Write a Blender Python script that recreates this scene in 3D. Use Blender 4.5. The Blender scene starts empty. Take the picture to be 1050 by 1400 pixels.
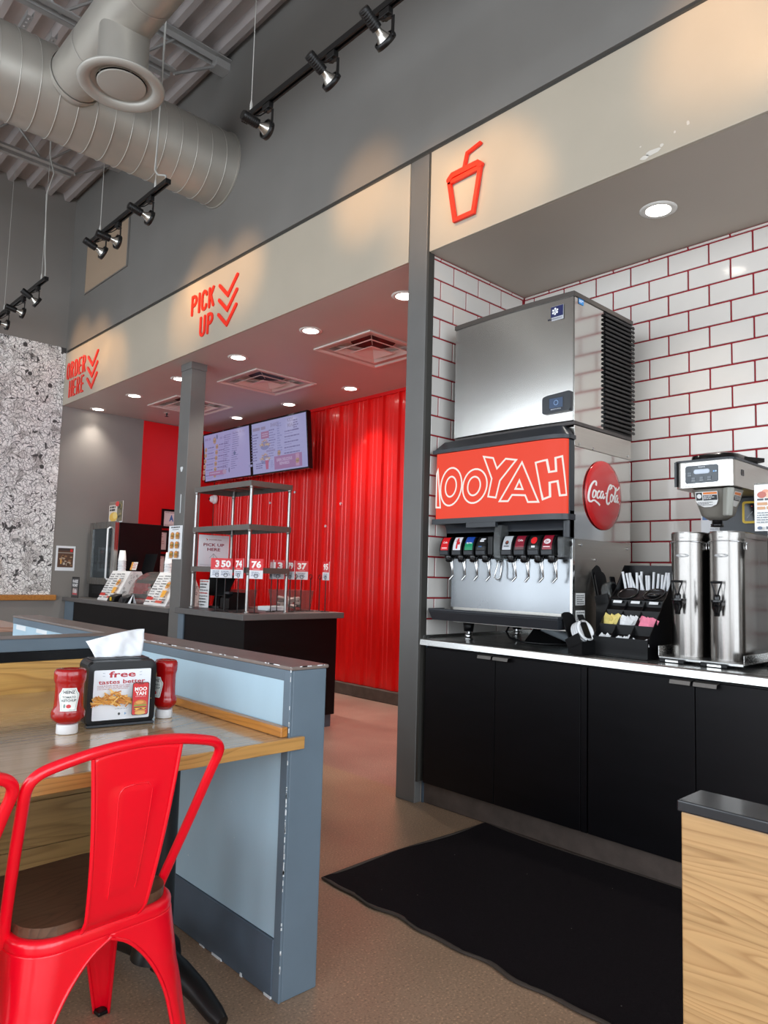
import bpy, bmesh, math, random
import numpy as np
from mathutils import Vector, Matrix
random.seed(7)
PI = math.pi
sc = bpy.context.scene
col = sc.collection

# ------------------------------------------------------------------ camera
cam_d = bpy.data.cameras.new('camera')
cam = bpy.data.objects.new('camera', cam_d); col.objects.link(cam); sc.camera = cam
cam_d.sensor_fit = 'HORIZONTAL'; cam_d.sensor_width = 36.0
cam_d.lens = 989.35 * 36.0 / 1050.0
cam_d.clip_start = 0.02; cam_d.clip_end = 200
yaw, pitch, roll = (math.radians(a) for a in (43.279, 5.0158, 1.5795))
fwd = Vector((math.sin(yaw)*math.cos(pitch), math.cos(yaw)*math.cos(pitch), math.sin(pitch)))
rgt = Vector((math.cos(yaw), -math.sin(yaw), 0)); up = rgt.cross(fwd)
c_, s_ = math.cos(roll), math.sin(roll)
r2, u2 = rgt*c_ + up*s_, up*c_ - rgt*s_
M = Matrix.Identity(4)
for i in range(3):
    M[i][0], M[i][1], M[i][2] = r2[i], u2[i], -fwd[i]
M.translation = Vector((0, 0, 1.25))
cam.matrix_world = M

# ------------------------------------------------------------------ world / exposure / large lights
sc.view_settings.view_transform = 'Standard'
sc.view_settings.look = 'None'
sc.view_settings.gamma = 1.0
sc.view_settings.use_curve_mapping = False
sc.view_settings.exposure = 0.0
w = bpy.data.worlds.new('sky'); sc.world = w; w.use_nodes = True
bg = w.node_tree.nodes['Background']
bg.inputs[0].default_value = (0.84, 0.92, 1.0, 1); bg.inputs[1].default_value = 5.6
try:
    sc.cycles.max_bounces = 8; sc.cycles.diffuse_bounces = 5; sc.cycles.glossy_bounces = 4
    sc.cycles.transmission_bounces = 6; sc.cycles.transparent_max_bounces = 8
    sc.cycles.caustics_reflective = False; sc.cycles.caustics_refractive = False
    sc.cycles.use_denoising = True
    sc.cycles.sample_clamp_indirect = 6.0
except Exception:
    pass

def light(name, kind, loc, energy, color, size=0.1, direction=None, spot=None, blend=0.5, size_y=None):
    d = bpy.data.lights.new(name, kind); d.energy = energy; d.color = color
    if kind == 'AREA':
        d.size = size
        if size_y: d.shape = 'RECTANGLE'; d.size_y = size_y
    else:
        d.shadow_soft_size = size
    if kind == 'SPOT':
        d.spot_size = spot; d.spot_blend = blend
    o = bpy.data.objects.new(name, d); col.objects.link(o); o.location = loc
    if direction is not None:
        o.rotation_euler = Vector(direction).to_track_quat('-Z', 'Y').to_euler()
    return o

# sky portals in the window openings of the south and west walls (daylight comes from the sky itself)
SOUTH_WIN = [(-4.2, -2.3), (-2.15, -0.45), (-0.3, 1.3), (1.45, 2.85)]
WEST_WIN = [(-2.6, -0.9), (-0.7, 1.0), (1.2, 2.9), (3.1, 4.8), (5.0, 6.7), (6.9, 8.55)]
WZ0, WZ1 = 0.2, 4.3
for a, b in SOUTH_WIN:
    p = light('window_portal', 'AREA', ((a+b)/2, -3.5, (WZ0+WZ1)/2), 1, (1, 1, 1), b-a, (0, 1, 0), size_y=WZ1-WZ0)
    p.data.cycles.is_portal = True
for a, b in WEST_WIN:
    p = light('window_portal', 'AREA', (-4.5, (a+b)/2, (WZ0+WZ1)/2), 1, (1, 1, 1), b-a, (1, 0, 0), size_y=WZ1-WZ0)
    p.data.cycles.is_portal = True

# ------------------------------------------------------------------ materials
def s2l(c):
    return tuple(((x/255.0)/12.92 if x/255.0 <= 0.04045 else ((x/255.0+0.055)/1.055)**2.4) for x in c)

def nt(name):
    m = bpy.data.materials.new(name); m.use_nodes = True
    n = m.node_tree.nodes; l = m.node_tree.links
    return m, n, l, n['Principled BSDF']

def add_coord(n, l, scale=(1, 1, 1)):
    tc = n.new('ShaderNodeTexCoord'); mp = n.new('ShaderNodeMapping')
    mp.inputs['Scale'].default_value = scale
    l.new(tc.outputs['Object'], mp.inputs['Vector'])
    return mp.outputs['Vector']

def ramp(n, l, fac, stops):
    r = n.new('ShaderNodeValToRGB'); cr = r.color_ramp
    while len(cr.elements) < len(stops): cr.elements.new(0.5)
    for e, (p, c) in zip(cr.elements, stops):
        e.position = p; e.color = (*c, 1) if len(c) == 3 else c
    l.new(fac, r.inputs[0]); return r.outputs[0]

def mat(name, rgb, rough=0.5, metal=0.0, var=0.0, vscale=4.0, bump=0.0, bscale=60.0, coat=0.0, stretch=(1, 1, 1),
        emit=None, estr=0.0, trans=0.0, ior=1.45, alpha=1.0, rvar=0.0, spec=0.5):
    m, n, l, b = nt(name)
    c = s2l(rgb)
    b.inputs['Base Color'].default_value = (*c, 1)
    b.inputs['Roughness'].default_value = rough
    b.inputs['Metallic'].default_value = metal
    b.inputs['Coat Weight'].default_value = coat
    b.inputs['Coat Roughness'].default_value = 0.08
    b.inputs['Specular IOR Level'].default_value = spec
    b.inputs['IOR'].default_value = ior
    b.inputs['Transmission Weight'].default_value = trans
    b.inputs['Alpha'].default_value = alpha
    if emit:
        b.inputs['Emission Color'].default_value = (*s2l(emit), 1); b.inputs['Emission Strength'].default_value = estr
    if var > 0 or rvar > 0:
        v = add_coord(n, l, stretch)
        t = n.new('ShaderNodeTexNoise'); t.inputs['Scale'].default_value = vscale; t.inputs['Detail'].default_value = 6
        l.new(v, t.inputs['Vector'])
        if var > 0:
            lo = tuple(x*(1-var) for x in c); hi = tuple(min(1, x*(1+var)) for x in c)
            l.new(ramp(n, l, t.outputs['Fac'], [(0.3, lo), (0.7, hi)]), b.inputs['Base Color'])
        if rvar > 0:
            mr = n.new('ShaderNodeMapRange'); mr.inputs['From Min'].default_value = 0.3; mr.inputs['From Max'].default_value = 0.7
            mr.inputs['To Min'].default_value = max(0.02, rough-rvar); mr.inputs['To Max'].default_value = min(1, rough+rvar)
            l.new(t.outputs['Fac'], mr.inputs['Value']); l.new(mr.outputs[0], b.inputs['Roughness'])
    if bump > 0:
        v = add_coord(n, l, stretch)
        t = n.new('ShaderNodeTexNoise'); t.inputs['Scale'].default_value = bscale; t.inputs['Detail'].default_value = 4
        l.new(v, t.inputs['Vector'])
        bp = n.new('ShaderNodeBump'); bp.inputs['Strength'].default_value = bump; bp.inputs['Distance'].default_value = 0.004
        l.new(t.outputs['Fac'], bp.inputs['Height']); l.new(bp.outputs[0], b.inputs['Normal'])
    return m

def wood(name, c1, c2, axis='X', scale=1.0, rough=0.35, coat=0.3, rings=9.0, line=0.55):
    """oak: broad cathedral rings drawn as thin darker lines over fine pores"""
    m, n, l, b = nt(name)
    st = {'X': (0.55, 4.2, 4.2), 'Y': (4.2, 0.55, 4.2), 'Z': (4.2, 4.2, 0.55)}[axis]
    v = add_coord(n, l, tuple(q*scale for q in st))
    t = n.new('ShaderNodeTexNoise'); t.inputs['Scale'].default_value = 1.0; t.inputs['Detail'].default_value = 1.5
    t.inputs['Distortion'].default_value = 0.35
    l.new(v, t.inputs['Vector'])
    wv = n.new('ShaderNodeMath'); wv.operation = 'MULTIPLY'; wv.inputs[1].default_value = rings*2.2
    l.new(t.outputs['Fac'], wv.inputs[0])
    fr = n.new('ShaderNodeMath'); fr.operation = 'FRACT'; l.new(wv.outputs[0], fr.inputs[0])
    a_, d_ = s2l(c1), s2l(c2)
    mid = tuple(x*(1-line*0.5)+y*line*0.5 for x, y in zip(a_, d_)); lo = tuple(x*(1-line)+y*line for x, y in zip(a_, d_))
    ringc = ramp(n, l, fr.outputs[0], [(0.0, lo), (0.10, mid), (0.35, a_), (0.85, tuple(min(1, x*1.05) for x in a_)), (0.97, lo)])
    st2 = {'X': (3, 90, 90), 'Y': (90, 3, 90), 'Z': (90, 90, 3)}[axis]
    v2 = add_coord(n, l, st2)
    fine = n.new('ShaderNodeTexNoise'); fine.inputs['Scale'].default_value = 1.0; fine.inputs['Detail'].default_value = 4
    l.new(v2, fine.inputs['Vector'])
    fc = ramp(n, l, fine.outputs['Fac'], [(0.3, (0.80, 0.78, 0.74)), (0.5, (1, 1, 1)), (0.7, (1.06, 1.05, 1.04))])
    mm = n.new('ShaderNodeMix'); mm.data_type = 'RGBA'; mm.blend_type = 'MULTIPLY'; mm.inputs[0].default_value = 1
    l.new(ringc, mm.inputs[6]); l.new(fc, mm.inputs[7]); l.new(mm.outputs[2], b.inputs['Base Color'])
    b.inputs['Roughness'].default_value = rough; b.inputs['Coat Weight'].default_value = coat
    b.inputs['Coat Roughness'].default_value = 0.1
    return m

def brushed(name, rgb, rough=0.28, axis='Y', var=0.08, aniso=0.0):
    st = {'X': (1.5, 160, 160), 'Y': (160, 1.5, 160), 'Z': (160, 160, 1.5)}[axis]
    m = mat(name, rgb, rough, 1.0, var*0.4, 1.0, 0.012, 1.0, stretch=st, rvar=0.025)
    return m

# print material: reads the flat print colours of a sheet
def print_mat(name, rough=0.5, emis=0.0, coat=0.0):
    m, n, l, b = nt(name)
    if emis > 0: b.inputs['Specular IOR Level'].default_value = 0.25
    at = n.new('ShaderNodeAttribute'); at.attribute_name = 'Col'
    l.new(at.outputs['Color'], b.inputs['Base Color'])
    b.inputs['Roughness'].default_value = rough
    b.inputs['Coat Weight'].default_value = coat
    if emis > 0:
        b.inputs['Base Color'].default_value = (0.01, 0.01, 0.01, 1)
        l.remove(b.inputs['Base Color'].links[0])
        l.new(at.outputs['Color'], b.inputs['Emission Color']); b.inputs['Emission Strength'].default_value = emis
    return m

MT = {}
MT['grey_wall'] = mat('grey_wall_paint', (118, 115, 111), 0.55, 0, 0.04, 2.0, 0.05, 200)
MT['inner_wall'] = mat('pale_window_wall_paint', (206, 204, 199), 0.6)
MT['far_wall'] = mat('far_wall_paint', (136, 131, 126), 0.5, 0, 0.04, 2.0, 0.05, 200)
MT['beige'] = mat('beige_panel_paint', (176, 166, 150), 0.38, 0, 0.03, 3.0, 0.03, 150)
MT['column'] = mat('column_grey_paint', (104, 103, 101), 0.4, 0, 0.05, 5, 0.04, 120)
MT['dark_gap'] = mat('dark_reveal', (58, 56, 52), 0.6)
MT['soffit'] = mat('soffit_paint', (190, 182, 176), 0.45, 0, 0.03, 2, 0.03, 150)
MT['soffit2'] = mat('alcove_soffit_paint', (178, 168, 157), 0.45, 0, 0.03, 2, 0.03, 150)
MT['red_paint'] = mat('red_wall_paint', (226, 22, 26), 0.4, 0, 0.03, 3)
MT['red_metal'] = mat('red_corrugated_metal', (226, 20, 18), 0.33, 0.0, 0.05, 3, 0.0, coat=0.3)
MT['red_chair'] = mat('red_chair_enamel', (238, 8, 34), 0.28, 0, 0.04, 6, 0.02, 60, coat=0.4)
MT['concrete_base'] = mat('concrete_base', (84, 73, 67), 0.6, 0, 0.2, 12, 0.2, 80)
MT['deck'] = mat('deck_metal', (186, 177, 174), 0.5, 0.35, 0.08, 2)
MT['joist'] = mat('joist_steel', (166, 163, 160), 0.5, 0.3, 0.08, 6)
MT['duct'] = mat('galvanised_duct', (176, 171, 162), 0.42, 0.5, 0.08, 2.0, 0.03, 20, rvar=0.08)
MT['duct_seam'] = mat('duct_seam_metal', (192, 188, 180), 0.4, 0.5)
MT['diffuser'] = mat('diffuser_paint', (172, 168, 160), 0.4, 0.2)
MT['black'] = mat('black_plastic', (10, 10, 12), 0.34, 0, 0.1, 20, spec=0.32)
MT['black_gloss'] = mat('black_gloss_plastic', (14, 14, 16), 0.18)
MT['black_metal'] = mat('black_metal', (24, 23, 23), 0.4, 0.2)
MT['charcoal'] = mat('charcoal_plastic', (44, 47, 52), 0.35, 0, 0.05, 8, 0.05, 300)
MT['black_cab'] = mat('black_cabinet_laminate', (9, 8, 11), 0.4, 0, 0.25, 3, 0.03, 80, stretch=(1, 1, 6), spec=0.28)
MT['counter_grey'] = mat('grey_countertop', (96, 94, 93), 0.4, 0, 0.06, 20)
MT['knee_blue'] = mat('knee_wall_blue_grey', (176, 203, 218), 0.45, 0, 0.07, 3, 0.05, 90, stretch=(1, 1, 0.5))
MT['knee_frame'] = mat('knee_wall_slate_paint', (100, 115, 127), 0.42, 0, 0.06, 5, 0.05, 90)
MT['knee_cap'] = mat('knee_wall_cap_paint', (126, 114, 108), 0.35, 0, 0.12, 9, 0.03, 60)
MT['chip'] = mat('bare_plaster_chip', (226, 230, 232), 0.7)
MT['slate_base'] = mat('slate_skirting', (84, 97, 110), 0.5, 0, 0.1, 8, 0.05, 60)
MT['steel'] = brushed('brushed_steel', (198, 198, 196), 0.26, 'Y')
MT['steel_z'] = brushed('brushed_steel_vertical', (176, 175, 172), 0.26, 'Z')
MT['steel_x'] = brushed('brushed_steel_side', (190, 186, 180), 0.3, 'X')
MT['steel_pol'] = mat('polished_steel', (212, 210, 207), 0.1, 1.0, 0.03, 2)
MT['chrome'] = mat('chrome', (200, 200, 200), 0.12, 1.0)
MT['post_steel'] = mat('rack_post_steel', (150, 148, 146), 0.3, 1.0)
MT['steel_splash'] = mat('splash_plate_steel', (138, 141, 144), 0.24, 1.0, 0.04, 3, stretch=(1, 1, 0.3), rvar=0.05)
MT['steel_front'] = mat('ice_machine_front_steel', (206, 204, 200), 0.24, 1.0, 0.0)
def _aniso(m, amt, rot):
    n = m.node_tree.nodes; l = m.node_tree.links; b = n['Principled BSDF']
    tg = n.new('ShaderNodeTangent'); tg.direction_type = 'RADIAL'; tg.axis = 'Z'
    l.new(tg.outputs[0], b.inputs['Tangent']); b.inputs['Anisotropic'].default_value = amt; b.inputs['Anisotropic Rotation'].default_value = rot
_aniso(MT['steel_front'], 0.85, 0.0)
MT['shelf_steel'] = mat('shelf_steel', (128, 124, 120), 0.36, 0.75, 0.06, 8)
MT['tile'] = mat('white_glazed_tile', (214, 209, 203), 0.13, 0, 0.025, 3, 0.0, coat=0.2)
MT['grout'] = mat('red_grout', (152, 28, 42), 0.8)
MT['sign_red'] = mat('red_acrylic_letters', (236, 48, 30), 0.35)
MT['lens'] = mat('lamp_lens', (255, 250, 240), 0.3, emit=(255, 246, 232), estr=14.0)
MT['white_trim'] = mat('white_trim', (225, 223, 218), 0.4)
MT['vent_white'] = mat('vent_white_paint', (226, 216, 210), 0.4)
MT['white'] = mat('white_plastic', (232, 234, 236), 0.35)
MT['paper'] = mat('white_paper', (236, 238, 241), 0.7)
MT['wood_table'] = wood('oak_table', (190, 160, 122), (152, 122, 84), 'X', 0.9, 0.2, 0.7)
MT['wood_edge'] = wood('oak_table_edge', (190, 142, 80), (140, 98, 50), 'X', 1.6, 0.35, 0.3)
MT['wood_rail'] = wood('oak_rail', (186, 124, 56), (150, 92, 36), 'Y', 1.2, 0.35, 0.3)
MT['wood_panel'] = wood('oak_panel', (206, 160, 90), (150, 100, 44), 'X', 1.0, 0.4, 0.2)
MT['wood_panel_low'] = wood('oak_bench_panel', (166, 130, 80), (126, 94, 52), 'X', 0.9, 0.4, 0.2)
MT['wood_div'] = wood('oak_divider_panel', (188, 150, 102), (148, 106, 62), 'Y', 2.1, 0.38, 0.2)
MT['seat_wood'] = wood('dark_seat_wood', (96, 70, 52), (64, 46, 34), 'X', 2.4, 0.42, 0.1)
MT['scuff'] = mat('scuffed_filler', (206, 200, 190), 0.6)
MT['rubber'] = mat('mat_rubber_edge', (62, 54, 48), 0.7, 0, 0.1, 20)
MT['carpet'] = mat('black_mat_carpet', (24, 19, 22), 0.95, 0, 0.35, 180, 1.0, 400, spec=0.15)
def _lint():
    m = MT['carpet']; n = m.node_tree.nodes; l = m.node_tree.links; b = n['Principled BSDF']
    src = b.inputs['Base Color'].links[0].from_socket
    v = add_coord(n, l); t = n.new('ShaderNodeTexVoronoi'); t.inputs['Scale'].default_value = 26; l.new(v, t.inputs['Vector'])
    r = n.new('ShaderNodeMapRange'); r.inputs['From Min'].default_value = 0.06; r.inputs['From Max'].default_value = 0.045; l.new(t.outputs['Distance'], r.inputs['Value'])
    sp = n.new('ShaderNodeSeparateColor'); l.new(t.outputs['Color'], sp.inputs[0])
    g = n.new('ShaderNodeMath'); g.operation = 'GREATER_THAN'; g.inputs[1].default_value = 0.82; l.new(sp.outputs[0], g.inputs[0])
    k = n.new('ShaderNodeMath'); k.operation = 'MULTIPLY'; l.new(r.outputs[0], k.inputs[0]); l.new(g.outputs[0], k.inputs[1])
    mx = n.new('ShaderNodeMix'); mx.data_type = 'RGBA'; l.new(k.outputs[0], mx.inputs[0]); l.new(src, mx.inputs[6]); mx.inputs[7].default_value = (0.22, 0.2, 0.19, 1)
    l.new(mx.outputs[2], b.inputs['Base Color'])
_lint()
MT['ketchup'] = mat('ketchup_bottle_red', (158, 10, 12), 0.2, 0, 0.04, 6, coat=0.5)
MT['clear'] = mat('clear_plastic', (235, 240, 240), 0.08, 0, trans=0.92, ior=1.2)
MT['glass_dark'] = mat('fridge_glass', (150, 160, 165), 0.06, 0, trans=0.85, ior=1.15)
MT['funnel'] = mat('smoky_brew_funnel', (128, 124, 116), 0.3)
MT['screen_dark'] = mat('dark_screen', (10, 12, 18), 0.12)
MT['screen_blue'] = mat('blue_lcd', (40, 60, 90), 0.2, emit=(60, 90, 140), estr=0.5)
MT['yellow'] = mat('yellow_plastic', (226, 186, 40), 0.4)
MT['sugar_yellow'] = mat('yellow_packet_paper', (226, 206, 122), 0.6, 0, 0.15, 40)
MT['sugar_white'] = mat('white_packet_paper', (228, 228, 228), 0.6, 0, 0.1, 60)
MT['sugar_pink'] = mat('pink_packet_paper', (236, 130, 156), 0.6, 0, 0.12, 40)
MT['tea_red'] = mat('red_tea', (110, 22, 30), 0.15, coat=0.4)
MT['mud'] = mat('perforated_grille_paint', (168, 146, 124), 0.55, 0, 0.0, 3, 0.6, 260)
MT['wire'] = mat('pale_cable', (182, 180, 174), 0.45)
MT['print'] = print_mat('printed_paper', 0.45)
MT['print_gloss'] = print_mat('printed_gloss', 0.3, coat=0.15)
MT['print_screen'] = print_mat('lit_screen', 0.2, emis=0.62)
MT['print_lit'] = print_mat('backlit_sign_face', 0.45, emis=0.92)
MT['silver_bulb'] = mat('silver_reflector_bulb', (190, 186, 178), 0.25, 0.9)

# concrete floor: brown in the dining room, redder behind the serving line
def floor_mat():
    m, n, l, b = nt('stained_concrete_floor')
    tc = n.new('ShaderNodeTexCoord')
    sep = n.new('ShaderNodeSeparateXYZ'); l.new(tc.outputs['Object'], sep.inputs[0])
    no = n.new('ShaderNodeTexNoise'); no.inputs['Scale'].default_value = 1.1; no.inputs['Detail'].default_value = 8
    l.new(tc.outputs['Object'], no.inputs['Vector'])
    big = ramp(n, l, no.outputs['Fac'], [(0.3, s2l((134, 114, 96))), (0.5, s2l((158, 131, 107))), (0.72, s2l((172, 143, 118)))])
    no2 = n.new('ShaderNodeTexNoise'); no2.inputs['Scale'].default_value = 1.6; no2.inputs['Detail'].default_value = 8
    l.new(tc.outputs['Object'], no2.inputs['Vector'])
    red = ramp(n, l, no2.outputs['Fac'], [(0.3, s2l((146, 112, 100))), (0.7, s2l((170, 138, 124)))])
    gt = n.new('ShaderNodeMapRange'); gt.inputs['From Min'].default_value = 3.09; gt.inputs['From Max'].default_value = 3.12
    l.new(sep.outputs[0], gt.inputs['Value'])
    mx = n.new('ShaderNodeMix'); mx.data_type = 'RGBA'
    l.new(gt.outputs[0], mx.inputs[0]); l.new(big, mx.inputs[6]); l.new(red, mx.inputs[7])
    sp = n.new('ShaderNodeTexNoise'); sp.inputs['Scale'].default_value = 130; sp.inputs['Detail'].default_value = 2
    l.new(tc.outputs['Object'], sp.inputs['Vector'])
    spk = ramp(n, l, sp.outputs['Fac'], [(0.30, (0.62, 0.60, 0.58)), (0.45, (0.95, 0.95, 0.95)), (0.60, (1.0, 1.0, 1.0)), (0.70, (1.7, 1.6, 1.5))])
    mm = n.new('ShaderNodeMix'); mm.data_type = 'RGBA'; mm.blend_type = 'MULTIPLY'; mm.inputs[0].default_value = 1
    l.new(mx.outputs[2], mm.inputs[6]); l.new(spk, mm.inputs[7])
    l.new(mm.outputs[2], b.inputs['Base Color'])
    mr = n.new('ShaderNodeMapRange'); mr.inputs['To Min'].default_value = 0.22; mr.inputs['To Max'].default_value = 0.5
    l.new(no.outputs['Fac'], mr.inputs['Value']); l.new(mr.outputs[0], b.inputs['Roughness'])
    return m
MT['floor'] = floor_mat()

# black and white doodle wallpaper
def mural_mat():
    m, n, l, b = nt('doodle_wallpaper')
    v = add_coord(n, l, (1, 1, 1))
    nz = n.new('ShaderNodeTexNoise'); nz.inputs['Scale'].default_value = 7; nz.inputs['Detail'].default_value = 2
    l.new(v, nz.inputs['Vector'])
    off = n.new('ShaderNodeVectorMath'); off.operation = 'MULTIPLY_ADD'
    l.new(nz.outputs['Color'], off.inputs[0]); off.inputs[1].default_value = (0.16, 0.0, 0.16); l.new(v, off.inputs[2])
    def vor(scale, feat, vec=None):
        t = n.new('ShaderNodeTexVoronoi'); t.feature = feat; t.inputs['Scale'].default_value = scale
        l.new(vec or off.outputs[0], t.inputs['Vector']); return t
    def lt(sock, th, soft):
        r = n.new('ShaderNodeMapRange'); r.inputs['From Min'].default_value = th; r.inputs['From Max'].default_value = th+soft
        l.new(sock, r.inputs['Value']); return r.outputs[0]
    def mul(a, bb):
        k = n.new('ShaderNodeMath'); k.operation = 'MULTIPLY'; l.new(a, k.inputs[0]); l.new(bb, k.inputs[1]); return k.outputs[0]
    e1 = lt(vor(10.0, 'DISTANCE_TO_EDGE').outputs['Distance'], 0.004, 0.02)
    e2 = lt(vor(27.0, 'DISTANCE_TO_EDGE').outputs['Distance'], 0.0, 0.07)
    f = vor(14.0, 'F1')
    wv = n.new('ShaderNodeMath'); wv.operation = 'PINGPONG'; wv.inputs[1].default_value = 0.12
    l.new(f.outputs['Distance'], wv.inputs[0])
    rings = lt(wv.outputs[0], -0.004, 0.02)
    g = vor(4.2, 'F1', v)
    dots = lt(g.outputs['Distance'], 0.10, 0.02)
    nb = n.new('ShaderNodeTexNoise'); nb.inputs['Scale'].default_value = 11; nb.inputs['Detail'].default_value = 3; nb.inputs['Distortion'].default_value = 1.2
    l.new(v, nb.inputs['Vector'])
    blot = n.new('ShaderNodeMapRange'); blot.inputs['From Min'].default_value = 0.66; blot.inputs['From Max'].default_value = 0.63
    l.new(nb.outputs['Fac'], blot.inputs['Value'])
    k = mul(mul(e1, e2), mul(rings, mul(blot.outputs[0], dots)))
    tone = n.new('ShaderNodeTexVoronoi'); tone.inputs['Scale'].default_value = 11; l.new(off.outputs[0], tone.inputs['Vector'])
    tsep = n.new('ShaderNodeSeparateColor'); l.new(tone.outputs['Color'], tsep.inputs[0])
    base = ramp(n, l, tsep.outputs[0], [(0.0, s2l((196, 192, 189))), (0.25, s2l((232, 229, 226))), (0.5, s2l((250, 248, 246)))])
    mx = n.new('ShaderNodeMix'); mx.data_type = 'RGBA'
    l.new(k, mx.inputs[0]); mx.inputs[6].default_value = (*s2l((64, 62, 62)), 1); l.new(base, mx.inputs[7])
    l.new(mx.outputs[2], b.inputs['Base Color']); b.inputs['Roughness'].default_value = 0.6
    return m
MT['mural'] = mural_mat()

# ------------------------------------------------------------------ mesh helpers
class MB:
    """collects geometry, then links it as ONE mesh object"""
    def __init__(s):
        s.v = []; s.f = []; s.mi = []; s.sm = []; s.c = []
    def add(s, vs, fs, m=0, smooth=False, c=None):
        o = len(s.v); s.v += [tuple(p) for p in vs]
        for f in fs:
            s.f.append(tuple(i+o for i in f)); s.mi.append(m); s.sm.append(smooth); s.c.append(c)
        return s
    def box(s, x0, x1, y0, y1, z0, z1, m=0):
        v = [(x, y, z) for z in (z0, z1) for y in (y0, y1) for x in (x0, x1)]
        return s.add(v, [(0, 2, 3, 1), (4, 5, 7, 6), (0, 1, 5, 4), (2, 6, 7, 3), (0, 4, 6, 2), (1, 3, 7, 5)], m)
    def hexa(s, pts, m=0):   # 8 points: bottom 4 ccw, top 4 ccw
        return s.add(pts, [(3, 2, 1, 0), (4, 5, 6, 7), (0, 1, 5, 4), (1, 2, 6, 5), (2, 3, 7, 6), (3, 0, 4, 7)], m)
    def beam(s, a, b, w, h, m=0, upv=(0, 0, 1)):   # rectangular bar from a to b
        a, b = Vector(a), Vector(b); d = (b-a).normalized(); u = Vector(upv)
        if abs(d.dot(u)) > 0.99: u = Vector((1, 0, 0))
        x = d.cross(u).normalized(); y = x.cross(d).normalized()
        p = [a - x*w/2 - y*h/2, a + x*w/2 - y*h/2, a + x*w/2 + y*h/2, a - x*w/2 + y*h/2]
        q = [k + (b-a) for k in p]
        return s.add(p+q, [(3, 2, 1, 0), (4, 5, 6, 7), (0, 1, 5, 4), (1, 2, 6, 5), (2, 3, 7, 6), (3, 0, 4, 7)], m)
    def tube(s, path, r, n=8, m=0, closed=False, caps=True, r2=None, sy=1.0):
        P = [Vector(p) for p in path]; N = len(P)
        ts = []
        for i in range(N):
            a = P[(i-1) % N] if (closed or i > 0) else P[i]
            b = P[(i+1) % N] if (closed or i < N-1) else P[i]
            ts.append((b-a).normalized())
        u = Vector((0, 0, 1)) if abs(ts[0].z) < 0.9 else Vector((1, 0, 0))
        x = ts[0].cross(u).normalized(); rings = []
        for i in range(N):
            t = ts[i]; x = (x - t*x.dot(t)).normalized(); y = t.cross(x)
            rr = r if r2 is None else r + (r2-r)*i/(N-1)
            if isinstance(r, (list, tuple)): rr = r[i]
            rings.append([P[i] + x*rr*math.cos(2*PI*k/n) + y*rr*sy*math.sin(2*PI*k/n) for k in range(n)])
        vs = [p for q in rings for p in q]; fs = []
        for i in range(N if closed else N-1):
            j = (i+1) % N
            for k in range(n):
                k2 = (k+1) % n
                fs.append((i*n+k, i*n+k2, j*n+k2, j*n+k))
        s.add(vs, fs, m, True)
        if caps and not closed:
            s.add(rings[0], [tuple(reversed(range(n)))], m); s.add(rings[-1], [tuple(range(n))], m)
        return s
    def cyl(s, a, b, r, n=16, m=0, r2=None, caps=True):
        return s.tube([a, b], r, n, m, caps=caps, r2=r2)
    def lathe(s, prof, c=(0, 0, 0), n=24, m=0, sx=1.0, sy=1.0, axis='Z', arc=None, smooth=True):
        # prof: list of (r,z); None breaks the smoothing
        seg = [[]]
        for p in prof:
            if p is None: seg.append([seg[-1][-1]])
            else: seg[-1].append(p)
        for sg in seg:
            vs = []; fs = []
            for (r, z) in sg:
                for k in range(n):
                    a = 2*PI*k/n
                    x, y = r*math.cos(a)*sx, r*math.sin(a)*sy
                    q = (x, y, z) if axis == 'Z' else ((z, x, y) if axis == 'X' else (y, z, x))
                    vs.append((q[0]+c[0], q[1]+c[1], q[2]+c[2]))
            for i in range(len(sg)-1):
                for k in range(n):
                    k2 = (k+1) % n
                    fs.append((i*n+k, i*n+k2, (i+1)*n+k2, (i+1)*n+k))
            s.add(vs, fs, m, smooth)
        return s
    def disc(s, c, r, n=24, m=0, axis='Z', col=None, flip=False, sx=1.0, sy=1.0):
        vs = []
        for k in range(n):
            a = 2*PI*k/n; x, y = r*sx*math.cos(a), r*sy*math.sin(a)
            q = (x, y, 0) if axis == 'Z' else ((0, x, y) if axis == 'X' else (y, 0, x))
            vs.append((q[0]+c[0], q[1]+c[1], q[2]+c[2]))
        f = tuple(range(n)); f = tuple(reversed(f)) if flip else f
        return s.add(vs, [f], m, False, col)
    def prism(s, poly, fr, d0, d1, m=0, sides=True, smooth=False):
        # poly: 2D outline; fr(u,v,d) -> 3D
        n = len(poly)
        a = [fr(u, v, d0) for u, v in poly]; b = [fr(u, v, d1) for u, v in poly]
        s.add(a, [tuple(reversed(range(n)))], m); s.add(b, [tuple(range(n))], m)
        if sides: s.add(a+b, [(i, (i+1) % n, n+(i+1) % n, n+i) for i in range(n)], m, smooth)
        return s
    def xf(s, M):
        s.v = [tuple(M @ Vector(p)) for p in s.v]; return s
    def build(s, name, mats, parent=None, bevel=0, seg=2, shift=True, solid=0, sub=0, fix=True, angle=35):
        me = bpy.data.meshes.new(name)
        off = Vector((0, 0, 0))
        if parent is not None and shift:
            p = parent
            while p is not None: off += p.location; p = p.parent
        vs = s.v if off.length == 0 else [(p[0]-off.x, p[1]-off.y, p[2]-off.z) for p in s.v]
        me.from_pydata(vs, [], s.f)
        if not isinstance(mats, (list, tuple)): mats = [mats]
        for k in mats: me.materials.append(MT[k] if isinstance(k, str) else k)
        me.polygons.foreach_set('material_index', s.mi)
        me.polygons.foreach_set('use_smooth', s.sm)
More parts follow.
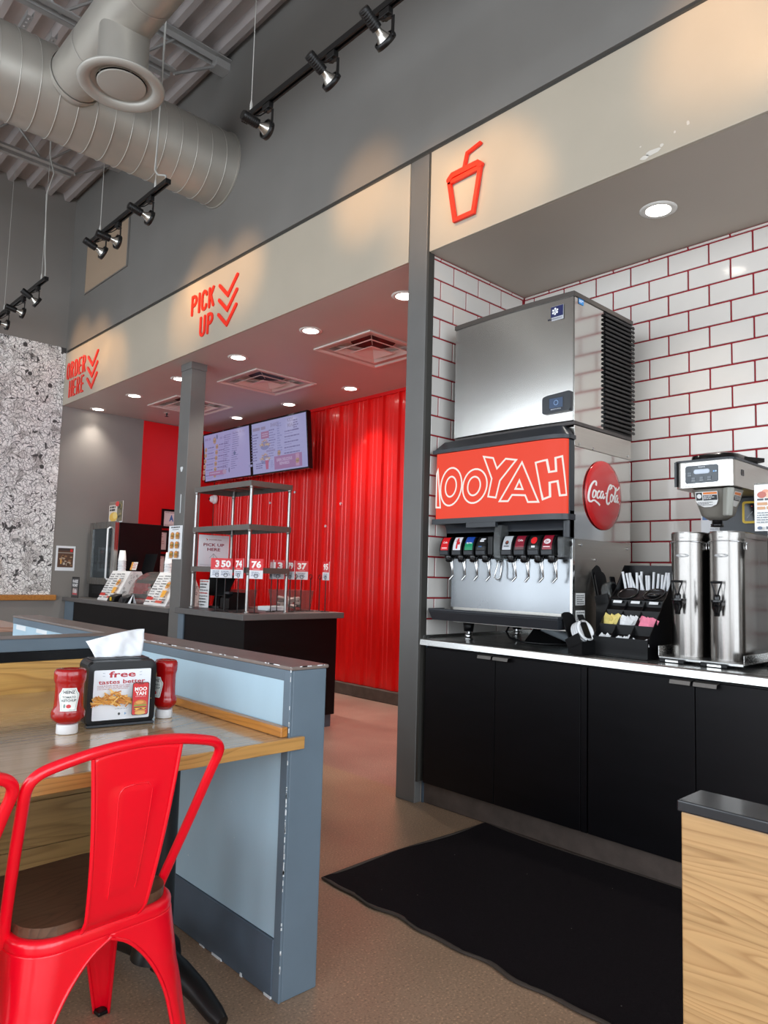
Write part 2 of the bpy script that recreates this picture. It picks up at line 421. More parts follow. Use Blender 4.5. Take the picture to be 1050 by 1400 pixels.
        if any(c is not None for c in s.c):
            ca = me.color_attributes.new('Col', 'FLOAT_COLOR', 'CORNER')
            arr = np.ones((len(me.loops), 4), np.float32); i = 0
            for f, c in zip(s.f, s.c):
                if c is not None: arr[i:i+len(f), :3] = c
                i += len(f)
            ca.data.foreach_set('color', arr.ravel())
        if fix:
            bm = bmesh.new(); bm.from_mesh(me)
            bmesh.ops.recalc_face_normals(bm, faces=bm.faces); bm.to_mesh(me); bm.free()
        me.update()
        o = bpy.data.objects.new(name, me); col.objects.link(o)
        if parent is not None: o.parent = parent
        if solid:
            md = o.modifiers.new('solid', 'SOLIDIFY'); md.thickness = solid; md.offset = 0
        if bevel:
            md = o.modifiers.new('bevel', 'BEVEL'); md.width = bevel; md.segments = seg; md.limit_method = 'ANGLE'
            md.angle_limit = math.radians(angle)
        if sub:
            md = o.modifiers.new('sub', 'SUBSURF'); md.levels = sub; md.render_levels = sub
        return o

def tag(o, label, cat, group=None, kind=None):
    o['label'] = label; o['category'] = cat
    if group: o['group'] = group
    if kind: o['kind'] = kind
    return o

def thing(name, label, cat, loc=(0, 0, 0), rz=0.0, group=None):
    o = bpy.data.objects.new(name, None); col.objects.link(o)
    o.empty_display_size = 0.05
    o.location = loc; o.rotation_euler = (0, 0, rz)
    return tag(o, label, cat, group)

def structure(o):
    o['kind'] = 'structure'; return o

def dup(root, loc, rz=None, label=None):
    def cp(o, par):
        c = o.copy(); col.objects.link(c); c.parent = par
        for ch in list(o.children): cp(ch, c)
        return c
    kids = list(root.children)
    r = root.copy(); col.objects.link(r); r.location = loc
    if rz is not None: r.rotation_euler = (0, 0, rz)
    for ch in kids: cp(ch, r)
    if label: r['label'] = label
    return r

# ---- planes: frames mapping (u right, v up, d towards the viewer) to world
def plane_nx(x, y0, z0, s=1.0):      # faces -X; u runs towards -Y
    return lambda u, v, d=0: (x - d, y0 - u*s, z0 + v*s)
def plane_ny(y, x0, z0, s=1.0):      # faces -Y; u runs towards +X
    return lambda u, v, d=0: (x0 + u*s, y - d, z0 + v*s)

def ribbon_outline(pts, w, cap=6, closed=False):
    """outline polygon of a stroked open polyline with round ends"""
    P = [Vector((p[0], p[1], 0)) for p in pts]; h = w/2
    L, Rr = [], []
    n = len(P)
    for i in range(n):
        d0 = (P[i]-P[i-1]).normalized() if i > 0 else (P[1]-P[0]).normalized()
        d1 = (P[i+1]-P[i]).normalized() if i < n-1 else (P[-1]-P[-2]).normalized()
        t = (d0+d1)
        t = t.normalized() if t.length > 1e-6 else d0
        nn = Vector((-t.y, t.x, 0)); k = h/max(0.35, nn.dot(Vector((-d0.y, d0.x, 0))))
        L.append(P[i]+nn*k); Rr.append(P[i]-nn*k)
    out = [(p.x, p.y) for p in L]
    d = (P[-1]-P[-2]).normalized(); a0 = math.atan2(d.x, -d.y)
    a0 = math.atan2(L[-1].y-P[-1].y, L[-1].x-P[-1].x)
    for k in range(1, cap): out.append((P[-1].x+h*math.cos(a0-PI*k/cap), P[-1].y+h*math.sin(a0-PI*k/cap)))
    out += [(p.x, p.y) for p in reversed(Rr)]
    a0 = math.atan2(Rr[0].y-P[0].y, Rr[0].x-P[0].x)
    for k in range(1, cap): out.append((P[0].x+h*math.cos(a0-PI*k/cap), P[0].y+h*math.sin(a0-PI*k/cap)))
    return out

def strip(mb, pts, w, fr, d, closed=True, m=0, c=None):
    """flat ribbon along a polyline as quads"""
    P = [Vector((p[0], p[1], 0)) for p in pts]; n = len(P); h = w/2; A, B = [], []
    for i in range(n):
        a = P[i-1] if (closed or i > 0) else P[i]; b = P[(i+1) % n] if (closed or i < n-1) else P[i]
        d0 = (P[i]-a); d1 = (b-P[i])
        if d0.length < 1e-9: d0 = d1
        if d1.length < 1e-9: d1 = d0
        d0.normalize(); d1.normalize(); t = d0+d1
        t = t.normalized() if t.length > 1e-6 else d0
        nn = Vector((-t.y, t.x, 0)); k = h/max(0.4, nn.dot(Vector((-d0.y, d0.x, 0))))
        A.append(P[i]+nn*k); B.append(P[i]-nn*k)
    vs = [fr(p.x, p.y, d) for p in A] + [fr(p.x, p.y, d) for p in B]
    fs = [(i, (i+1) % n, n+(i+1) % n, n+i) for i in range(n if closed else n-1)]
    mb.add(vs, fs, m, False, c)

def arc(cx, cy, rx, ry, a0, a1, n=12):
    return [(cx+rx*math.cos(math.radians(a0+(a1-a0)*k/n)), cy+ry*math.sin(math.radians(a0+(a1-a0)*k/n))) for k in range(n+1)]

def rrect(w, h, r, n=5, cx=0, cy=0):
    o = []
    for (sx, sy, a) in ((1, 1, 0), (-1, 1, 90), (-1, -1, 180), (1, -1, 270)):
        o += arc(cx+sx*(w/2-r), cy+sy*(h/2-r), r, r, a, a+90, n)
    return o

# ---- text as flat triangles (built-in font)
_tc = {}
def text_geo(s, bold=0.0):
    k = (s, bold)
    if k in _tc: return _tc[k]
    cu = bpy.data.curves.new('t', 'FONT'); cu.body = s; cu.size = 1.0; cu.resolution_u = 2; cu.fill_mode = 'FRONT'
    cu.offset = bold
    ob = bpy.data.objects.new('t', cu)
    me = bpy.data.meshes.new_from_object(ob)
    vs = np.array([v.co[:2] for v in me.vertices]) if len(me.vertices) else np.zeros((0, 2))
    fs = [tuple(p.vertices) for p in me.polygons]
    bpy.data.objects.remove(ob); bpy.data.curves.remove(cu); bpy.data.meshes.remove(me)
    if len(vs): vs = vs - vs.min(0)
    _tc[k] = (vs, fs); return _tc[k]

class Art:
    """flat print on a sheet: coloured shapes laid in order on a frame fr(u,v,d)"""
    def __init__(s, fr, d=0.0006, step=0.00025, mb=None):
        s.fr = fr; s.d = d; s.st = step; s.mb = mb or MB()
    def _n(s):
        s.d += s.st; return s.d
    def poly(s, pts, rgb):
        d = s._n(); s.mb.add([s.fr(u, v, d) for u, v in pts], [tuple(range(len(pts)))], 0, False, s2l(rgb)); return s
    def rect(s, u0, v0, u1, v1, rgb):
        return s.poly([(u0, v0), (u1, v0), (u1, v1), (u0, v1)], rgb)
    def ell(s, u, v, a, b, rgb, n=18):
        return s.poly([(u+a*math.cos(2*PI*k/n), v+b*math.sin(2*PI*k/n)) for k in range(n)], rgb)
    def line(s, pts, w, rgb, closed=False):
        strip(s.mb, pts, w, s.fr, s._n(), closed, 0, s2l(rgb)); return s
    def text(s, t, u, v, h, rgb, bold=0.02, w=None, anchor='l', ang=0):
        vs, fs = text_geo(t, bold)
        if not len(vs): return s
        W, H = vs.max(0); k = h/max(H, 1e-6); kx = k if w is None else w/W
        d = s._n(); ou = 0 if anchor == 'l' else (-W*kx/2 if anchor == 'c' else -W*kx)
        ca, sa = math.cos(ang), math.sin(ang)
        P = [((x*kx+ou), (y*k)) for x, y in vs]
        s.mb.add([s.fr(u+x*ca-y*sa, v+x*sa+y*ca, d) for x, y in P], fs, 0, False, s2l(rgb)); return s
    def lines(s, u0, v0, u1, n, pitch, h, rgb, rnd=0.4):
        """rows of tiny unreadable print as dashes"""
        for i in range(n):
            u = u0; v = v0 - i*pitch; end = u0 + (u1-u0)*(1-rnd*random.random())
            while u < end - h:
                L = min(random.uniform(1.2, 4.5)*h, end-u)
                s.rect(u, v, u+L, v+h, rgb); u += L + h*0.6
        return s
    def build(s, name, mat_, parent=None):
        return s.mb.build(name, mat_, parent, fix=False)

def burger(a, u, v, s):
    a.ell(u, v+0.30*s, 0.50*s, 0.30*s, (196, 120, 52)); a.ell(u-0.05*s, v+0.40*s, 0.32*s, 0.13*s, (222, 156, 84))
    a.rect(u-0.50*s, v+0.08*s, u+0.50*s, v+0.2*s, (112, 156, 52)); a.rect(u-0.46*s, v+0.0*s, u+0.46*s, v+0.1*s, (206, 62, 40))
    a.rect(u-0.50*s, v-0.16*s, u+0.50*s, v+0.02*s, (84, 48, 28))
    a.poly([(u-0.5*s, v-0.04*s), (u+0.5*s, v-0.04*s), (u+0.3*s, v-0.16*s), (u+0.05*s, v-0.06*s), (u-0.3*s, v-0.18*s)], (248, 190, 58))
    a.poly([(u-0.48*s, v-0.18*s), (u+0.48*s, v-0.18*s), (u+0.36*s, v-0.36*s), (u-0.36*s, v-0.36*s)], (206, 138, 66))

def fries(a, u, v, w, h, n=34, seed=3):
    r = random.Random(seed)
    for k in range(n):
        x = u + (r.random()-0.5)*w; y = v + r.random()*h*(1-abs((x-u)/w*1.5)) ; L = w*r.uniform(0.18, 0.34); t = w*0.035; an = r.uniform(-0.9, 0.9)
        dx, dy = L/2*math.cos(an), L/2*math.sin(an); px, py = -t/2*math.sin(an), t/2*math.cos(an)
        c = r.choice([(232, 176, 84), (214, 148, 56), (244, 200, 116), (196, 122, 44)])
        a.poly([(x-dx-px, y-dy-py), (x+dx-px, y+dy-py), (x+dx+px, y+dy+py), (x-dx+px, y-dy+py)], c)

# ================================================================== SETTING
XW = 2.98          # plane of the fascia and the columns
ZS = 3.155         # soffit height
ZF = 3.775         # top of the fascia panels
YF = 8.75          # far wall
YP = 2.845         # tiled side wall of the drinks alcove
XB = 3.93          # tiled back wall
ZC = 5.62          # underside of the roof deck
XR = 5.03          # red corrugated wall

b = MB().box(-4.7, 5.3, -3.7, 8.95, -0.12, 0)
structure(b.build('floor', 'floor'))

# walls
structure(MB().box(-4.7, 5.3, YF, YF+0.2, 0, 6.0).build('wall_north', 'far_wall'))
structure(MB().box(XW, XW+0.12, -3.5, YF, ZF+0.025, 6.0).build('wall_east_upper', 'grey_wall'))
structure(MB().box(XW+0.02, XW+0.1, -3.5, YF, ZF-0.005, ZF+0.025).build('trim_reveal', 'dark_gap'))
structure(MB().box(3.99, XR, YF-0.012, YF, 0, ZS-0.02).build('trim_red_wall', 'red_paint'))

def wall_with_openings(name, along, x, lo, hi, wins, flip=1):
    mb = MB()
    def bx(a, b, z0, z1):
        if along == 'X': mb.box(a, b, x-0.2, x, z0, z1)
        else: mb.box(x-0.2, x, a, b, z0, z1)
    bx(lo, hi, 0, WZ0); bx(lo, hi, WZ1, 6.0)
    edges = [lo] + [e for p in wins for e in p] + [hi]
    for i in range(0, len(edges), 2): bx(edges[i], edges[i+1], WZ0, WZ1)
    structure(mb.build(name, 'inner_wall'))
wall_with_openings('wall_south', 'X', -3.5, -4.7, XW+0.12, SOUTH_WIN)
wall_with_openings('wall_west', 'Y', -4.5, -3.5, YF, WEST_WIN)
k = 1
for axis, wins in (('X', SOUTH_WIN), ('Y', WEST_WIN)):
    for a, c in wins:
        mb = MB()
        def fb(p0, p1, z0, z1):
            if axis == 'X': mb.box(p0, p1, -3.62, -3.56, z0, z1)
            else: mb.box(-4.62, -4.56, p0, p1, z0, z1)
        fb(a, a+0.05, WZ0, WZ1); fb(c-0.05, c, WZ0, WZ1); fb(a+0.05, c-0.05, WZ0, WZ0+0.05); fb(a+0.05, c-0.05, WZ1-0.05, WZ1)
        fb((a+c)/2-0.025, (a+c)/2+0.025, WZ0+0.05, WZ1-0.05)
        structure(mb.build('window_%d' % k, 'black_metal')); k += 1

# alcove and partition shells
structure(MB().box(XW+0.05, XR+0.2, YP+0.008, 3.0, 0, ZS).build('wall_partition', 'soffit2'))
structure(MB().box(XB+0.008, XB+0.12, -1.2, YP+0.008, 0, ZS).build('wall_alcove_back', 'grout'))
structure(MB().box(XW, XB+0.12, -1.32, -1.2, 0, ZS).build('wall_alcove_south', 'soffit2'))
structure(MB().box(XW+0.02, XB+0.12, -1.32, YP+0.008, ZS, ZS+0.1).build('ceiling_alcove', 'soffit2'))
mb = MB(); zb = ZS-0.012
mb.box(XW+0.02, 3.72, YP+0.008, YF, zb, ZS+0.1); mb.box(4.26, XR+0.2, YP+0.008, YF, zb, ZS+0.1)
ys = [YP+0.008] + [v for c in (4.43, 6.0, 7.55) for v in (c-0.27, c+0.27)] + [YF]
for i in range(0, len(ys), 2): mb.box(3.72, 4.26, ys[i], ys[i+1], zb, ZS+0.1)
structure(mb.build('ceiling_service', 'soffit'))
structure(MB().box(XW, XW+0.1, -3.5, -1.32, 0, ZF).build('wall_east_lower', 'grey_wall'))

# fascia panels above the openings (flush beige boards)
structure(MB().box(XW, XW+0.02, 3.012, YF, ZS-0.012, ZF-0.005).build('trim_fascia_service', 'beige', bevel=0.003))
f2 = MB().box(XW, XW+0.02, -1.32, 2.838, ZS, ZF-0.005).build('trim_fascia_alcove', 'beige', bevel=0.003)
structure(f2)
# scuffs at the lower edge of the alcove fascia
mb = MB(); rr = random.Random(5)
for (u, v, a, bb) in ((1.46, 3.185, 0.035, 0.012), (1.50, 3.175, 0.022, 0.010), (1.42, 3.20, 0.010, 0.008), (1.36, 3.235, 0.006, 0.006), (1.52, 3.235, 0.005, 0.004), (1.30, 3.25, 0.008, 0.01)):
    mb.add([(XW-0.0015, u+a*math.cos(t)*(0.7+0.5*rr.random()), v+bb*math.sin(t)*(0.7+0.5*rr.random())) for t in [2*PI*q/11 for q in range(11)]], [tuple(range(11))], 0)
mb.build('scuff', 'scuff', f2, shift=False, fix=False)

# columns
structure(MB().box(XW, XW+0.05, YP+0.012, 3.006, 0, ZF-0.005).build('trim_column_near', 'column', bevel=0.004))
structure(MB().box(XW+0.004, XW+0.05, YP-0.004, YP+0.012, 0.12, ZF-0.006).build('trim_column_near_return', 'dark_gap'))
c2 = MB().box(3.12, 3.27, 5.915, 6.105, 0, ZS-0.075).build('trim_column_far', 'column', bevel=0.004)
structure(c2)
MB().box(3.116, 3.274, 5.911, 6.109, ZS-0.075, ZS-0.012).build('collar', 'column', c2)
mb = MB()
mb.add([(3.1185, 6.005+0.022*math.cos(t)*(1+0.3*math.sin(3*t)), 2.16+0.03*math.sin(t)*(1+0.25*math.cos(2*t))) for t in [2*PI*q/14 for q in range(14)]], [tuple(range(14))])
mb.box(3.117, 3.1199, 5.985, 5.995, 1.76, 1.93)
mb.build('scuff', 'chip', c2, fix=False)

# ---------------- tiles
def tile_wall(parent, name, horiz, lo, hi, zlist, frame, near_lim, w=0.235, g=0.0095, shift0=0.0):
    """running-bond tiles; frame(a0,a1,z0,z1,mb) adds one tile box in wall coordinates"""
    cache = {}
    stuff = MB()
    for r, (z0, z1) in enumerate(zlist):
        a = hi - (shift0 if r % 2 == 0 else shift0 + w/2)
        edges = []
        x = a
        while x < hi: x += w
        while x > lo - w:
            e1 = min(x, hi) - g/2; e0 = max(x - w, lo) + g/2
            if e1 - e0 > 0.01: edges.append((e0, e1))
            x -= w
        for (e0, e1) in edges:
            if e0 < near_lim:
                frame(e0, e1, z0+g/2, z1-g/2, stuff, 0.0); continue
            key = (round(e1-e0, 4), round(z1-z0, 4))
            if key not in cache:
                mb = MB(); frame(-(e1-e0)/2, (e1-e0)/2, -(z1-z0-g)/2, (z1-z0-g)/2, mb, None)
                o = mb.build('tile', 'tile', None, fix=True, shift=False, bevel=0.0022, seg=1); cache[key] = o
            else:
                s = cache[key]; o = s.copy(); col.objects.link(o)
            o.parent = parent
            o.location = frame((e0+e1)/2, None, (z0+z1)/2, None, None, random.uniform(-0.0006, 0.0006))
            o.rotation_euler = (random.uniform(-1, 1)*0.003, random.uniform(-1, 1)*0.003, random.uniform(-1, 1)*0.003)
    if stuff.v:
        o = stuff.build('far_tile', 'tile', parent); o['kind'] = 'stuff'

rows = []
z = 3.132
rows.append((z, ZS - 0.001))
while z > 0.93:
    rows.append((max(z-0.1178, 0.912), z)); z -= 0.1178
wp = bpy.data.objects['wall_partition']; wb = bpy.data.objects['wall_alcove_back']
# red grout bed behind the side tiles
MB().box(XW+0.052, XB+0.008, YP+0.004, YP+0.0081, 0.9, ZS).build('grout_bed', 'grout', wp)
def fr_side(a0, a1, z0, z1, mb, j):
    if mb is None: return (-a0, YP+0.003+j, z0)
    if j is None: mb.box(a0, a1, -0.005, 0.005, z0, z1)
    else: mb.box(-a1, -a0, YP-0.002, YP+0.008, z0, z1)
tile_wall(wp, 'tile', 'X', -(XB-0.002), -(XW+0.05), rows, fr_side, -99, w=0.234, shift0=0.064)
def fr_back(a0, a1, z0, z1, mb, j):
    if mb is None: return (XB+0.003+j, a0, z0)
    if j is None: mb.box(-0.005, 0.005, a0, a1, z0, z1)
    else: mb.box(XB-0.002, XB+0.008, a0, a1, z0, z1)
tile_wall(wb, 'tile', 'Y', -1.2, YP-0.003, rows, fr_back, 0.72, w=0.231, shift0=0.194)
# painted strip of the partition below the counter end
structure(MB().box(XW+0.05, XW+0.075, YP-0.002, YP+0.008, 0.16, 0.87).build('trim_partition_edge', 'knee_blue'))
structure(MB().box(XW+0.05, XW+0.08, YP-0.006, YP+0.008, 0, 0.16).build('baseboard_partition', 'slate_base'))

# ---------------- red corrugated wall made of sheets
we = MB().box(XR+0.035, XR+0.2, 3.0, YF, 0, ZS).build('wall_east', 'red_paint'); structure(we)
def corr_profile(width, pitch=0.235):
    pts = []; y = 0.0
    while y < width - 1e-6:
        p = [(0, 0.0), (0.055, 0), (0.062, 0.006), (0.078, 0.006), (0.085, 0), (0.115, 0), (0.122, 0.006), (0.138, 0.006), (0.145, 0),
             (0.180, 0.0), (0.192, 0.028), (0.214, 0.028), (0.226, 0.0)]
        pts += [(y+a, h) for a, h in p]; y += pitch
    pts.append((width, 0)); return pts
cw = 0.94
sheet_me = None
y = YF - 0.012 - cw
pr = corr_profile(cw)
n_sh = 0
while y > 2.2:
    y0 = max(y, 3.0)
    if sheet_me is None or y0 != y:
        mb = MB(); P = [(a, h) for a, h in pr if a >= y0-y-1e-6]
        for (a0, h0), (a1, h1) in zip(P[:-1], P[1:]):
            mb.add([(-h0, a0, 0.125), (-h1, a1, 0.125), (-h1, a1, ZS-0.04), (-h0, a0, ZS-0.04)], [(0, 3, 2, 1)])
        o = mb.build('corrugated_sheet', 'red_metal', None, shift=False, solid=0.0015)
        if sheet_me is None: sheet_me = o.data; first = o
    else:
        o = first.copy(); col.objects.link(o)
    o.parent = we; o.location = (XR + 0.03, y, 0); y -= cw
structure(MB().box(XR-0.02, XR+0.034, 3.0, YF-0.012, 0, 0.12).build('baseboard_east', 'concrete_base', bevel=0.008))
structure(MB().box(XR-0.006, XR+0.034, 3.0, YF-0.012, ZS-0.045, ZS-0.012).build('trim_sheet_top', 'red_paint'))
mb = MB()
for yy, zz in ((6.9, 2.2), (6.05, 2.0), (6.3, 1.75), (7.4, 2.1)): mb.lathe([(0.0, 0), (0.012, 0.002), (0.016, 0.02)], (0, 0, 0), 8); break
fst = mb.build('wall_screw', 'white', we, shift=False)
fst.rotation_euler = (0, -PI/2, 0); fst.location = (XR-0.02+0.05, 6.9, 2.2)
for yy, zz in ((6.05, 2.02), (6.3, 1.78), (7.4, 2.1)):
    o = fst.copy(); col.objects.link(o); o.location = (XR+0.03, yy, zz)

# ---------------- far wall mural and rail
m_ = MB().box(-4.5, XW-0.002, YF-0.006, YF-0.0005, 0.925, 3.835).build('wall_mural', 'mural')
tag(m_, 'black and white doodle wallpaper covering the far wall left of the counter', 'mural')
structure(MB().box(-4.5, XW+0.06, YF-0.04, YF-0.0005, 0.862, 0.923).build('trim_chair_rail', 'wood_rail', bevel=0.006))
# grey end pilaster of the far wall, beside the order counter
structure(MB().box(-4.5, -4.48, -3.5, YF, 0, 0.1).build('baseboard_west', 'slate_base'))

# perforated grille on the upper wall
g = thing('wall_grille', 'beige perforated grille panel high on the grey upper wall', 'grille', (XW, 7.7, 4.36))
MB().box(XW-0.012, XW-0.0005, 7.13, 8.26, 4.368, 4.92).build('plate', 'mud', g)
mb = MB()
mb.box(XW-0.016, XW-0.0005, 7.12, 7.14, 4.358, 4.93); mb.box(XW-0.016, XW-0.0005, 8.25, 8.27, 4.358, 4.93)
mb.box(XW-0.016, XW-0.0005, 7.14, 8.25, 4.358, 4.37); mb.box(XW-0.016, XW-0.0005, 7.14, 8.25, 4.92, 4.93)
mb.build('rim', 'grey_wall', g)

# ---------------- roof deck, joists, strut channel
mb = MB(); x = -4.5; p_ = 0.21
while x < XW:
    for (a0, h0), (a1, h1) in zip([(0, 0), (0.05, 0), (0.075, 0.075), (0.185, 0.075), (0.21, 0)][:-1], [(0, 0), (0.05, 0), (0.075, 0.075), (0.185, 0.075), (0.21, 0)][1:]):
        mb.add([(x+a0, -3.5, ZC+h0), (x+a1, -3.5, ZC+h1), (x+a1, YF, ZC+h1), (x+a0, YF, ZC+h0)], [(0, 1, 2, 3)])
    x += p_
ce = mb.build('ceiling', 'deck', solid=0.003); structure(ce)
structure(MB().box(-4.5, XW, -3.5, YF, ZC+0.12, ZC+0.2).build('ceiling_roof', 'deck'))
def joist(y):
    mb = MB()
    for dy in (-0.03, 0.03):
        s = 1 if dy > 0 else -1
        mb.box(-4.5, XW, y+dy-0.003, y+dy+0.003, ZC-0.065, ZC-0.008); mb.box(-4.5, XW, min(y+dy, y+dy+s*0.05), max(y+dy, y+dy+s*0.05), ZC-0.014, ZC-0.008)
        mb.box(-4.5, XW-0.5, y+dy-0.003, y+dy+0.003, ZC-0.36, ZC-0.31); mb.box(-4.5, XW-0.5, min(y+dy, y+dy+s*0.05), max(y+dy, y+dy+s*0.05), ZC-0.36, ZC-0.354)
    x = -4.4; upw = True
    while x < XW-0.6:
        a = (x, y, ZC-0.34 if upw else ZC-0.04); c = (x+0.3, y, ZC-0.04 if upw else ZC-0.34)
        mb.tube([a, c], 0.011, 6); x += 0.3; upw = not upw
    mb.tube([(x, y, ZC-0.34), (XW-0.05, y, ZC-0.04)], 0.013, 6)
    mb.box(XW-0.13, XW-0.001, y-0.06, y+0.06, ZC-0.10, ZC-0.03)
    return mb.build('joist', 'joist', ce)
for y in (-0.9, 1.2, 3.25, 5.3, 7.45): joist(y)
def strut(x, y0, y1, z):
    mb = MB()
    n = int((y1-y0)/0.05); 
    mb.box(x-0.022, x-0.02, y0, y1, z, z+0.042); mb.box(x+0.02, x+0.022, y0, y1, z, z+0.042)
    mb.box(x-0.022, x-0.009, y0, y1, z-0.002, z); mb.box(x+0.009, x+0.022, y0, y1, z-0.002, z)
    for i in range(n):
        ya = y0 + i*0.05; mb.box(x-0.009, x+0.009, ya, ya+0.028, z-0.002, z)
    return mb.build('strut_channel', 'joist', ce)
strut(1.62, 5.45, 8.7, 5.18); strut(1.42, 5.35, 6.0, 5.18)

# ---------------- ducts
d = thing('round_duct', 'big round spiral duct running along the ceiling into the grey wall', 'duct', (1.0, 5.316, 4.656))
dy, dz, dr = 5.316, 4.656, 0.306
mb = MB(); mb.tube([(x, dy, dz) for x in (-4.3, -2, 0, 1.5, XW-0.002)], dr, 56, caps=False)
mb.build('pipe', 'duct', d)
mb = MB(); x = -4.1
while x < XW:
    ring = [(x+0.13*k/48.0, dy+(dr+0.003)*math.cos(2*PI*k/48), dz+(dr+0.003)*math.sin(2*PI*k/48)) for k in range(49)]
    if x+0.13 < XW-0.01: mb.tube(ring, 0.0032, 5, caps=False)
    x += 0.13
mb.build('spiral_seam', 'duct_seam', d)
mb = MB(); mb.tube([(XW-0.012, dy, dz), (XW-0.001, dy, dz)], dr+0.012, 56); mb.build('wall_collar', 'duct', d)

e = thing('branch_duct', 'shorter round duct branch crossing under the ceiling, with a round diffuser', 'duct', (1.652, 4.2, 4.2))
bx, bz, br = 1.652, 4.656, 0.176
mb = MB(); mb.tube([(bx, y, bz) for y in (5.06, 4.6, 4.0, 2.5, 0.5, -3.0)], br, 44, caps=False); mb.build('pipe', 'duct', e)
for y, w_, o_ in ((5.03, 0.045, 0.006), (4.62, 0.010, 0.003), (3.9, 0.010, 0.003), (3.2, 0.010, 0.003), (2.2, 0.010, 0.003)):
    mb = MB(); mb.tube([(bx, y, bz), (bx, y-w_, bz)], br+o_, 40, caps=False); mb.build('joint_band', 'duct_seam', e)
fx, fy, fz = 1.660, 4.225, 4.20
mb = MB(); mb.lathe([(0.150, 0), (0.150, 0.36)], (fx, fy, fz+0.02), 40); mb.build('collar', 'duct', e)
mb = MB()
mb.lathe([(0.182, 0.04), (0.180, 0.012), (0.20, 0.0), (0.236, -0.007), (0.255, 0.004), (0.257, 0.013), (0.150, 0.03)], (fx, fy, fz), 48)
mb.build('diffuser_ring', 'diffuser', e)
mb = MB(); mb.lathe([(0.0, 0.008), (0.135, 0.008), (0.146, 0.012), (0.142, 0.018), (0.0, 0.022)], (fx, fy, fz), 40)
mb.tube([(fx-0.16, fy, fz+0.034), (fx+0.16, fy, fz+0.034)], 0.006, 6); mb.tube([(fx, fy-0.16, fz+0.034), (fx, fy+0.16, fz+0.034)], 0.006, 6)
mb.build('diffuser_plate', 'diffuser', e)
mb = MB(); mb.disc((fx, fy, fz+0.07), 0.149, 30); mb.build('diffuser_throat', 'black_metal', e)

# ================================================================== CEILING LIGHTS, VENTS, TRACKS, FASCIA SIGNS
def downlight(x, y, z, label, proto=[None], power=84):
    if y > 8.5: power *= 0.45
    if proto[0] is None:
        t = thing('downlight', label, 'ceiling light', (x, y, z), 0, 'recessed round downlights')
        mb = MB(); mb.lathe([(0.062, -0.004), (0.075, -0.006), (0.092, -0.002), (0.092, 0.004)], (0, 0, 0), 28)
        mb.build('trim_ring', 'white_trim', t, shift=False)
        mb = MB(); mb.lathe([(0.0, -0.0045), (0.05, -0.0045), (0.0635, -0.003)], (0, 0, 0), 28); mb.build('lens', 'lens', t, shift=False)
        proto[0] = t
    else:
        t = dup(proto[0], (x, y, z), 0, label)
    light('downlight_beam', 'SPOT', (x, y, z-0.02), power, (1.0, 0.93, 0.84), 0.05, (0, 0, -1), math.radians(100), 1.0)
    return t
zc_ = ZS - 0.012
front = [3.40, 4.44, 5.49, 6.56, 7.60, 8.60]
fl = ['round downlight nearest the tall grey column, front row of the service soffit',
      'second downlight of the front row, beside the right-hand ceiling vent',
      'third downlight of the front row, just right of the far grey column',
      'fourth downlight of the front row, partly hidden by the far grey column',
      'fifth downlight of the front row, left of the far grey column',
      'last downlight of the front row, nearest the far grey wall']
for y, lb in zip(front, fl): downlight(3.34, y, zc_, lb)
bl = [(5.54, 'back-row downlight in front of the red wall, right of the menu screens'),
      (6.60, 'back-row downlight just above the right-hand menu screen'),
      (7.69, 'back-row downlight just above the left-hand menu screen'),
      (4.44, 'back-row downlight hidden behind the tall grey column')]
for y, lb in bl: downlight(4.70, y, zc_, lb)
for y, lb in ((1.655, 'bright downlight in the grey soffit above the ice machine'), (-0.4, 'downlight in the alcove soffit beyond the right edge of the picture')):
    downlight(3.43, y, ZS, lb, power=36)

# ---- square ceiling diffusers
def vent(x, y, label, proto=[None]):
    if proto[0] is not None: return dup(proto[0], (x, y, zc_), 0, label)
    t = thing('ceiling_vent', label, 'air vent', (x, y, zc_), 0, 'square air vents in the service ceiling')
    def sq(mb, r0, z0, r1, z1):
        a = [(-r0, -r0, z0), (r0, -r0, z0), (r0, r0, z0), (-r0, r0, z0)]; c = [(-r1, -r1, z1), (r1, -r1, z1), (r1, r1, z1), (-r1, r1, z1)]
        mb.add(a+c, [(i, (i+1) % 4, 4+(i+1) % 4, 4+i) for i in range(4)])
    mb = MB(); sq(mb, 0.355, -0.001, 0.355, -0.012); sq(mb, 0.355, -0.012, 0.335, -0.012); sq(mb, 0.335, -0.012, 0.265, 0.045)
    mb.build('frame', 'vent_white', t, shift=False)
    mb = MB(); sq(mb, 0.235, -0.018, 0.222, -0.020); sq(mb, 0.222, -0.020, 0.165, 0.012); mb.build('cone', 'vent_white', t, shift=False, solid=0.001)
    mb = MB(); sq(mb, 0.130, -0.026, 0.122, -0.028); sq(mb, 0.122, -0.028, 0.0, 0.004); mb.build('centre_cone', 'vent_white', t, shift=False, solid=0.001)
    mb = MB(); mb.disc((0, 0, 0.068), 0.19, 30); mb.build('throat_shade', 'black_metal', t, shift=False)  # black disc painted in for the shade up the duct
    mb = MB(); sq(mb, 0.266, 0.045, 0.266, 0.07); sq(mb, 0.266, 0.07, 0.0, 0.0705); mb.build('back_pan', 'vent_white', t, shift=False)
    mb = MB()
    for k in range(4):
        a = PI/4 + k*PI/2; mb.tube([(0.1*math.cos(a), 0.1*math.sin(a), 0.012), (0.31*math.cos(a), 0.31*math.sin(a), 0.022)], 0.004, 6)
    mb.build('bracket', 'vent_white', t, shift=False)
    proto[0] = t; return t
vent(3.99, 4.43, 'square white air vent nearest the tall grey column')
vent(3.99, 6.0, 'square white air vent between the far column and the menu screens')
vent(3.99, 7.55, 'square white air vent partly hidden behind the far column')
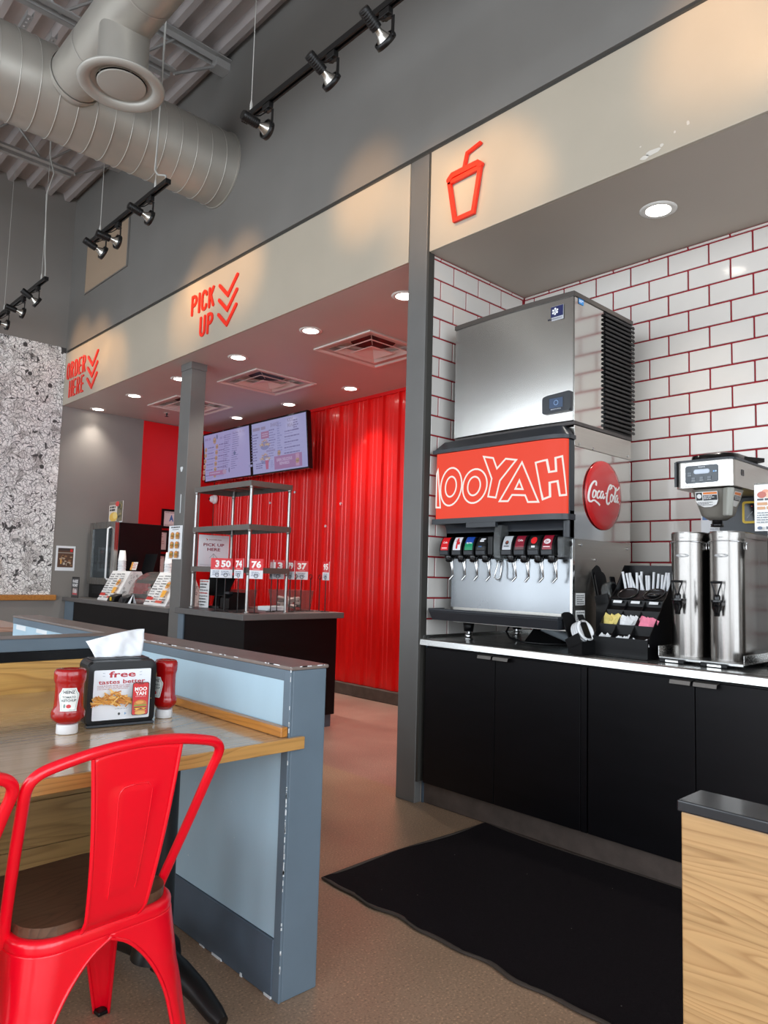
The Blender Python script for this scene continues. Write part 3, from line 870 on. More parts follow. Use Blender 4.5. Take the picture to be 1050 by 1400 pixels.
t = thing('sprinkler', 'small pendant fire sprinkler in the soffit left of the far column', 'sprinkler', (3.99, 8.13, zc_))
mb = MB(); mb.lathe([(0.0, -0.002), (0.035, -0.003), (0.038, -0.0005)], (3.99, 8.13, zc_), 20); mb.build('escutcheon', 'white_trim', t)
mb = MB(); mb.lathe([(0.012, -0.003), (0.01, -0.02), (0.006, -0.04), (0.004, -0.045)], (3.99, 8.13, zc_), 12)
mb.lathe([(0.0, -0.047), (0.022, -0.046), (0.024, -0.044), (0.0, -0.043)], (3.99, 8.13, zc_), 14); mb.build('head', 'black_metal', t)

# vent throats are black discs: the duct's inner shade is put into their colour
# ---- track lights
XT, ZT = 2.2, 3.985
def spot_head(track, y, tilt, power, yawd=0.0):
    """a lamp holder hanging from the rail and aimed at the wall"""
    aim = Vector((math.cos(tilt), math.sin(yawd)*0.5, -math.sin(tilt))).normalized()
    piv = Vector((XT, y, ZT-0.172))
    h = MB(); h.box(XT-0.016, XT+0.016, y-0.035, y+0.035, ZT-0.052, ZT-0.017)
    h.cyl((XT, y, ZT-0.052), (XT, y, ZT-0.066), 0.013, 12)
    hd = h.build('lamp_holder', 'black_metal', track, bevel=0.003)
    side = aim.cross(Vector((0, 0, 1))).normalized()
    m = MB()
    for s in (1,):
        q = piv + side*0.052*s
        m.beam((XT, y, ZT-0.064), (XT + side.x*0.052, y + side.y*0.052, ZT-0.075), 0.018, 0.005)
        m.beam((XT + side.x*0.052, y + side.y*0.052, ZT-0.072), q, 0.018, 0.005, upv=tuple(aim))
        m.cyl(q - side*0.006, q + side*0.012, 0.011, 10)
    m.build('yoke', 'black_metal', hd)
    R3 = aim.to_track_quat('Z', 'Y').to_matrix().to_4x4()
    T = Matrix.Translation(piv) @ R3
    m = MB(); m.lathe([(0.0, -0.165), (0.026, -0.165), None, (0.028, -0.16), (0.028, -0.062), None, (0.0, -0.062)], (0, 0, 0), 18)
    for k in range(7): m.lathe([(0.0285, -0.155+k*0.012), (0.0305, -0.152+k*0.012), (0.0285, -0.149+k*0.012)], (0, 0, 0), 18)
    m.xf(T); m.build('socket', 'black_metal', hd)
    m = MB(); m.lathe([(0.017, -0.062), (0.019, -0.045), (0.03, -0.022), (0.046, 0.0), (0.047, 0.006)], (0, 0, 0), 22); m.xf(T); m.build('bulb', 'silver_bulb', hd)
    m = MB(); m.lathe([(0.0, 0.012), (0.03, 0.011), (0.046, 0.006)], (0, 0, 0), 22); m.xf(T); m.build('bulb_face', 'lens', hd)
    m = MB(); m.lathe([(0.049, -0.012), (0.056, -0.012), (0.056, 0.016), (0.049, 0.016), (0.049, -0.012)], (0, 0, 0), 24); m.xf(T); m.build('gimbal_ring', 'black_metal', hd)
    a = T @ Vector((0, 0, -0.16)); c0 = Vector((XT, y, ZT-0.06))
    m = MB(); m.tube([c0, c0.lerp(a, 0.3)+Vector((0, 0, -0.02)), c0.lerp(a, 0.7)+Vector((-0.01, 0, -0.02)), a], 0.004, 6); m.build('lead', 'black_metal', hd)
    if power: light('track_beam', 'SPOT', piv + aim*0.03, power, (1.0, 0.56, 0.23), 0.04, aim, math.radians(62), 0.9)
def track(label, y0, y1, lamps, wires, cord):
    t = thing('track_light', label, 'track light', (XT, (y0+y1)/2, ZT), 0)
    m = MB(); m.box(XT-0.018, XT+0.018, y0, y1, ZT, ZT+0.018); m.box(XT-0.018, XT-0.008, y0, y1, ZT-0.016, ZT); m.box(XT+0.008, XT+0.018, y0, y1, ZT-0.016, ZT)
    m.box(XT-0.02, XT+0.02, y0-0.006, y0, ZT-0.017, ZT+0.019); m.box(XT-0.02, XT+0.02, y1, y1+0.006, ZT-0.017, ZT+0.019)
    m.build('rail', 'black_metal', t)
    for (y, tilt, p) in lamps: spot_head(t, y, math.radians(tilt), p)
    for y in wires:
        m = MB(); m.tube([(XT, y, ZT+0.018), (XT, y, ZC)], 0.0028, 5); m.lathe([(0.006, 0), (0.009, 0.01), (0.009, 0.05), (0.004, 0.075)], (XT, y, ZT+0.018), 10)
        m.build('suspension_wire', 'wire', t)
    if cord:
        m = MB(); m.tube(cord, 0.0065, 7); m.build('power_cord', 'wire', t)
    return t
track('track light nearest the camera, its lamps high above the fascia', 0.75, 3.667, [(3.42, 5, 22), (2.83, 25, 22), (2.42, 28, 22), (1.15, 15, 22)], (3.60, 2.30, 0.95), None)
track('middle track light of three, in front of the round duct', 4.66, 6.03, [(5.77, 20, 22), (5.49, 6, 22), (4.93, 12, 22)], (5.86, 4.86),
      [(XT, 4.69, ZT+0.018), (XT, 4.70, ZT+0.06), (XT-0.01, 4.80, ZT+0.10), (XT-0.01, 4.86, ZT+0.16), (XT-0.005, 4.85, ZT+0.4), (XT, 4.83, ZC)])
track('farthest track light of three, in front of the doodle wallpaper', 7.13, 8.62, [(7.36, 30, 22), (7.79, 10, 22), (8.31, 3, 22)], (7.27, 8.45),
      [(XT, 7.17, ZT+0.018), (XT, 7.17, ZT+0.10), (XT, 7.22, ZT+0.28), (XT, 7.30, ZT+0.9), (XT, 7.12, ZT+1.05), (XT, 7.28, ZT+1.3), (XT, 7.3, ZC)])

# ---- raised red letters on the fascia
GL = {
 'P': [[(0, 0), (0, 1)], arc(0.22, 0.75, 0.3, 0.25, 90, -90, 8)], 'I': [[(0, 0), (0, 1)]],
 'C': [arc(0.25, 0.75, 0.25, 0.25, 10, 180, 8) + arc(0.25, 0.25, 0.25, 0.25, 180, 350, 8)],
 'K': [[(0, 0), (0, 1)], [(0.46, 1), (0.06, 0.48)], [(0.16, 0.6), (0.5, 0)]],
 'U': [[(0, 1)] + arc(0.25, 0.25, 0.25, 0.25, 180, 360, 10) + [(0.5, 1)]],
 'O': [arc(0.25, 0.75, 0.25, 0.25, 0, 180, 8) + arc(0.25, 0.25, 0.25, 0.25, 180, 360, 8) + [(0.5, 0.76)]],
 'R': [[(0, 0), (0, 1)], arc(0.22, 0.76, 0.28, 0.24, 90, -90, 8), [(0.22, 0.52), (0.48, 0)]],
 'D': [[(0, 0), (0, 1)], [(0.0, 1), (0.14, 1)] + arc(0.2, 0.7, 0.3, 0.3, 90, 0, 6) + arc(0.2, 0.3, 0.3, 0.3, 0, -90, 6) + [(0, 0)]],
 'E': [[(0, 0), (0, 1)], [(0, 1), (0.42, 1)], [(0, 0.5), (0.36, 0.5)], [(0, 0), (0.42, 0)]],
 'H': [[(0, 0), (0, 1)], [(0.48, 0), (0.48, 1)], [(0, 0.5), (0.48, 0.5)]],
}
GL['P'][1] = [(0, 1)] + GL['P'][1] + [(0, 0.5)]; GL['R'][1] = [(0, 1)] + GL['R'][1] + [(0, 0.52)]
def letters(sign, text, fr, u, v, h, w, stroke, gap):
    for ch in text:
        mb = MB(); hh = h - stroke
        gw = max(p[0] for s in GL[ch] for p in s)
        for i, s in enumerate(GL[ch]):
            pts = [(u + stroke/2 + p[0]*w*2, v + stroke/2 + p[1]*hh) for p in s]
            mb.prism(ribbon_outline(pts, stroke), fr, 0.001, 0.010 + 0.0003*i)
        mb.build('letter', 'sign_red', sign)
        u += gw*w*2 + stroke + gap
    return u
def chevrons(sign, fr, u0, v0, u1, step, w):
    for k in range(3):
        dv = -k*step
        pts = [(u0, v0+dv), (u0 + (u1-u0)*0.50, v0+dv-0.115), (u1, v0+dv+0.02)]
        mb = MB(); mb.prism(ribbon_outline(pts, w), fr, 0.001, 0.012); mb.build('chevron', 'sign_red', sign)
fr = plane_nx(XW-0.0005, 5.70, 3.24)
t = thing('pickup_sign', 'raised red PICK UP lettering with three chevrons on the beige fascia', 'sign', (XW, 5.35, 3.43), 0)
letters(t, 'PICK', fr, 0.0, 0.225, 0.185, 0.068, 0.028, 0.024)
letters(t, 'UP', fr, 0.165, 0.0, 0.185, 0.068, 0.028, 0.026)
chevrons(t, fr, 0.475, 0.375, 0.745, 0.124, 0.030)
fr = plane_nx(XW-0.0005, 8.66, 3.205)
t = thing('order_sign', 'raised red ORDER HERE lettering with three chevrons at the far end of the fascia', 'sign', (XW, 8.2, 3.4), 0)
letters(t, 'ORDER', fr, 0.0, 0.225, 0.20, 0.066, 0.022, 0.033)
letters(t, 'HERE', fr, 0.10, 0.0, 0.20, 0.068, 0.022, 0.034)
chevrons(t, fr, 0.640, 0.375, 0.905, 0.124, 0.032)
fr = plane_nx(XW-0.0005, 2.70, 3.25)
t = thing('cup_sign', 'raised red drink cup with straw on the beige alcove fascia', 'sign', (XW, 2.55, 3.25), 0)
for nm, pts, wd, dp in (('cup_outline', [(0.025, 0.255), (0.070, 0.02), (0.205, 0.02), (0.250, 0.262), (0.026, 0.258)], 0.024, 0.022),
                        ('cup_lid', [(0.025, 0.272), (0.05, 0.292), (0.235, 0.292), (0.255, 0.275)], 0.032, 0.026),
                        ('straw', [(0.133, 0.31), (0.153, 0.385), (0.247, 0.405)], 0.018, 0.020)):
    mb = MB(); mb.prism(ribbon_outline(pts, wd), fr, 0.004, dp); mb.build(nm, 'sign_red', t)

# ================================================================== DRINKS ALCOVE
# ---- base cabinets, countertop
def cabinet(y0, y1, label, first=False):
    t = thing('base_cabinet', label, 'cabinet', (3.01, (y0+y1)/2, 0.12))
    MB().box(3.018, 3.9, y0+0.001, y1-0.001, 0.125, 0.862).build('carcass', 'black_cab', t)
    fil = 0.037
    ym = (y1 + y0 + fil)/2
    for a, c in ((ym+0.002, y1-0.004), (y0+fil, ym-0.002)):
        d = MB().box(3.0, 3.017, a, c, 0.12, 0.855).build('door', 'black_cab', t, bevel=0.0015)
        # edge pull at the top, near the meeting stiles
        if a > ym: ya, yb = ym+0.006, ym+0.092
        else: ya, yb = ym-0.1, ym-0.006
        mb = MB(); mb.add([(3.0, ya, 0.857), (3.0, yb, 0.857), (2.972, yb, 0.853), (2.972, ya, 0.853), (2.966, yb, 0.838), (2.966, ya, 0.838)],
                          [(0, 1, 2, 3), (3, 2, 4, 5)])
        mb.build('handle', 'shelf_steel', d, solid=0.002)
    MB().box(3.0, 3.017, y0+0.003, y0+fil-0.004, 0.12, 0.855).build('filler_strip', 'black_cab', t)
    return t
cabinet(1.797, 2.818, 'black two-door base cabinet under the drink dispenser')
cabinet(0.775, 1.797, 'black two-door base cabinet under the tea urns')
cabinet(-0.247, 0.775, 'black base cabinet half hidden behind the oak divider')
structure(MB().box(3.035, 3.92, -1.19, YP-0.004, 0, 0.124).build('baseboard_alcove', 'concrete_base', bevel=0.006))
t = thing('countertop', 'stainless steel countertop running along the tiled alcove', 'countertop', (3.45, 0.8, 0.865))
mb = MB(); mb.prism([(2.978, 0.869), (XB-0.006, 0.869), (XB-0.006, 0.906), (2.990, 0.906), (2.985, 0.9035), (2.9825, 0.899)], lambda u, v, d=0: (u, d, v), -1.19, YP-0.004); mb.build('slab', 'steel', t, bevel=0.001)
MB().box(XB-0.012, XB-0.003, -1.19, YP-0.004, 0.9065, 0.928).build('back_lip', 'steel', t)
MB().box(3.0, XB-0.014, YP-0.012, YP-0.005, 0.9065, 0.922).build('side_lip', 'steel', t)

# ---- ice machine
IY0, IY1, IX0, IX1 = 1.952, 2.742, 3.12, 3.71
t = thing('ice_machine', 'stainless steel ice machine on top of the drink dispenser', 'ice machine', (3.4, 2.35, 2.035))
mb = MB()
def bow(y):   # slightly bowed front panel
    s = (y-IY0)/(IY1-IY0); return 3.121 - 0.016*math.sin(PI*s)
N = 28; prof = []
for i in range(N+1):
    y = IY0 + 0.003 + (IY1-IY0-0.006)*i/N; prof.append((bow(y), y))
a = [(x, y, 2.052) for x, y in prof]; c = [(x, y, 2.692) for x, y in prof]
n = len(prof); mb.add(a+c, [(i, i+1, n+i+1, n+i) for i in range(n-1)], 0, True)
mb.box(3.125, 3.15, IY0+0.003, IY1-0.003, 2.052, 2.692)
mb.build('front_panel', 'steel_front', t)
MB().box(3.15, IX1, IY0+0.006, IY1, 2.05, 2.692).build('cabinet', 'steel_pol', t)
MB().box(3.13, 3.408, IY0, IY0+0.006, 2.05, 2.692).build('side_panel', 'steel_pol', t)
mb = MB(); pts = [(3.112, IY0-0.006), (3.722, IY0-0.006), (3.722, IY1+0.004), (3.112, IY1+0.004)]
fr_t = lambda u, v, d=0: (u, v, d)
pts = [(3.722, IY0-0.006), (3.722, IY1+0.004)] + [(bow(IY1-(IY1-IY0)*k/20)-0.008, IY1+0.004-(IY1-IY0+0.010)*k/20) for k in range(21)]
mb.prism(pts, fr_t, 2.692, 2.715); mb.build('top_cap', mat('ice_machine_cap', (72, 66, 62), 0.4), t, bevel=0.004)
mb = MB(); mb.box(3.13, 3.712, IY0-0.003, IY1+0.002, 2.030, 2.05); mb.build('base_rail', mat('ice_machine_base', (66, 60, 58), 0.4), t, bevel=0.003)
MB().box(3.41, 3.712, IY0+0.0005, IY0+0.0055, 2.05, 2.692).build('louver_backing', 'black', t)
n_sl = 26; first = None
for k in range(n_sl):
    z0 = 2.062 + k*(0.622/n_sl)
    if first is None:
        mb = MB(); mb.tube([(3.408, 0, 0), (3.66, -0.004, 0), (3.70, -0.010, 0), (3.716, -0.004, 0)], 0.0082, 8, sy=1.0)
        first = mb.build('louver_slat', 'black_gloss', t, shift=False); o = first
    else:
        o = first.copy(); col.objects.link(o)
    o.location = (-3.4, IY0-0.006-2.35, z0-2.035+0.008)
# badge: dark blue plate with a white flower emblem, silver strip below with lettering
fr = plane_nx(3.1165, 2.105, 2.585)
ar = Art(fr, 0.003); ar.rect(0, 0.0, 0.097, 0.076, (196, 198, 204)); ar.rect(0.002, 0.019, 0.095, 0.075, (22, 30, 84))
for k in range(6):
    a = k*PI/3 + PI/6; u, v = 0.048+0.014*math.cos(a), 0.048+0.014*math.sin(a)
    ar.ell(u, v, 0.0058, 0.0058, (245, 246, 250), 12)
    ar.line([(0.048, 0.048), (u, v)], 0.0045, (245, 246, 250))
ar.ell(0.048, 0.048, 0.0035, 0.0035, (22, 30, 84), 10)
ar.text('Manitowoc', 0.048, 0.0055, 0.009, (40, 44, 70), 0.01, 0.085, 'c')
ar.build('badge', 'print_gloss', t)
# control pod
mb = MB(); poly = [(0, 0.004), (0.012, -0.004), (0.158, 0.0), (0.166, 0.008), (0.166, 0.094), (0.160, 0.1), (0.03, 0.092), (0.006, 0.086), (0, 0.076)]
frc = plane_nx(3.1165, 2.123, 2.100); mb.prism(poly, frc, -0.004, 0.018); mb.build('control_pod', 'charcoal', t, bevel=0.004)
ar = Art(plane_nx(3.1165-0.018, 2.082, 2.108), 0.001); ar.rect(0, 0, 0.086, 0.068, (18, 28, 44)); ar.rect(0.004, 0.014, 0.082, 0.064, (42, 66, 98))
ar.ell(0.043, 0.04, 0.014, 0.014, (110, 140, 180)); ar.ell(0.043, 0.04, 0.010, 0.010, (42, 66, 98)); ar.text('MANITOWOC', 0.043, 0.004, 0.006, (190, 196, 205), 0.01, 0.06, 'c')
ar.build('control_screen', 'print_gloss', t)
ar = Art(plane_ny(IY0, 3.16, 2.662), 0.002); ar.rect(0, 0, 0.05, 0.032, (40, 130, 200)); ar.rect(0.004, 0.018, 0.046, 0.022, (225, 236, 246)); ar.rect(0.004, 0.010, 0.03, 0.014, (225, 236, 246))
ar.build('blue_sticker', 'print_gloss', t)
mb = MB(); mb.cyl((3.109, 2.30, 2.703), (3.100, 2.30, 2.703), 0.006, 10); mb.build('cap_screw', 'black_gloss', t)

# ---- drink dispenser
t = thing('drink_dispenser', 'eight-valve fountain drink dispenser with red lit sign, left in the alcove', 'drink dispenser', (3.4, 2.35, 0.906))
DY0, DY1 = 1.955, 2.74
MB().box(3.14, 3.695, DY0+0.004, DY1, 1.0, 2.02).build('body', 'steel_x', t)
MB().box(3.135, 3.697, DY0, DY0+0.004, 0.985, 1.455).build('lower_side_panel', 'steel_x', t)
MB().box(3.135, 3.697, DY0, DY0+0.003, 1.458, 1.922).build('upper_side_panel', 'steel_pol', t)
mb = MB(); mb.box(3.128, 3.698, DY0-0.006, DY0-0.001, 1.922, 2.026); mb.build('bin_strip', 'steel_x', t, bevel=0.001)
for x, z in ((3.17, 1.935), (3.66, 1.94), (3.3, 1.93), (3.19, 1.43), (3.33, 1.36), (3.66, 1.43), (3.66, 1.0)):
    mb = MB(); mb.cyl((x, DY0, z), (x, DY0-0.009, z), 0.007, 8); mb.build('screw', 'chrome', t)
# sign face wraps round the right corner
YC = 2.078; RX, RY = 0.052, 0.124; KA = 0.142/(PI/2)
def sgn(u, v, d=0):   # u metres from the left end along the face
    L = 2.79 - YC
    if u <= L: return (3.034-d, 2.79-u, v)
    a = (u-L)/KA
    if a <= PI/2: return (3.034+RX-(RX+d)*math.cos(a), YC-(RY+d)*math.sin(a), v)
    return (3.034+RX+(u-L-KA*PI/2), YC-RY-d, v)
UL = 2.79-YC + 0.142 - 0.004
us = [UL*k/40 for k in range(41)]; L0 = 2.79-YC
us = [0, L0*0.25, L0*0.5, L0*0.75] + [L0 + (UL-L0)*k/10 for k in range(11)]
mb = MB(); n = len(us)
a = [sgn(u, 1.578) for u in us]; c = [sgn(u, 1.95) for u in us]
mb.add(a+c, [(i, i+1, n+i+1, n+i) for i in range(n-1)], 0, True, s2l((246, 66, 32)))
sf = mb.build('sign_face', 'print_lit', t, fix=False)
# outlined lettering
def dens(pts, closed=True, step=0.012):
    out = []; n = len(pts)
    for i in range(n if closed else n-1):
        p, q = pts[i], pts[(i+1) % n]; L = math.hypot(q[0]-p[0], q[1]-p[1]); k = max(1, int(L/step))
        out += [(p[0]+(q[0]-p[0])*j/k, p[1]+(q[1]-p[1])*j/k) for j in range(k)]
    if not closed: out.append(pts[-1])
    return out
Wt = s2l((255, 246, 238))
mb = MB()
def oc(pts, closed=True): strip(mb, dens(pts, closed), 0.0096, sgn, 0.0012, closed, 0, Wt)
# picture-to-sheet map measured on the sign: x 0..1050 over the zoomed crop, y down
def tr(pts):
    o = []
    for x, y in pts:
        # left edge x=38 (top 165, bottom 622); bend x=810 (top 62, bottom 585); right end x=975
        if x <= 810: s = (x-38)/(810-38); s = s/(1.0+0.24*(1-s)) ; u = L0*s
        else: u = L0 + (UL-L0)*math.asin(min(1, (x-810)/165.0))/(PI/2)
        xx = min(x, 975)
        yt = 165 + (62-165)*(xx-38)/(810-38) if xx < 810 else 62 + (xx-810)*0.16
        yb = 622 + (585-622)*(xx-38)/(810-38) if xx < 810 else 585 + (xx-810)*0.02
        o.append((u, 1.95 - (1.95-1.578)*(y-yt)/(yb-yt)))
    return o
oc(tr([(40, 540), (82, 540), (52, 272), (40, 300)]), True)
def ellp(cx, cy, rx, ry, n=30, rot=0.12): 
    return [(cx+rx*math.cos(2*PI*k/n)-ry*rot*math.sin(2*PI*k/n), cy+ry*math.sin(2*PI*k/n)) for k in range(n)]
oc(tr(ellp(180, 390, 97, 135))); oc(tr(ellp(180, 390, 50, 72)))
oc(tr(ellp(382, 383, 94, 122))); oc(tr(ellp(378, 383, 49, 67)))
oc(tr([(450, 172), (518, 182), (545, 258), (602, 188), (668, 198), (566, 345), (540, 466), (486, 458), (510, 330)]))
oc(tr([(565, 492), (702, 216), (795, 500), (738, 500), (722, 452), (645, 448), (620, 492)]))
oc(tr([(688, 345), (664, 405), (708, 408)]))
oc(tr([(778, 222), (850, 212), (868, 300), (915, 300), (910, 210), (950, 205), (970, 465), (938, 468), (924, 370), (872, 374), (876, 470), (822, 484)]))
mb.build('sign_lettering', 'print_lit', t, fix=False)
# hood cap, side frame, bezel
def loop_plan(off, x_back=3.13, left=2.80):
    P = [(x_back, left+off), (3.034-off, left+off)]
    P += [(3.034+RX-(RX+off)*math.cos(a), YC-(RY+off)*math.sin(a)) for a in [PI/2*k/14 for k in range(15)]]
    P += [(x_back, YC-RY-off)]
    return P
mb = MB()
mb.prism(loop_plan(0.012), lambda u, v, d=0: (u, v, d), 1.952, 1.972)
lo = loop_plan(0.006); hi_ = loop_plan(-0.035); n = len(lo)
mb.add([(x, y, 1.972) for x, y in lo] + [(x, y, 2.022) for x, y in hi_] , [(i, (i+1) % n, n+(i+1) % n, n+i) for i in range(n)], 0, True)
mb.add([(x, y, 2.022) for x, y in hi_], [tuple(range(n))], 0)
mb.build('hood_cap', 'charcoal', t)
mb = MB(); mb.prism(loop_plan(0.010), lambda u, v, d=0: (u, v, d), 1.548, 1.577)
mb.box(3.028, 3.05, 2.36, 2.56, 1.522, 1.548); mb.build('lower_bezel', 'charcoal', t)
mb = MB(); mb.box(3.087, 3.136, DY0-0.004, DY0+0.02, 1.458, 1.952); mb.box(3.088, 3.135, DY0-0.004, 1.99, 1.458, 1.6)
mb.build('side_frame', 'charcoal', t, bevel=0.006)
# curved dark back of the valve recess
mb = MB(); pf = [(3.06, 1.55), (3.085, 1.548), (3.10, 1.53), (3.108, 1.50), (3.108, 1.46)]
A = [(x, 2.77, z) for x, z in pf]; B = [(x, DY0+0.01, z) for x, z in pf]; n = len(pf)
mb.add(A+B, [(i, i+1, n+i+1, n+i) for i in range(n-1)], 0, True); mb.box(3.108, 3.14, DY0+0.01, 2.77, 1.355, 1.55)
mb.build('recess_back', 'charcoal', t)
# splash plate
MB().box(3.125, 3.14, DY0+0.012, DY1+0.004, 1.085, 1.356).build('splash_plate', 'steel_splash', t)
mb = MB(); mb.box(3.122, 3.142, DY0-0.001, DY0+0.012, 0.985, 1.456); mb.build('corner_post', 'steel_pol', t)
# drip tray
mb = MB()
mb.hexa([(3.02, 1.965, 1.012), (3.13, 1.965, 1.012), (3.13, 2.79, 1.012), (3.02, 2.79, 1.012),
         (2.998, 1.956, 1.062), (3.13, 1.956, 1.062), (3.13, 2.80, 1.062), (2.998, 2.80, 1.062)])
mb.box(2.996, 3.012, 1.955, 2.801, 1.062, 1.076); mb.box(3.012, 3.125, 1.955, 1.969, 1.062, 1.076); mb.box(3.012, 3.125, 2.787, 2.801, 1.062, 1.076)
mb.build('drip_tray', 'charcoal', t, bevel=0.004)
mb = MB()
for k in range(38): yy = 1.973 + k*0.0215; mb.box(3.014, 3.122, yy, yy+0.008, 1.066, 1.072)
mb.box(3.014, 3.020, 1.970, 2.786, 1.063, 1.0705); mb.box(3.116, 3.122, 1.970, 2.786, 1.063, 1.0705)
mb.build('drip_grille', 'steel', t)
# feet
for fx_, fy_ in ((3.185, 2.66), (3.185, 1.985), (3.64, 2.66), (3.64, 1.985)):
    mb = MB(); mb.lathe([(0.0, 1.005), (0.034, 1.005), (0.026, 0.95), (0.0, 0.95)], (fx_, fy_, 0), 20); f_ = mb.build('foot', 'black', t)
    mb = MB(); mb.lathe([(0.016, 0.951), (0.016, 0.938), None, (0.021, 0.938), (0.021, 0.926), None, (0.015, 0.926), (0.015, 0.918), (0.026, 0.914), (0.028, 0.907), (0.0, 0.9065)], (fx_, fy_, 0), 20); mb.build('foot_leveller', 'chrome', f_)
# valves
def valve(y, kind):
    """valve head with a curved printed face; y = centre"""
    hw = 0.036
    pf = [(3.03, 1.372), (3.026, 1.398), (3.030, 1.42), (3.040, 1.448), (3.056, 1.47), (3.07, 1.474), (3.108, 1.474), (3.108, 1.372)]
    mb = MB(); mb.prism(pf, lambda u, v, d=0: (u, y+d, v), -hw, hw)
    vb = mb.build('valve', 'black', t)
    face = [(3.0275, 1.400), (3.030, 1.418), (3.035, 1.436), (3.0415, 1.451), (3.049, 1.463), (3.056, 1.4705)]
    Ls = [0]
    for p, q in zip(face[:-1], face[1:]): Ls.append(Ls[-1]+math.hypot(q[0]-p[0], q[1]-p[1]))
    def ff(u, v, d=0):
        s = min(max(v, 0), 1)*Ls[-1]
        for i in range(len(face)-1):
            if s <= Ls[i+1]+1e-9:
                k = (s-Ls[i])/(Ls[i+1]-Ls[i]); x = face[i][0]+(face[i+1][0]-face[i][0])*k; z = face[i][1]+(face[i+1][1]-face[i][1])*k
                dx, dz = face[i+1][0]-face[i][0], face[i+1][1]-face[i][1]; L = math.hypot(dx, dz)
                return (x - (d+0.0012)*dz/L, y + 0.027 - u*0.054, z + (d+0.0012)*dx/L)
    ar = Art(ff, 0.0002, 0.0003)
    def band(v0, v1, rgb, u0=0, u1=1):
        N = 8; 
        d = ar._n()
        for k in range(N):
            a, b = v0+(v1-v0)*k/N, v0+(v1-v0)*(k+1)/N
            ar.mb.add([ff(u0, a, d), ff(u1, a, d), ff(u1, b, d), ff(u0, b, d)], [(0, 1, 2, 3)], 0, False, s2l(rgb))
    if kind == 'red': band(0, 1, (214, 26, 34)); ar.text('Cola', 0.5, 0.5, 0.16, (250, 240, 240), 0.02, 0.6, 'c'); ar.rect(0.15, 0.12, 0.85, 0.2, (244, 200, 200))
    elif kind == 'white': band(0, 1, (226, 226, 230)); band(0.1, 0.9, (206, 30, 40), 0.38, 0.6); ar.text('Diet', 0.5, 0.62, 0.16, (206, 30, 40), 0.03, 0.5, 'c'); ar.rect(0.58, 0.4, 0.85, 0.6, (206, 30, 40))
    elif kind == 'green': band(0, 0.5, (16, 140, 96)); band(0.5, 1, (24, 70, 160)); ar.text('Sprite', 0.5, 0.42, 0.16, (236, 246, 240), 0.03, 0.7, 'c')
    elif kind == 'black_white': band(0, 1, (22, 22, 24)); ar.rect(0.3, 0.74, 0.9, 0.84, (236, 236, 240)); ar.rect(0.25, 0.58, 0.75, 0.70, (236, 236, 240)); ar.rect(0.2, 0.2, 0.6, 0.28, (60, 100, 150))
    elif kind == 'grey': band(0, 1, (190, 194, 198)); ar.d = 0.0024; ar.ell(0.5, 0.48, 0.2, 0.14, (70, 60, 60)); ar.ell(0.5, 0.52, 0.1, 0.08, (150, 70, 50)); ar.rect(0.2, 0.2, 0.8, 0.26, (70, 70, 74))
    elif kind == 'cherry': band(0, 1, (132, 22, 44)); ar.text('Coke', 0.5, 0.56, 0.16, (244, 230, 232), 0.02, 0.6, 'c'); band(0, 0.16, (70, 16, 28))
    elif kind == 'zero': band(0, 1, (20, 20, 22)); ar.d = 0.0030; ar.ell(0.5, 0.6, 0.34, 0.24, (222, 34, 38)); ar.rect(0.3, 0.12, 0.7, 0.24, (226, 226, 226))
    elif kind == 'dr': band(0, 1, (140, 18, 42)); ar.d = 0.0030; ar.ell(0.5, 0.52, 0.36, 0.17, (236, 224, 226)); ar.text('Dr', 0.5, 0.44, 0.15, (140, 18, 42), 0.03, 0.4, 'c'); ar.rect(0.15, 0.14, 0.85, 0.2, (240, 210, 214))
    ar.build('flavour_label', 'print_gloss', vb)
    mb = MB(); mb.hexa([(3.024, y-0.03, 1.376), (3.03, y-0.03, 1.376), (3.03, y+0.03, 1.376), (3.024, y+0.03, 1.376),
                        (3.0225, y-0.03, 1.396), (3.028, y-0.03, 1.396), (3.028, y+0.03, 1.396), (3.0225, y+0.03, 1.396)]); mb.build('push_pad', 'charcoal', vb)
    mb = MB(); mb.lathe([(0.022, 1.373), (0.024, 1.362), (0.019, 1.35), (0.02, 1.343), (0.012, 1.335), (0.0, 1.335)], (3.062, y-0.006, 0), 16); mb.build('nozzle', 'black_gloss', vb)
    mb = MB(); yl = y - 0.030
    mb.tube([(3.09, yl, 1.372), (3.07, yl-0.002, 1.352), (3.06, yl-0.002, 1.335), (3.072, yl, 1.275), (3.076, yl+0.002, 1.262)], 0.0042, 7)
    mb.tube([(3.09, yl+0.016, 1.372), (3.073, yl+0.014, 1.352), (3.064, yl+0.012, 1.335), (3.076, yl+0.004, 1.275), (3.076, yl+0.002, 1.262)], 0.0042, 7)
    mb.tube([(3.076, yl+0.002, 1.262), (3.066, yl+0.02, 1.238)], 0.0055, 7)
    mb.build('lever', 'chrome', vb)
for yv, kd in ((2.715, 'red'), (2.625, 'white'), (2.540, 'green'), (2.455, 'black_white'), (2.285, 'grey'), (2.205, 'cherry'), (2.120, 'zero'), (2.040, 'dr')): valve(yv, kd)
mb = MB(); mb.box(3.05, 3.115, 1.957, 1.995, 1.362, 1.462); mb.build('clear_end_cover', 'clear', t, bevel=0.004)
mb = MB(); mb.box(3.035, 3.108, 2.382, 2.418, 1.372, 1.474); mb.build('blank_panel', 'black', t, bevel=0.006)
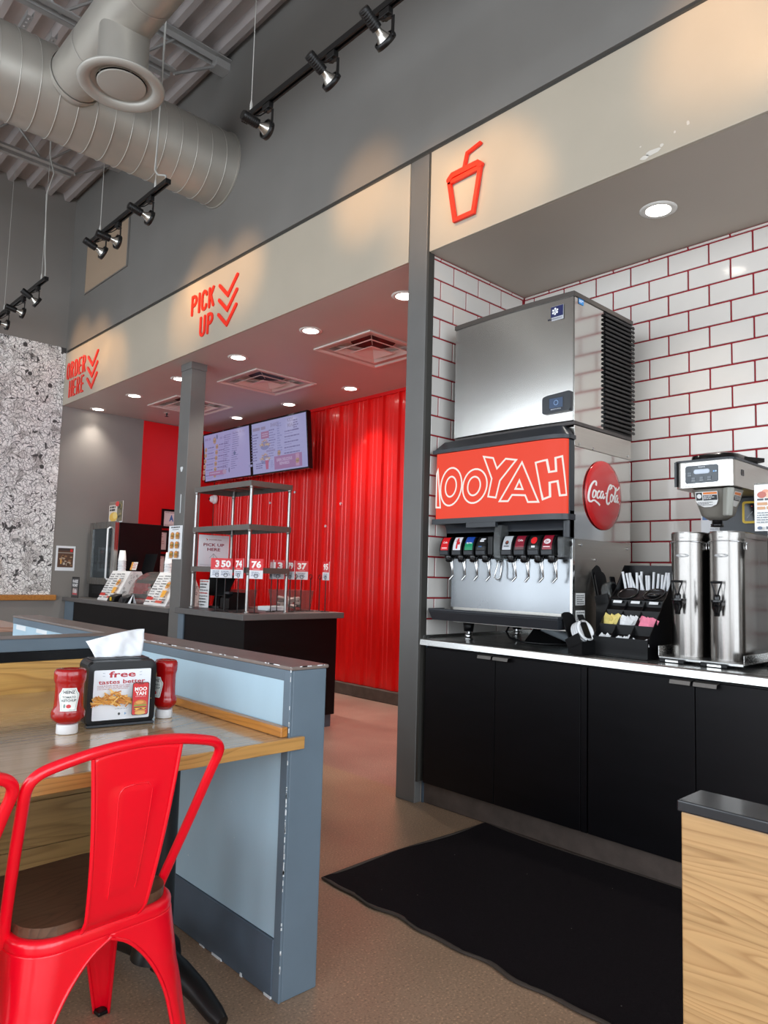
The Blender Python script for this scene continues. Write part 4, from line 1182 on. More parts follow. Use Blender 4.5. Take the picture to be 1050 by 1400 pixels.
# ice chute
mb = MB(); pf = [(3.05, 1.53), (3.04, 1.49), (3.035, 1.44), (3.04, 1.36), (3.06, 1.345)]
P = [(x, z) for x, z in pf]
mb.add([(x, 2.375, z) for x, z in P]+[(x, 2.335, z) for x, z in P], [(i, i+1, 5+i+1, 5+i) for i in range(4)])
mb.add([(x, 2.375, z) for x, z in P]+[(3.108, 2.375, z) for x, z in P], [(i, i+1, 5+i+1, 5+i) for i in range(4)])
mb.add([(x, 2.335, z) for x, z in P]+[(3.108, 2.335, z) for x, z in P], [(i, i+1, 5+i+1, 5+i) for i in range(4)])
mb.build('ice_chute', 'clear', t, solid=0.003)
mb = MB(); mb.tube([(3.085, 2.352, 1.352), (3.07, 2.35, 1.30), (3.068, 2.352, 1.255), (3.068, 2.372, 1.245), (3.068, 2.392, 1.255), (3.075, 2.385, 1.30), (3.09, 2.38, 1.352)], 0.0042, 7); mb.build('ice_lever', 'chrome', t)
mb = MB(); mb.disc((3.10, DY0-0.0045, 1.43), 0.014, 16, axis='Y'); mb.build('key_hole', 'black_gloss', t)
# paper labels on the side panel
for z0, z1 in ((1.13, 1.19), (1.03, 1.105)):
    ar = Art(plane_ny(DY0, 3.15, z0), 0.001); ar.rect(0, 0, 0.085, z1-z0, (214, 214, 212)); ar.lines(0.006, (z1-z0)-0.014, 0.08, int((z1-z0-0.01)/0.010), 0.010, 0.004, (60, 60, 64)); ar.build('rating_label', 'print', t)

# ---- round red sign on the dispenser side
t = thing('round_sign', 'round red sign with white script on the dispenser side panel', 'sign', (3.405, DY0, 1.697))
mb = MB(); mb.lathe([(0.180, 0.001), (0.182, 0.004), (0.178, 0.010), (0.150, 0.016), (0.08, 0.020), (0.0, 0.0215)], (0, 0, 0), 56)
mb.xf(Matrix.Translation((3.405, DY0-0.001, 1.697)) @ Matrix.Rotation(PI/2, 4, 'X'))
mb.build('disc', mat('sign_disc_red', (196, 36, 38), 0.22, coat=0.4), t)
def dome(u, v, d=0):
    r = math.hypot(u, v); h = float(np.interp(r, [0, 0.08, 0.15, 0.178, 0.182], [0.0215, 0.020, 0.016, 0.010, 0.004]))
    return (3.405+u, DY0-0.001-max(h, 0.003)-d, 1.697+v)
mb = MB(); Wc = s2l((246, 240, 238))
def sk(pts, w):
    # smooth the control polygon, then stroke with a swelling pen
    P = pts
    for _ in range(2):
        Q = [P[0]]
        for p, q in zip(P[:-1], P[1:]): Q += [(p[0]*.75+q[0]*.25, p[1]*.75+q[1]*.25), (p[0]*.25+q[0]*.75, p[1]*.25+q[1]*.75)]
        P = Q + [P[-1]]
    sl = 0.22
    sk.d += 0.00004
    P = [((x + y*sl)*1.1, y*1.1) for x, y in P]
    n = len(P)
    for i in range(n-1):
        dx, dy = P[i+1][0]-P[i][0], P[i+1][1]-P[i][1]; L = math.hypot(dx, dy) or 1
        ww = w*(0.55+0.75*abs(dy)/L)/2; nx, ny = -dy/L*ww, dx/L*ww
        ex, ey = dx*0.25, dy*0.25
        mb.add([dome(P[i][0]+nx-ex, P[i][1]+ny-ey, sk.d), dome(P[i][0]-nx-ex, P[i][1]-ny-ey, sk.d), dome(P[i+1][0]-nx+ex, P[i+1][1]-ny+ey, sk.d), dome(P[i+1][0]+nx+ex, P[i+1][1]+ny+ey, sk.d)], [(0, 1, 2, 3)], 0, False, Wc)
        sk.d += 0.0000012
sk.d = 0.0012
W_ = 0.012
sk([(-0.098, 0.038), (-0.098, 0.058), (-0.118, 0.058), (-0.142, 0.03), (-0.146, -0.02), (-0.128, -0.045), (-0.100, -0.03), (-0.082, -0.036), (-0.06, -0.044), (-0.045, -0.052)], W_)
sk([(-0.098, 0.012), (-0.108, 0.018), (-0.117, 0.0), (-0.112, -0.022), (-0.096, -0.018), (-0.09, 0.002), (-0.100, 0.014), (-0.085, 0.008)], W_*0.8)
sk([(-0.060, 0.010), (-0.068, 0.018), (-0.081, 0.002), (-0.078, -0.02), (-0.064, -0.02), (-0.054, -0.008)], W_*0.8)
sk([(-0.030, 0.012), (-0.043, 0.018), (-0.053, 0.0), (-0.048, -0.022), (-0.034, -0.012), (-0.028, 0.012), (-0.031, -0.012), (-0.022, -0.02), (-0.012, -0.006)], W_*0.8)
sk([(-0.012, 0.008), (-0.001, 0.010)], W_*0.9)
sk([(0.040, 0.036), (0.036, 0.056), (0.018, 0.05), (0.004, 0.015), (0.004, -0.025), (0.020, -0.045), (0.038, -0.03)], W_)
sk([(0.024, 0.03), (0.034, 0.04), (0.044, 0.052), (0.062, 0.052), (0.085, 0.030), (0.108, 0.040), (0.118, 0.054)], W_*0.8)
sk([(0.056, 0.004), (0.046, 0.012), (0.037, -0.006), (0.042, -0.028), (0.057, -0.026), (0.063, -0.004), (0.054, 0.006), (0.068, 0.0)], W_*0.8)
sk([(0.070, -0.01), (0.086, 0.03), (0.088, 0.046), (0.078, 0.042), (0.074, 0.0), (0.077, -0.026), (0.088, -0.022)], W_*0.8)
sk([(0.108, 0.006), (0.098, 0.012), (0.088, -0.004), (0.091, -0.028), (0.104, -0.02), (0.112, 0.006), (0.109, -0.018), (0.114, -0.028), (0.126, -0.018)], W_*0.8)
sk([(0.133, -0.030), (0.136, -0.028)], W_*0.6)
mb.build('script_lettering', 'print_gloss', t, fix=False)

# ================================================================== THINGS ON THE STEEL COUNTER
ZT_ = 0.9065
# ---- tiered black condiment organiser
ox0, ox1, oy0, oy1 = 3.09, 3.44, 1.552, 1.825
t = thing('condiment_organizer', 'black stepped condiment organizer with packets and straws beside the urns', 'organizer', (3.26, 1.69, ZT_))
side = [(ox0, 0.912), (ox1, 0.912), (ox1, 1.335), (3.39, 1.335), (3.30, 1.215), (3.245, 1.16), (3.215, 1.118), (3.105, 1.0), (ox0, 0.995)]
for nm, y in (('side_wall', oy0), ('side_wall', oy1-0.004)):
    mb = MB(); mb.prism(side, lambda u, v, d=0: (u, y+d, v), 0, 0.004); mb.build(nm, 'black', t)
mb = MB()
mb.box(ox0, ox0+0.004, oy0+0.004, oy1-0.004, 0.912, 0.995)           # front lip
mb.box(ox0, ox1, oy0+0.004, oy1-0.004, 0.9085, 0.914)
mb.box(ox1-0.004, ox1, oy0+0.004, oy1-0.004, 0.914, 1.335)           # back
mb.build('tray_shell', 'black', t)
mb = MB()
def cell_row(xa, za, xb, zb, depth):   # a sloped row: front edge (xa,za) back edge (xb,zb)
    mb.add([(xa, oy0+0.004, za-depth), (xb, oy0+0.004, zb-depth), (xb, oy1-0.004, zb-depth), (xa, oy1-0.004, za-depth)], [(0, 1, 2, 3)])
    mb.add([(xb, oy0+0.004, zb), (xb, oy1-0.004, zb), (xb, oy1-0.004, zb-depth-0.03), (xb, oy0+0.004, zb-depth-0.03)], [(0, 1, 2, 3)])
cell_row(ox0+0.004, 0.995, 3.150, 1.052, 0.045); cell_row(3.150, 1.052, 3.215, 1.118, 0.045); cell_row(3.215, 1.118, 3.255, 1.165, 0.03)
mb.add([(3.255, oy0+0.004, 1.168), (3.33, oy0+0.004, 1.212), (3.33, oy1-0.004, 1.212), (3.255, oy1-0.004, 1.168)], [(0, 1, 2, 3)])
mb.build('step', 'black', t, solid=0.003)
mb = MB()
for y in (oy0+0.092, oy0+0.183):
    mb.prism([(ox0+0.004, 0.94), (ox0+0.004, 0.993), (3.215, 1.116), (3.255, 1.162), (3.255, 1.1), (3.215, 1.05)], lambda u, v, d=0: (u, y+d, v), -0.0015, 0.0015)
mb.build('divider', 'black', t)
mb = MB()
for y in (1.622, 1.755):
    mb.lathe([(0.045, 0.0), (0.05, 0.004), (0.053, 0.0), (0.045, -0.004), (0.045, -0.06), (0.0, -0.06)], (0, 0, 0), 26)
    mb.v[-26*6:] = [tuple((Matrix.Translation((3.295, y, 1.196)) @ Matrix.Rotation(-math.radians(30), 4, 'Y')) @ Vector(p)) for p in mb.v[-26*6:]]
mb.build('cup_ring', 'black_gloss', t)
mb = MB()
for k in range(3):
    y = oy0+0.045+0.091*k; mb.hexa([(3.2365, y-0.022, 1.150), (3.2385, y-0.022, 1.150), (3.2385, y+0.022, 1.150), (3.2365, y+0.022, 1.150), (3.2435, y-0.022, 1.162), (3.2455, y-0.022, 1.162), (3.2455, y+0.022, 1.162), (3.2435, y+0.022, 1.162)])
mb.build('label_tab', 'white', t)
# packets: one paper sleeve each, leaning in their cells
def packets(nm, label, group, m, x0, x1, z0, z1, ylo, yhi, n, tilt, seed, proto={}):
    r = random.Random(seed)
    if m not in proto:
        mb = MB(); w_, h_, t_ = 0.036, 0.052, 0.0020
        mb.add([(-w_/2, -t_, -h_/2), (w_/2, -t_, -h_/2), (w_/2, -t_*0.3, h_/2), (-w_/2, -t_*0.3, h_/2), (-w_/2, t_, -h_/2), (w_/2, t_, -h_/2), (w_/2, t_*0.3, h_/2), (-w_/2, t_*0.3, h_/2)],
               [(0, 1, 2, 3), (5, 4, 7, 6), (0, 4, 5, 1), (3, 2, 6, 7), (0, 3, 7, 4), (1, 5, 6, 2)])
        proto[m] = mb.build(nm, m, None, shift=False); first = proto[m]; used = [False]
    else: first = proto[m]; used = [True]
    for k in range(n):
        s = (k+0.5)/n
        o = first if not used[0] else first.copy()
        if used[0]: col.objects.link(o)
        used[0] = True
        tag(o, label, 'packet', group)
        o.location = (x0+(x1-x0)*r.random(), ylo+(yhi-ylo)*s, z0+(z1-z0)*r.random())
        o.rotation_euler = (r.uniform(-0.25, 0.25), -tilt + r.uniform(-0.15, 0.15), PI/2 + r.uniform(-0.35, 0.35))
packets('sweetener_packet', 'yellow sweetener packet in the left cell of the condiment organizer', 'yellow packets', 'sugar_yellow', 3.185, 3.195, 1.062, 1.074, oy1-0.082, oy1-0.014, 8, 0.5, 1)
packets('sugar_packet', 'white sugar packet in the middle cell of the condiment organizer', 'white packets', 'sugar_white', 3.185, 3.195, 1.058, 1.068, oy0+0.104, oy0+0.172, 8, 0.5, 2)
packets('sweetener_packet', 'pink sweetener packet in the right cell of the condiment organizer', 'pink packets', 'sugar_pink', 3.18, 3.192, 1.056, 1.068, oy0+0.014, oy0+0.08, 8, 0.5, 3)
packets('creamer_packet', 'crumpled white packet in the left front cell of the condiment organizer', 'loose white packets, left front cell', 'sugar_white', 3.115, 3.128, 0.972, 0.982, oy1-0.08, oy1-0.014, 4, 0.8, 4)
packets('creamer_packet', 'crumpled white packet in the middle front cell of the condiment organizer', 'loose white packets, middle front cell', 'sugar_white', 3.115, 3.128, 0.972, 0.984, oy0+0.10, oy0+0.176, 5, 0.8, 5)
packets('creamer_packet', 'lone white packet in the right front cell of the condiment organizer', 'lone packet', 'sugar_white', 3.105, 3.11, 0.972, 0.975, oy0+0.01, oy0+0.04, 1, 1.2, 6)
# wrapped straws in the back bin
r = random.Random(11)
mb = MB(); mb.tube([(0, 0, 0), (0, 0, 0.085)], 0.0065, 7); s0 = mb.build('wrapped_straw', 'paper', None, shift=False)
for k in range(15):
    o = s0 if k == 0 else s0.copy()
    if k: col.objects.link(o)
    tag(o, 'white paper-wrapped straw in the back bin of the condiment organizer', 'straw', 'wrapped straws')
    yy = 1.80 - 0.015*k - (0.012 if k > 9 else 0)
    o.location = (3.362 + 0.012*(k % 2), yy, 1.212); o.rotation_euler = (-r.uniform(0.05, 0.4)*(1 if k < 8 else -0.3), r.uniform(-0.15, 0.15), 0)
    o.scale = (1, 1, r.uniform(0.85, 1.1))
t2 = thing('lid_stack', 'small dark cup lids heaped in the right ring of the condiment organizer', 'lids', (3.295, 1.622, 1.15))
mb = MB()
for k in range(3): mb.lathe([(0.0, 0.016), (0.02, 0.016), (0.034, 0.008), (0.036, 0.0), (0.0, 0.001)], (3.295+0.004*k, 1.622, 1.15+0.018*k), 20)
mb.build('lids', 'black_gloss', t2)

# ---- black lid organiser leaning towards the dispenser
def lid_rack(cx, cy, z0, label, lid_mat, lab2, back_extra, S_=1.3, lean=36):
    lt_ = math.radians(-lean)
    t = thing('lid_rack', label, 'lid rack', (cx, cy, z0))
    R = Matrix.Translation((cx, cy, z0)) @ Matrix.Rotation(math.radians(-8), 4, 'Z') @ Matrix.Rotation(lt_, 4, 'X')
    # local: x depth into the rack, y towards the dispenser, z up the slope
    R = R @ Matrix.Scale(S_, 4)
    def pl(x, y, z): return R @ Vector((x, y, z))
    def board(mb, x0, x1, ya, yb, h, r=0.02):
        poly = [(x0, 0), (x1, 0)] + arc(x1-r, h-r, r, r, 0, 90, 4) + arc(x0+r, h-r, r, r, 90, 180, 4)
        mb.prism(poly, lambda u, v, d=0: tuple(pl(u, d, v)), ya, yb)
    mb = MB(); board(mb, -0.040, 0.040, 0.040, 0.046, 0.165, 0.03); mb.build('back_board', 'black', t)
    if back_extra:
        mb = MB(); board(mb, -0.036, 0.036, 0.056, 0.061, 0.20, 0.03); mb.build('spacer_board', 'black', t)
    mb = MB(); board(mb, -0.018, 0.018, -0.026, -0.021, 0.125, 0.004); mb.build('front_strip', 'black', t)
    mb = MB(); board(mb, -0.060, -0.055, -0.026, 0.05, 0.045, 0.002); mb.build('side_cheek', 'black', t); mb = MB(); board(mb, 0.055, 0.060, -0.026, 0.05, 0.045, 0.002); mb.build('side_cheek', 'black', t)
    mb = MB(); A = [pl(-0.06, -0.03, 0.004), pl(0.06, -0.03, 0.004), pl(0.06, 0.05, 0.004), pl(-0.06, 0.05, 0.004)]
    b4 = [Vector((p.x, p.y, ZT_+0.002)) for p in A]; mb.hexa([tuple(p) for p in b4]+[tuple(p) for p in A]); mb.build('base', 'black', t)
    for k in range(4):
        mb = MB(); mb.lathe([(0.0, 0.003), (0.035, 0.003), (0.037, 0.008), (0.046, 0.008), (0.049, 0.0), (0.047, 0.0)], (0, 0, 0), 26)
        mb.xf(R @ Matrix.Translation((0, -0.018+0.011*k, 0.055)) @ Matrix.Rotation(PI/2, 4, 'X'))
        o = mb.build('drink_cover', lid_mat, None, shift=False); tag(o, lab2 if k else lab2.replace('stacked in', 'facing outwards at the front of the stack in'), 'lid', lab2)
lid_rack(3.065, 1.842, ZT_+0.045, 'front black lid rack holding white lids, beside the dispenser foot', 'white', 'white drink lid stacked in the front lid rack', False, 1.12, 26)
lid_rack(3.325, 1.852, ZT_+0.235, 'rear black lid rack holding clear lids, behind the white lids', 'clear', 'clear drink lid stacked in the rear lid rack', True, 1.05, 13)

# ---- slim stainless tea urns on a tray
t = thing('urn_tray', 'low steel tray with black feet under the two tea urns', 'tray', (3.3, 1.32, ZT_))
mb = MB(); mb.box(3.115, 3.595, 1.150, 1.515, 0.925, 0.931); mb.box(3.112, 3.595, 1.150, 1.155, 0.931, 0.965); mb.box(3.112, 3.595, 1.510, 1.515, 0.931, 0.975); mb.box(3.112, 3.117, 1.155, 1.51, 0.918, 0.931)
mb.build('pan', 'steel', t, bevel=0.002)
mb = MB()
for x in (3.10, 3.52):
    for y in (1.27, 1.45): mb.box(x, x+0.12, y-0.055, y+0.055, ZT_+0.0005, 0.9245)
mb.build('foot', 'black', t, bevel=0.003)
mb = MB(); 
for y in (1.27, 1.45): mb.box(3.097, 3.0998, y-0.032, y+0.025, 0.910, 0.922)
mb.build('label_tab', 'steel_pol', t)
def urn(y, label):
    t = thing('tea_urn', label, 'tea urn', (3.30, y, 0.9315), 0, 'slim steel tea urns')
    hw = 0.0735; xf, xb = 3.165, 3.52
    def plan(h, fr=0.0):
        return [(xb-0.02, y-h), (xb, y-h+0.02), (xb, y+h-0.02), (xb-0.02, y+h)] + [(xf+h-h*math.sin(a), y+h*math.cos(a)) for a in [PI*k/24 for k in range(25)]]
    mb = MB()
    def wall(h0, z0, h1, z1, sm=True):
        A = [(x, yy, z0) for x, yy in plan(h0)]; B = [(x, yy, z1) for x, yy in plan(h1)]; n = len(A)
        mb.add(A+B, [(i, (i+1) % n, n+(i+1) % n, n+i) for i in range(n)], 0, sm)
    wall(hw, 0.936, hw, 1.205); wall(hw, 1.2065, hw, 1.455); wall(hw-0.001, 1.205, hw-0.001, 1.2065)
    mb.prism(plan(hw-0.001), lambda u, v, d=0: (u, v, d), 0.932, 0.936)
    mb.build('body', 'steel_urn', t)
    mb = MB(); wall(hw+0.003, 1.452, hw+0.003, 1.474); wall(hw+0.003, 1.474, hw-0.004, 1.479); mb.prism(plan(hw-0.004), lambda u, v, d=0: (u, v, d), 1.474, 1.4795); mb.build('lid', 'steel_urn', t)
    # wire bail in front
    z = 1.432; pts = [(xf+h_-h_*math.sin(a), y+h_*math.cos(a), z + 0.006*math.sin(a)) for h_ in (hw+0.0065,) for a in [PI*k/20 for k in range(21)]]
    pts = [(xf+hw, y+hw+0.0045, z-0.03), (xf+hw-0.005, y+hw+0.005, z-0.008)] + pts + [(xf+hw-0.005, y-hw-0.005, z-0.008), (xf+hw, y-hw-0.0045, z-0.03)]
    pts = [(x, yy, zz) for x, yy, zz in pts]
    mb = MB(); mb.tube(pts, 0.003, 6); mb.build('wire_bail', 'chrome', t)
    # tap
    mb = MB(); mb.tube([(xf+0.004, y, 1.165), (xf-0.03, y, 1.165)], 0.016, 14); mb.lathe([(0.026, 1.185), (0.026, 1.178), None, (0.02, 1.176), (0.02, 1.15), (0.012, 1.135), (0.011, 1.118), (0.0, 1.118)], (xf-0.045, y, 0), 16)
    mb.lathe([(0.014, 1.186), (0.015, 1.2), (0.010, 1.208), (0.0, 1.208)], (xf-0.045, y, 0), 14); tp = mb.build('tap', 'black_gloss', t)
    mb = MB(); xx = xf-0.048
    mb.tube([(xx, y-0.005, 1.205), (xx, y-0.010, 1.225), (xx, y-0.019, 1.252), (xx, y-0.0195, 1.258)], 0.0035, 6)
    mb.tube([(xx, y+0.005, 1.205), (xx, y+0.010, 1.225), (xx, y+0.019, 1.252), (xx, y+0.0195, 1.258)], 0.0035, 6)
    mb.tube([(xx, y-0.023, 1.26), (xx, y+0.023, 1.26)], 0.0055, 8); mb.build('tap_handle', 'black', tp)
    ar = Art(lambda u, v, d=0: (xf+hw-math.sqrt(max(0, hw*hw-(u)**2))-d-0.001, y-u, v), 0.0)
    ar.ell(0.0, 1.375, 0.03, 0.008, (150, 150, 150), 20); ar.ell(0.0, 1.375, 0.026, 0.0055, (190, 190, 190), 20); ar.build('embossed_badge', 'print_gloss', t)
    return t
MT['steel_urn'] = brushed('urn_steel', (146, 142, 138), 0.25, 'Z', 0.05)
urn(1.428, 'left slim steel tea urn with black tap, next to the condiment organizer')
urn(1.260, 'right slim steel tea urn with black tap, under the brewer funnel')

# ---- tea brewer
t = thing('tea_brewer', 'stainless tea brewer with dark control panel above the urns', 'brewer', (3.4, 1.32, ZT_))
mb = MB()
P = rrect(0.62, 0.255, 0.035, 6, 3.15+0.31, 1.325)
mb.prism(P, lambda u, v, d=0: (u, v, d), 1.672, 1.785, smooth=True); bd = mb.build('housing', 'steel_x', t)
mb = MB(); mb.box(3.146, 3.149, 1.235, 1.415, 1.676, 1.782); mb.build('face_plate', 'steel_pol', t, bevel=0.001)
mb = MB(); mb.prism(rrect(0.63, 0.265, 0.038, 6, 3.15+0.308, 1.325), lambda u, v, d=0: (u, v, d), 1.785, 1.794); mb.build('top_rim', 'charcoal', t)
mb = MB(); lidp = rrect(0.34, 0.21, 0.07, 6, 3.36, 1.315)
n = len(lidp); A = [(x, y, 1.795) for x, y in lidp]; B = [(3.36+(x-3.36)*0.96, 1.315+(y-1.315)*0.96, 1.822) for x, y in lidp]; Cc = [(3.36+(x-3.36)*0.6, 1.315+(y-1.315)*0.6, 1.836) for x, y in lidp]
mb.add(A+B+Cc, [(i, (i+1) % n, n+(i+1) % n, n+i) for i in range(n)] + [(n+i, n+(i+1) % n, 2*n+(i+1) % n, 2*n+i) for i in range(n)] + [tuple(range(2*n, 3*n))], 0, True)
mb.hexa([(3.32, 1.215, 1.800), (3.42, 1.165, 1.800), (3.45, 1.21, 1.800), (3.35, 1.26, 1.800), (3.32, 1.215, 1.818), (3.42, 1.165, 1.818), (3.45, 1.21, 1.818), (3.35, 1.26, 1.818)])
mb.build('lid', 'black_gloss', t)
fr = plane_nx(3.1455, 1.400, 1.690)
ar = Art(fr, 0.0006, 0.0003); ar.poly(rrect(0.143, 0.078, 0.01, 4, 0.0715, 0.039), (50, 58, 66))
ar.text('WILBUR', 0.0715, 0.067, 0.006, (220, 224, 226), 0.01, 0.03, 'c')
ar.poly(rrect(0.07, 0.021, 0.01, 5, 0.0715, 0.05), (168, 180, 196)); ar.poly(rrect(0.064, 0.015, 0.007, 5, 0.0715, 0.05), (196, 206, 220))
for u, v in ((0.018, 0.044), (0.036, 0.02), (0.0715, 0.021), (0.105, 0.021)):
    ar.poly(rrect(0.016, 0.011, 0.003, 3, u, v), (92, 100, 108)); ar.rect(u-0.008, v-0.011, u+0.008, v-0.008, (150, 156, 160))
ar.rect(0.122, 0.044, 0.128, 0.05, (120, 180, 240)); ar.rect(0.131, 0.044, 0.137, 0.05, (180, 210, 240))
ar.build('control_panel', 'print_gloss', t)
for s, th in ((0.0, 0),):
    mb = MB(); mb.box(3.148, 3.16, 1.441, 1.4515, 1.68, 1.79)
    mb.box(3.236, 3.262, 1.1945, 1.1985, 1.722, 1.748); mb.build('power_switch', 'black_gloss', t)
# brew funnel
mb = MB(); A = rrect(0.17, 0.19, 0.05, 5, 3.28, 1.315); B = rrect(0.13, 0.125, 0.05, 5, 3.28, 1.315); n = len(A); Cb = rrect(0.07, 0.07, 0.03, 5, 3.28, 1.315)
mb.add([(x, y, 1.668) for x, y in A]+[(x, y, 1.555) for x, y in B]+[(x, y, 1.535) for x, y in Cb], [(i, (i+1) % n, n+(i+1) % n, n+i) for i in range(n)]+[(n+i, n+(i+1) % n, 2*n+(i+1) % n, 2*n+i) for i in range(n)]+[tuple(range(2*n, 3*n))], 0, True)
mb.build('funnel', 'funnel', t)
mb = MB(); mb.hexa([(3.175, 1.235, 1.545), (3.20, 1.22, 1.545), (3.21, 1.245, 1.545), (3.185, 1.26, 1.545), (3.165, 1.225, 1.668), (3.19, 1.205, 1.668), (3.205, 1.235, 1.668), (3.18, 1.255, 1.668)])
mb.build('funnel_handle', mat('grey_handle', (150, 150, 142), 0.4), t, bevel=0.006)
mb = MB(); mb.lathe([(0.02, 1.535), (0.022, 1.52), (0.026, 1.518), (0.026, 1.505), (0.0, 1.505)], (3.27, 1.315, 0), 16); mb.build('drip_stop', 'black_gloss', t)
mb = MB()
fl_ = lambda u, v, d=0: (3.193 - 0.0065 - (v-1.61)*-0.16 - d, 1.355-u, v)
fl_ = lambda u, v, d=0: (3.205-0.02*(v-1.555)/0.113 - d - 0.0008, 1.375-u, v)
ar = Art(fl_, 0.0012, 0.0004); ar.poly([(0, 0.0+1.615), (0.012, 1.598), (0.035, 1.588), (0.065, 1.588), (0.088, 1.598), (0.096, 1.615), (0.096, 1.655), (0, 1.655)], (232, 232, 230))
ar.rect(0.034, 1.643, 0.094, 1.652, (224, 122, 44)); ar.rect(0.003, 1.618, 0.03, 1.652, (30, 30, 32)); ar.ell(0.017, 1.636, 0.010, 0.010, (220, 220, 220)); ar.rect(0.034, 1.617, 0.094, 1.640, (36, 38, 44)); ar.lines(0.037, 1.634, 0.09, 3, 0.006, 0.003, (214, 214, 214)); ar.lines(0.012, 1.607, 0.086, 3, 0.006, 0.0025, (90, 90, 94))
ar.build('warning_label', 'print', t)
fl2 = lambda u, v, d=0: (3.225+u, 1.220+0.0325*(1.668-v)/0.113-0.0022-d, v)
ar = Art(fl2, 0.0012, 0.0004); ar.poly([(0, 1.618), (0.02, 1.592), (0.06, 1.592), (0.075, 1.618), (0.075, 1.655), (0, 1.655)], (214, 212, 208)); ar.rect(0.004, 1.641, 0.071, 1.652, (214, 116, 44)); ar.rect(0.004, 1.616, 0.071, 1.638, (60, 58, 58)); ar.lines(0.01, 1.632, 0.066, 3, 0.006, 0.003, (200, 200, 200)); ar.build('warning_label', 'print', t)
# rear tower and column
MB().box(3.62, 3.77, 1.205, 1.445, 0.925, 1.672).build('rear_tower', 'charcoal', t, bevel=0.004)
MB().box(3.60, 3.80, 1.175, 1.475, 0.9075, 0.925).build('base_plate', 'black', t)

# ---- framed notice taped to the tiles behind the brewer
t = thing('wall_notice', 'white printed notice taped on the tiles behind the brewer funnel', 'notice', (XB-0.004, 1.5, 1.52))
fr = plane_nx(XB-0.004, 1.664, 1.46)
ar = Art(fr, 0.001, 0.0003); ar.rect(0, 0, 0.30, 0.215, (236, 240, 244)); ar.rect(0.008, 0.135, 0.05, 0.205, (60, 110, 170)); ar.lines(0.06, 0.185, 0.29, 14, 0.013, 0.005, (170, 176, 184)); ar.rect(0.02, 0.02, 0.14, 0.03, (206, 170, 120))
ar.build('sheet', 'print_gloss', t)
# ---- yellow framed timer
t = thing('kitchen_timer', 'small black timer in a yellow frame behind the brewer', 'timer', (3.61, 1.37, 1.52))
fr = plane_nx(3.618, 1.335, 1.545)
mb = MB(); mb.prism(rrect(0.095, 0.105, 0.012, 4, 0.05, 0.052), fr, 0.0, 0.012); mb.build('frame', 'yellow', t)
mb = MB(); mb.prism(rrect(0.072, 0.084, 0.006, 4, 0.05, 0.052), fr, 0.012, 0.0135); mb.build('display', 'screen_dark', t)
ar = Art(plane_nx(3.618-0.0137, 1.335, 1.545), 0.0005); ar.line([(0.025, 0.025), (0.05, 0.055)], 0.003, (150, 150, 150)); ar.line([(0.06, 0.02), (0.072, 0.03)], 0.003, (150, 150, 150)); ar.rect(0.044, 0.078, 0.05, 0.082, (200, 60, 40)); ar.build('display_marks', 'print', t)
t.location.z += 0

# ---- cold tea jar with a printed card at the right edge
t = thing('tea_jar', 'clear jar of red tea on a steel stand at the right edge of the picture', 'jar', (3.33, 1.05, ZT_))
cy_ = 1.02
mb = MB(); mb.lathe([(0.088, 1.375), (0.102, 1.40), (0.102, 1.50), (0.095, 1.52), (0.0, 1.52)], (3.33, cy_, 0), 30); mb.build('jar_wall', 'clear', t)
mb = MB(); mb.lathe([(0.0, 1.379), (0.086, 1.379), (0.098, 1.402), (0.098, 1.452), (0.0, 1.452)], (3.33, cy_, 0), 30); mb.build('tea', 'tea_red', t)
mb = MB(); mb.lathe([(0.0, 1.376), (0.09, 1.376), (0.09, 1.366), (0.0, 1.366)], (3.33, cy_, 0), 30); mb.lathe([(0.0, 0.928), (0.092, 0.928), (0.092, 0.955), None, (0.08, 0.955), (0.08, 1.366)], (3.33, cy_, 0), 30); mb.build('stand', 'steel_z', t)
mb = MB(); mb.lathe([(0.0, 0.9075), (0.11, 0.9075), (0.115, 0.915), (0.11, 0.9275), (0.0, 0.9275)], (3.33, cy_, 0), 30); mb.build('base', 'black', t)
mb = MB(); mb.tube([(3.235, cy_+0.02, 1.0), (3.215, cy_+0.02, 1.0)], 0.012, 10); mb.build('tap', 'black', t)
t = thing('drink_card', 'white menu card with a picture of peaches on the tea jar, right edge', 'card', (3.2, 1.06, 1.48))
fr = plane_nx(3.212, 1.137, 1.478)
mb = MB(); mb.box(3.213, 3.216, 0.955, 1.137, 1.478, 1.68); mb.build('holder', 'clear', t)
ar = Art(fr, 0.0006, 0.0003); ar.rect(0, 0, 0.18, 0.195, (240, 238, 234))
for u, v, c in ((0.045, 0.16, (228, 150, 120)), (0.075, 0.165, (216, 120, 92)), (0.06, 0.15, (240, 190, 160)), (0.10, 0.158, (222, 140, 110)), (0.03, 0.152, (190, 90, 70))): ar.ell(u, v, 0.018, 0.014, c)
ar.lines(0.012, 0.128, 0.10, 1, 0.01, 0.008, (60, 62, 70)); ar.lines(0.012, 0.108, 0.12, 2, 0.018, 0.012, (206, 150, 100), 0.1)
ar.lines(0.012, 0.074, 0.12, 5, 0.010, 0.004, (120, 130, 140)); ar.ell(0.025, 0.012, 0.010, 0.007, (70, 90, 120)); ar.rect(0.05, 0.006, 0.08, 0.018, (90, 96, 104)); ar.build('sheet', 'print_gloss', t)

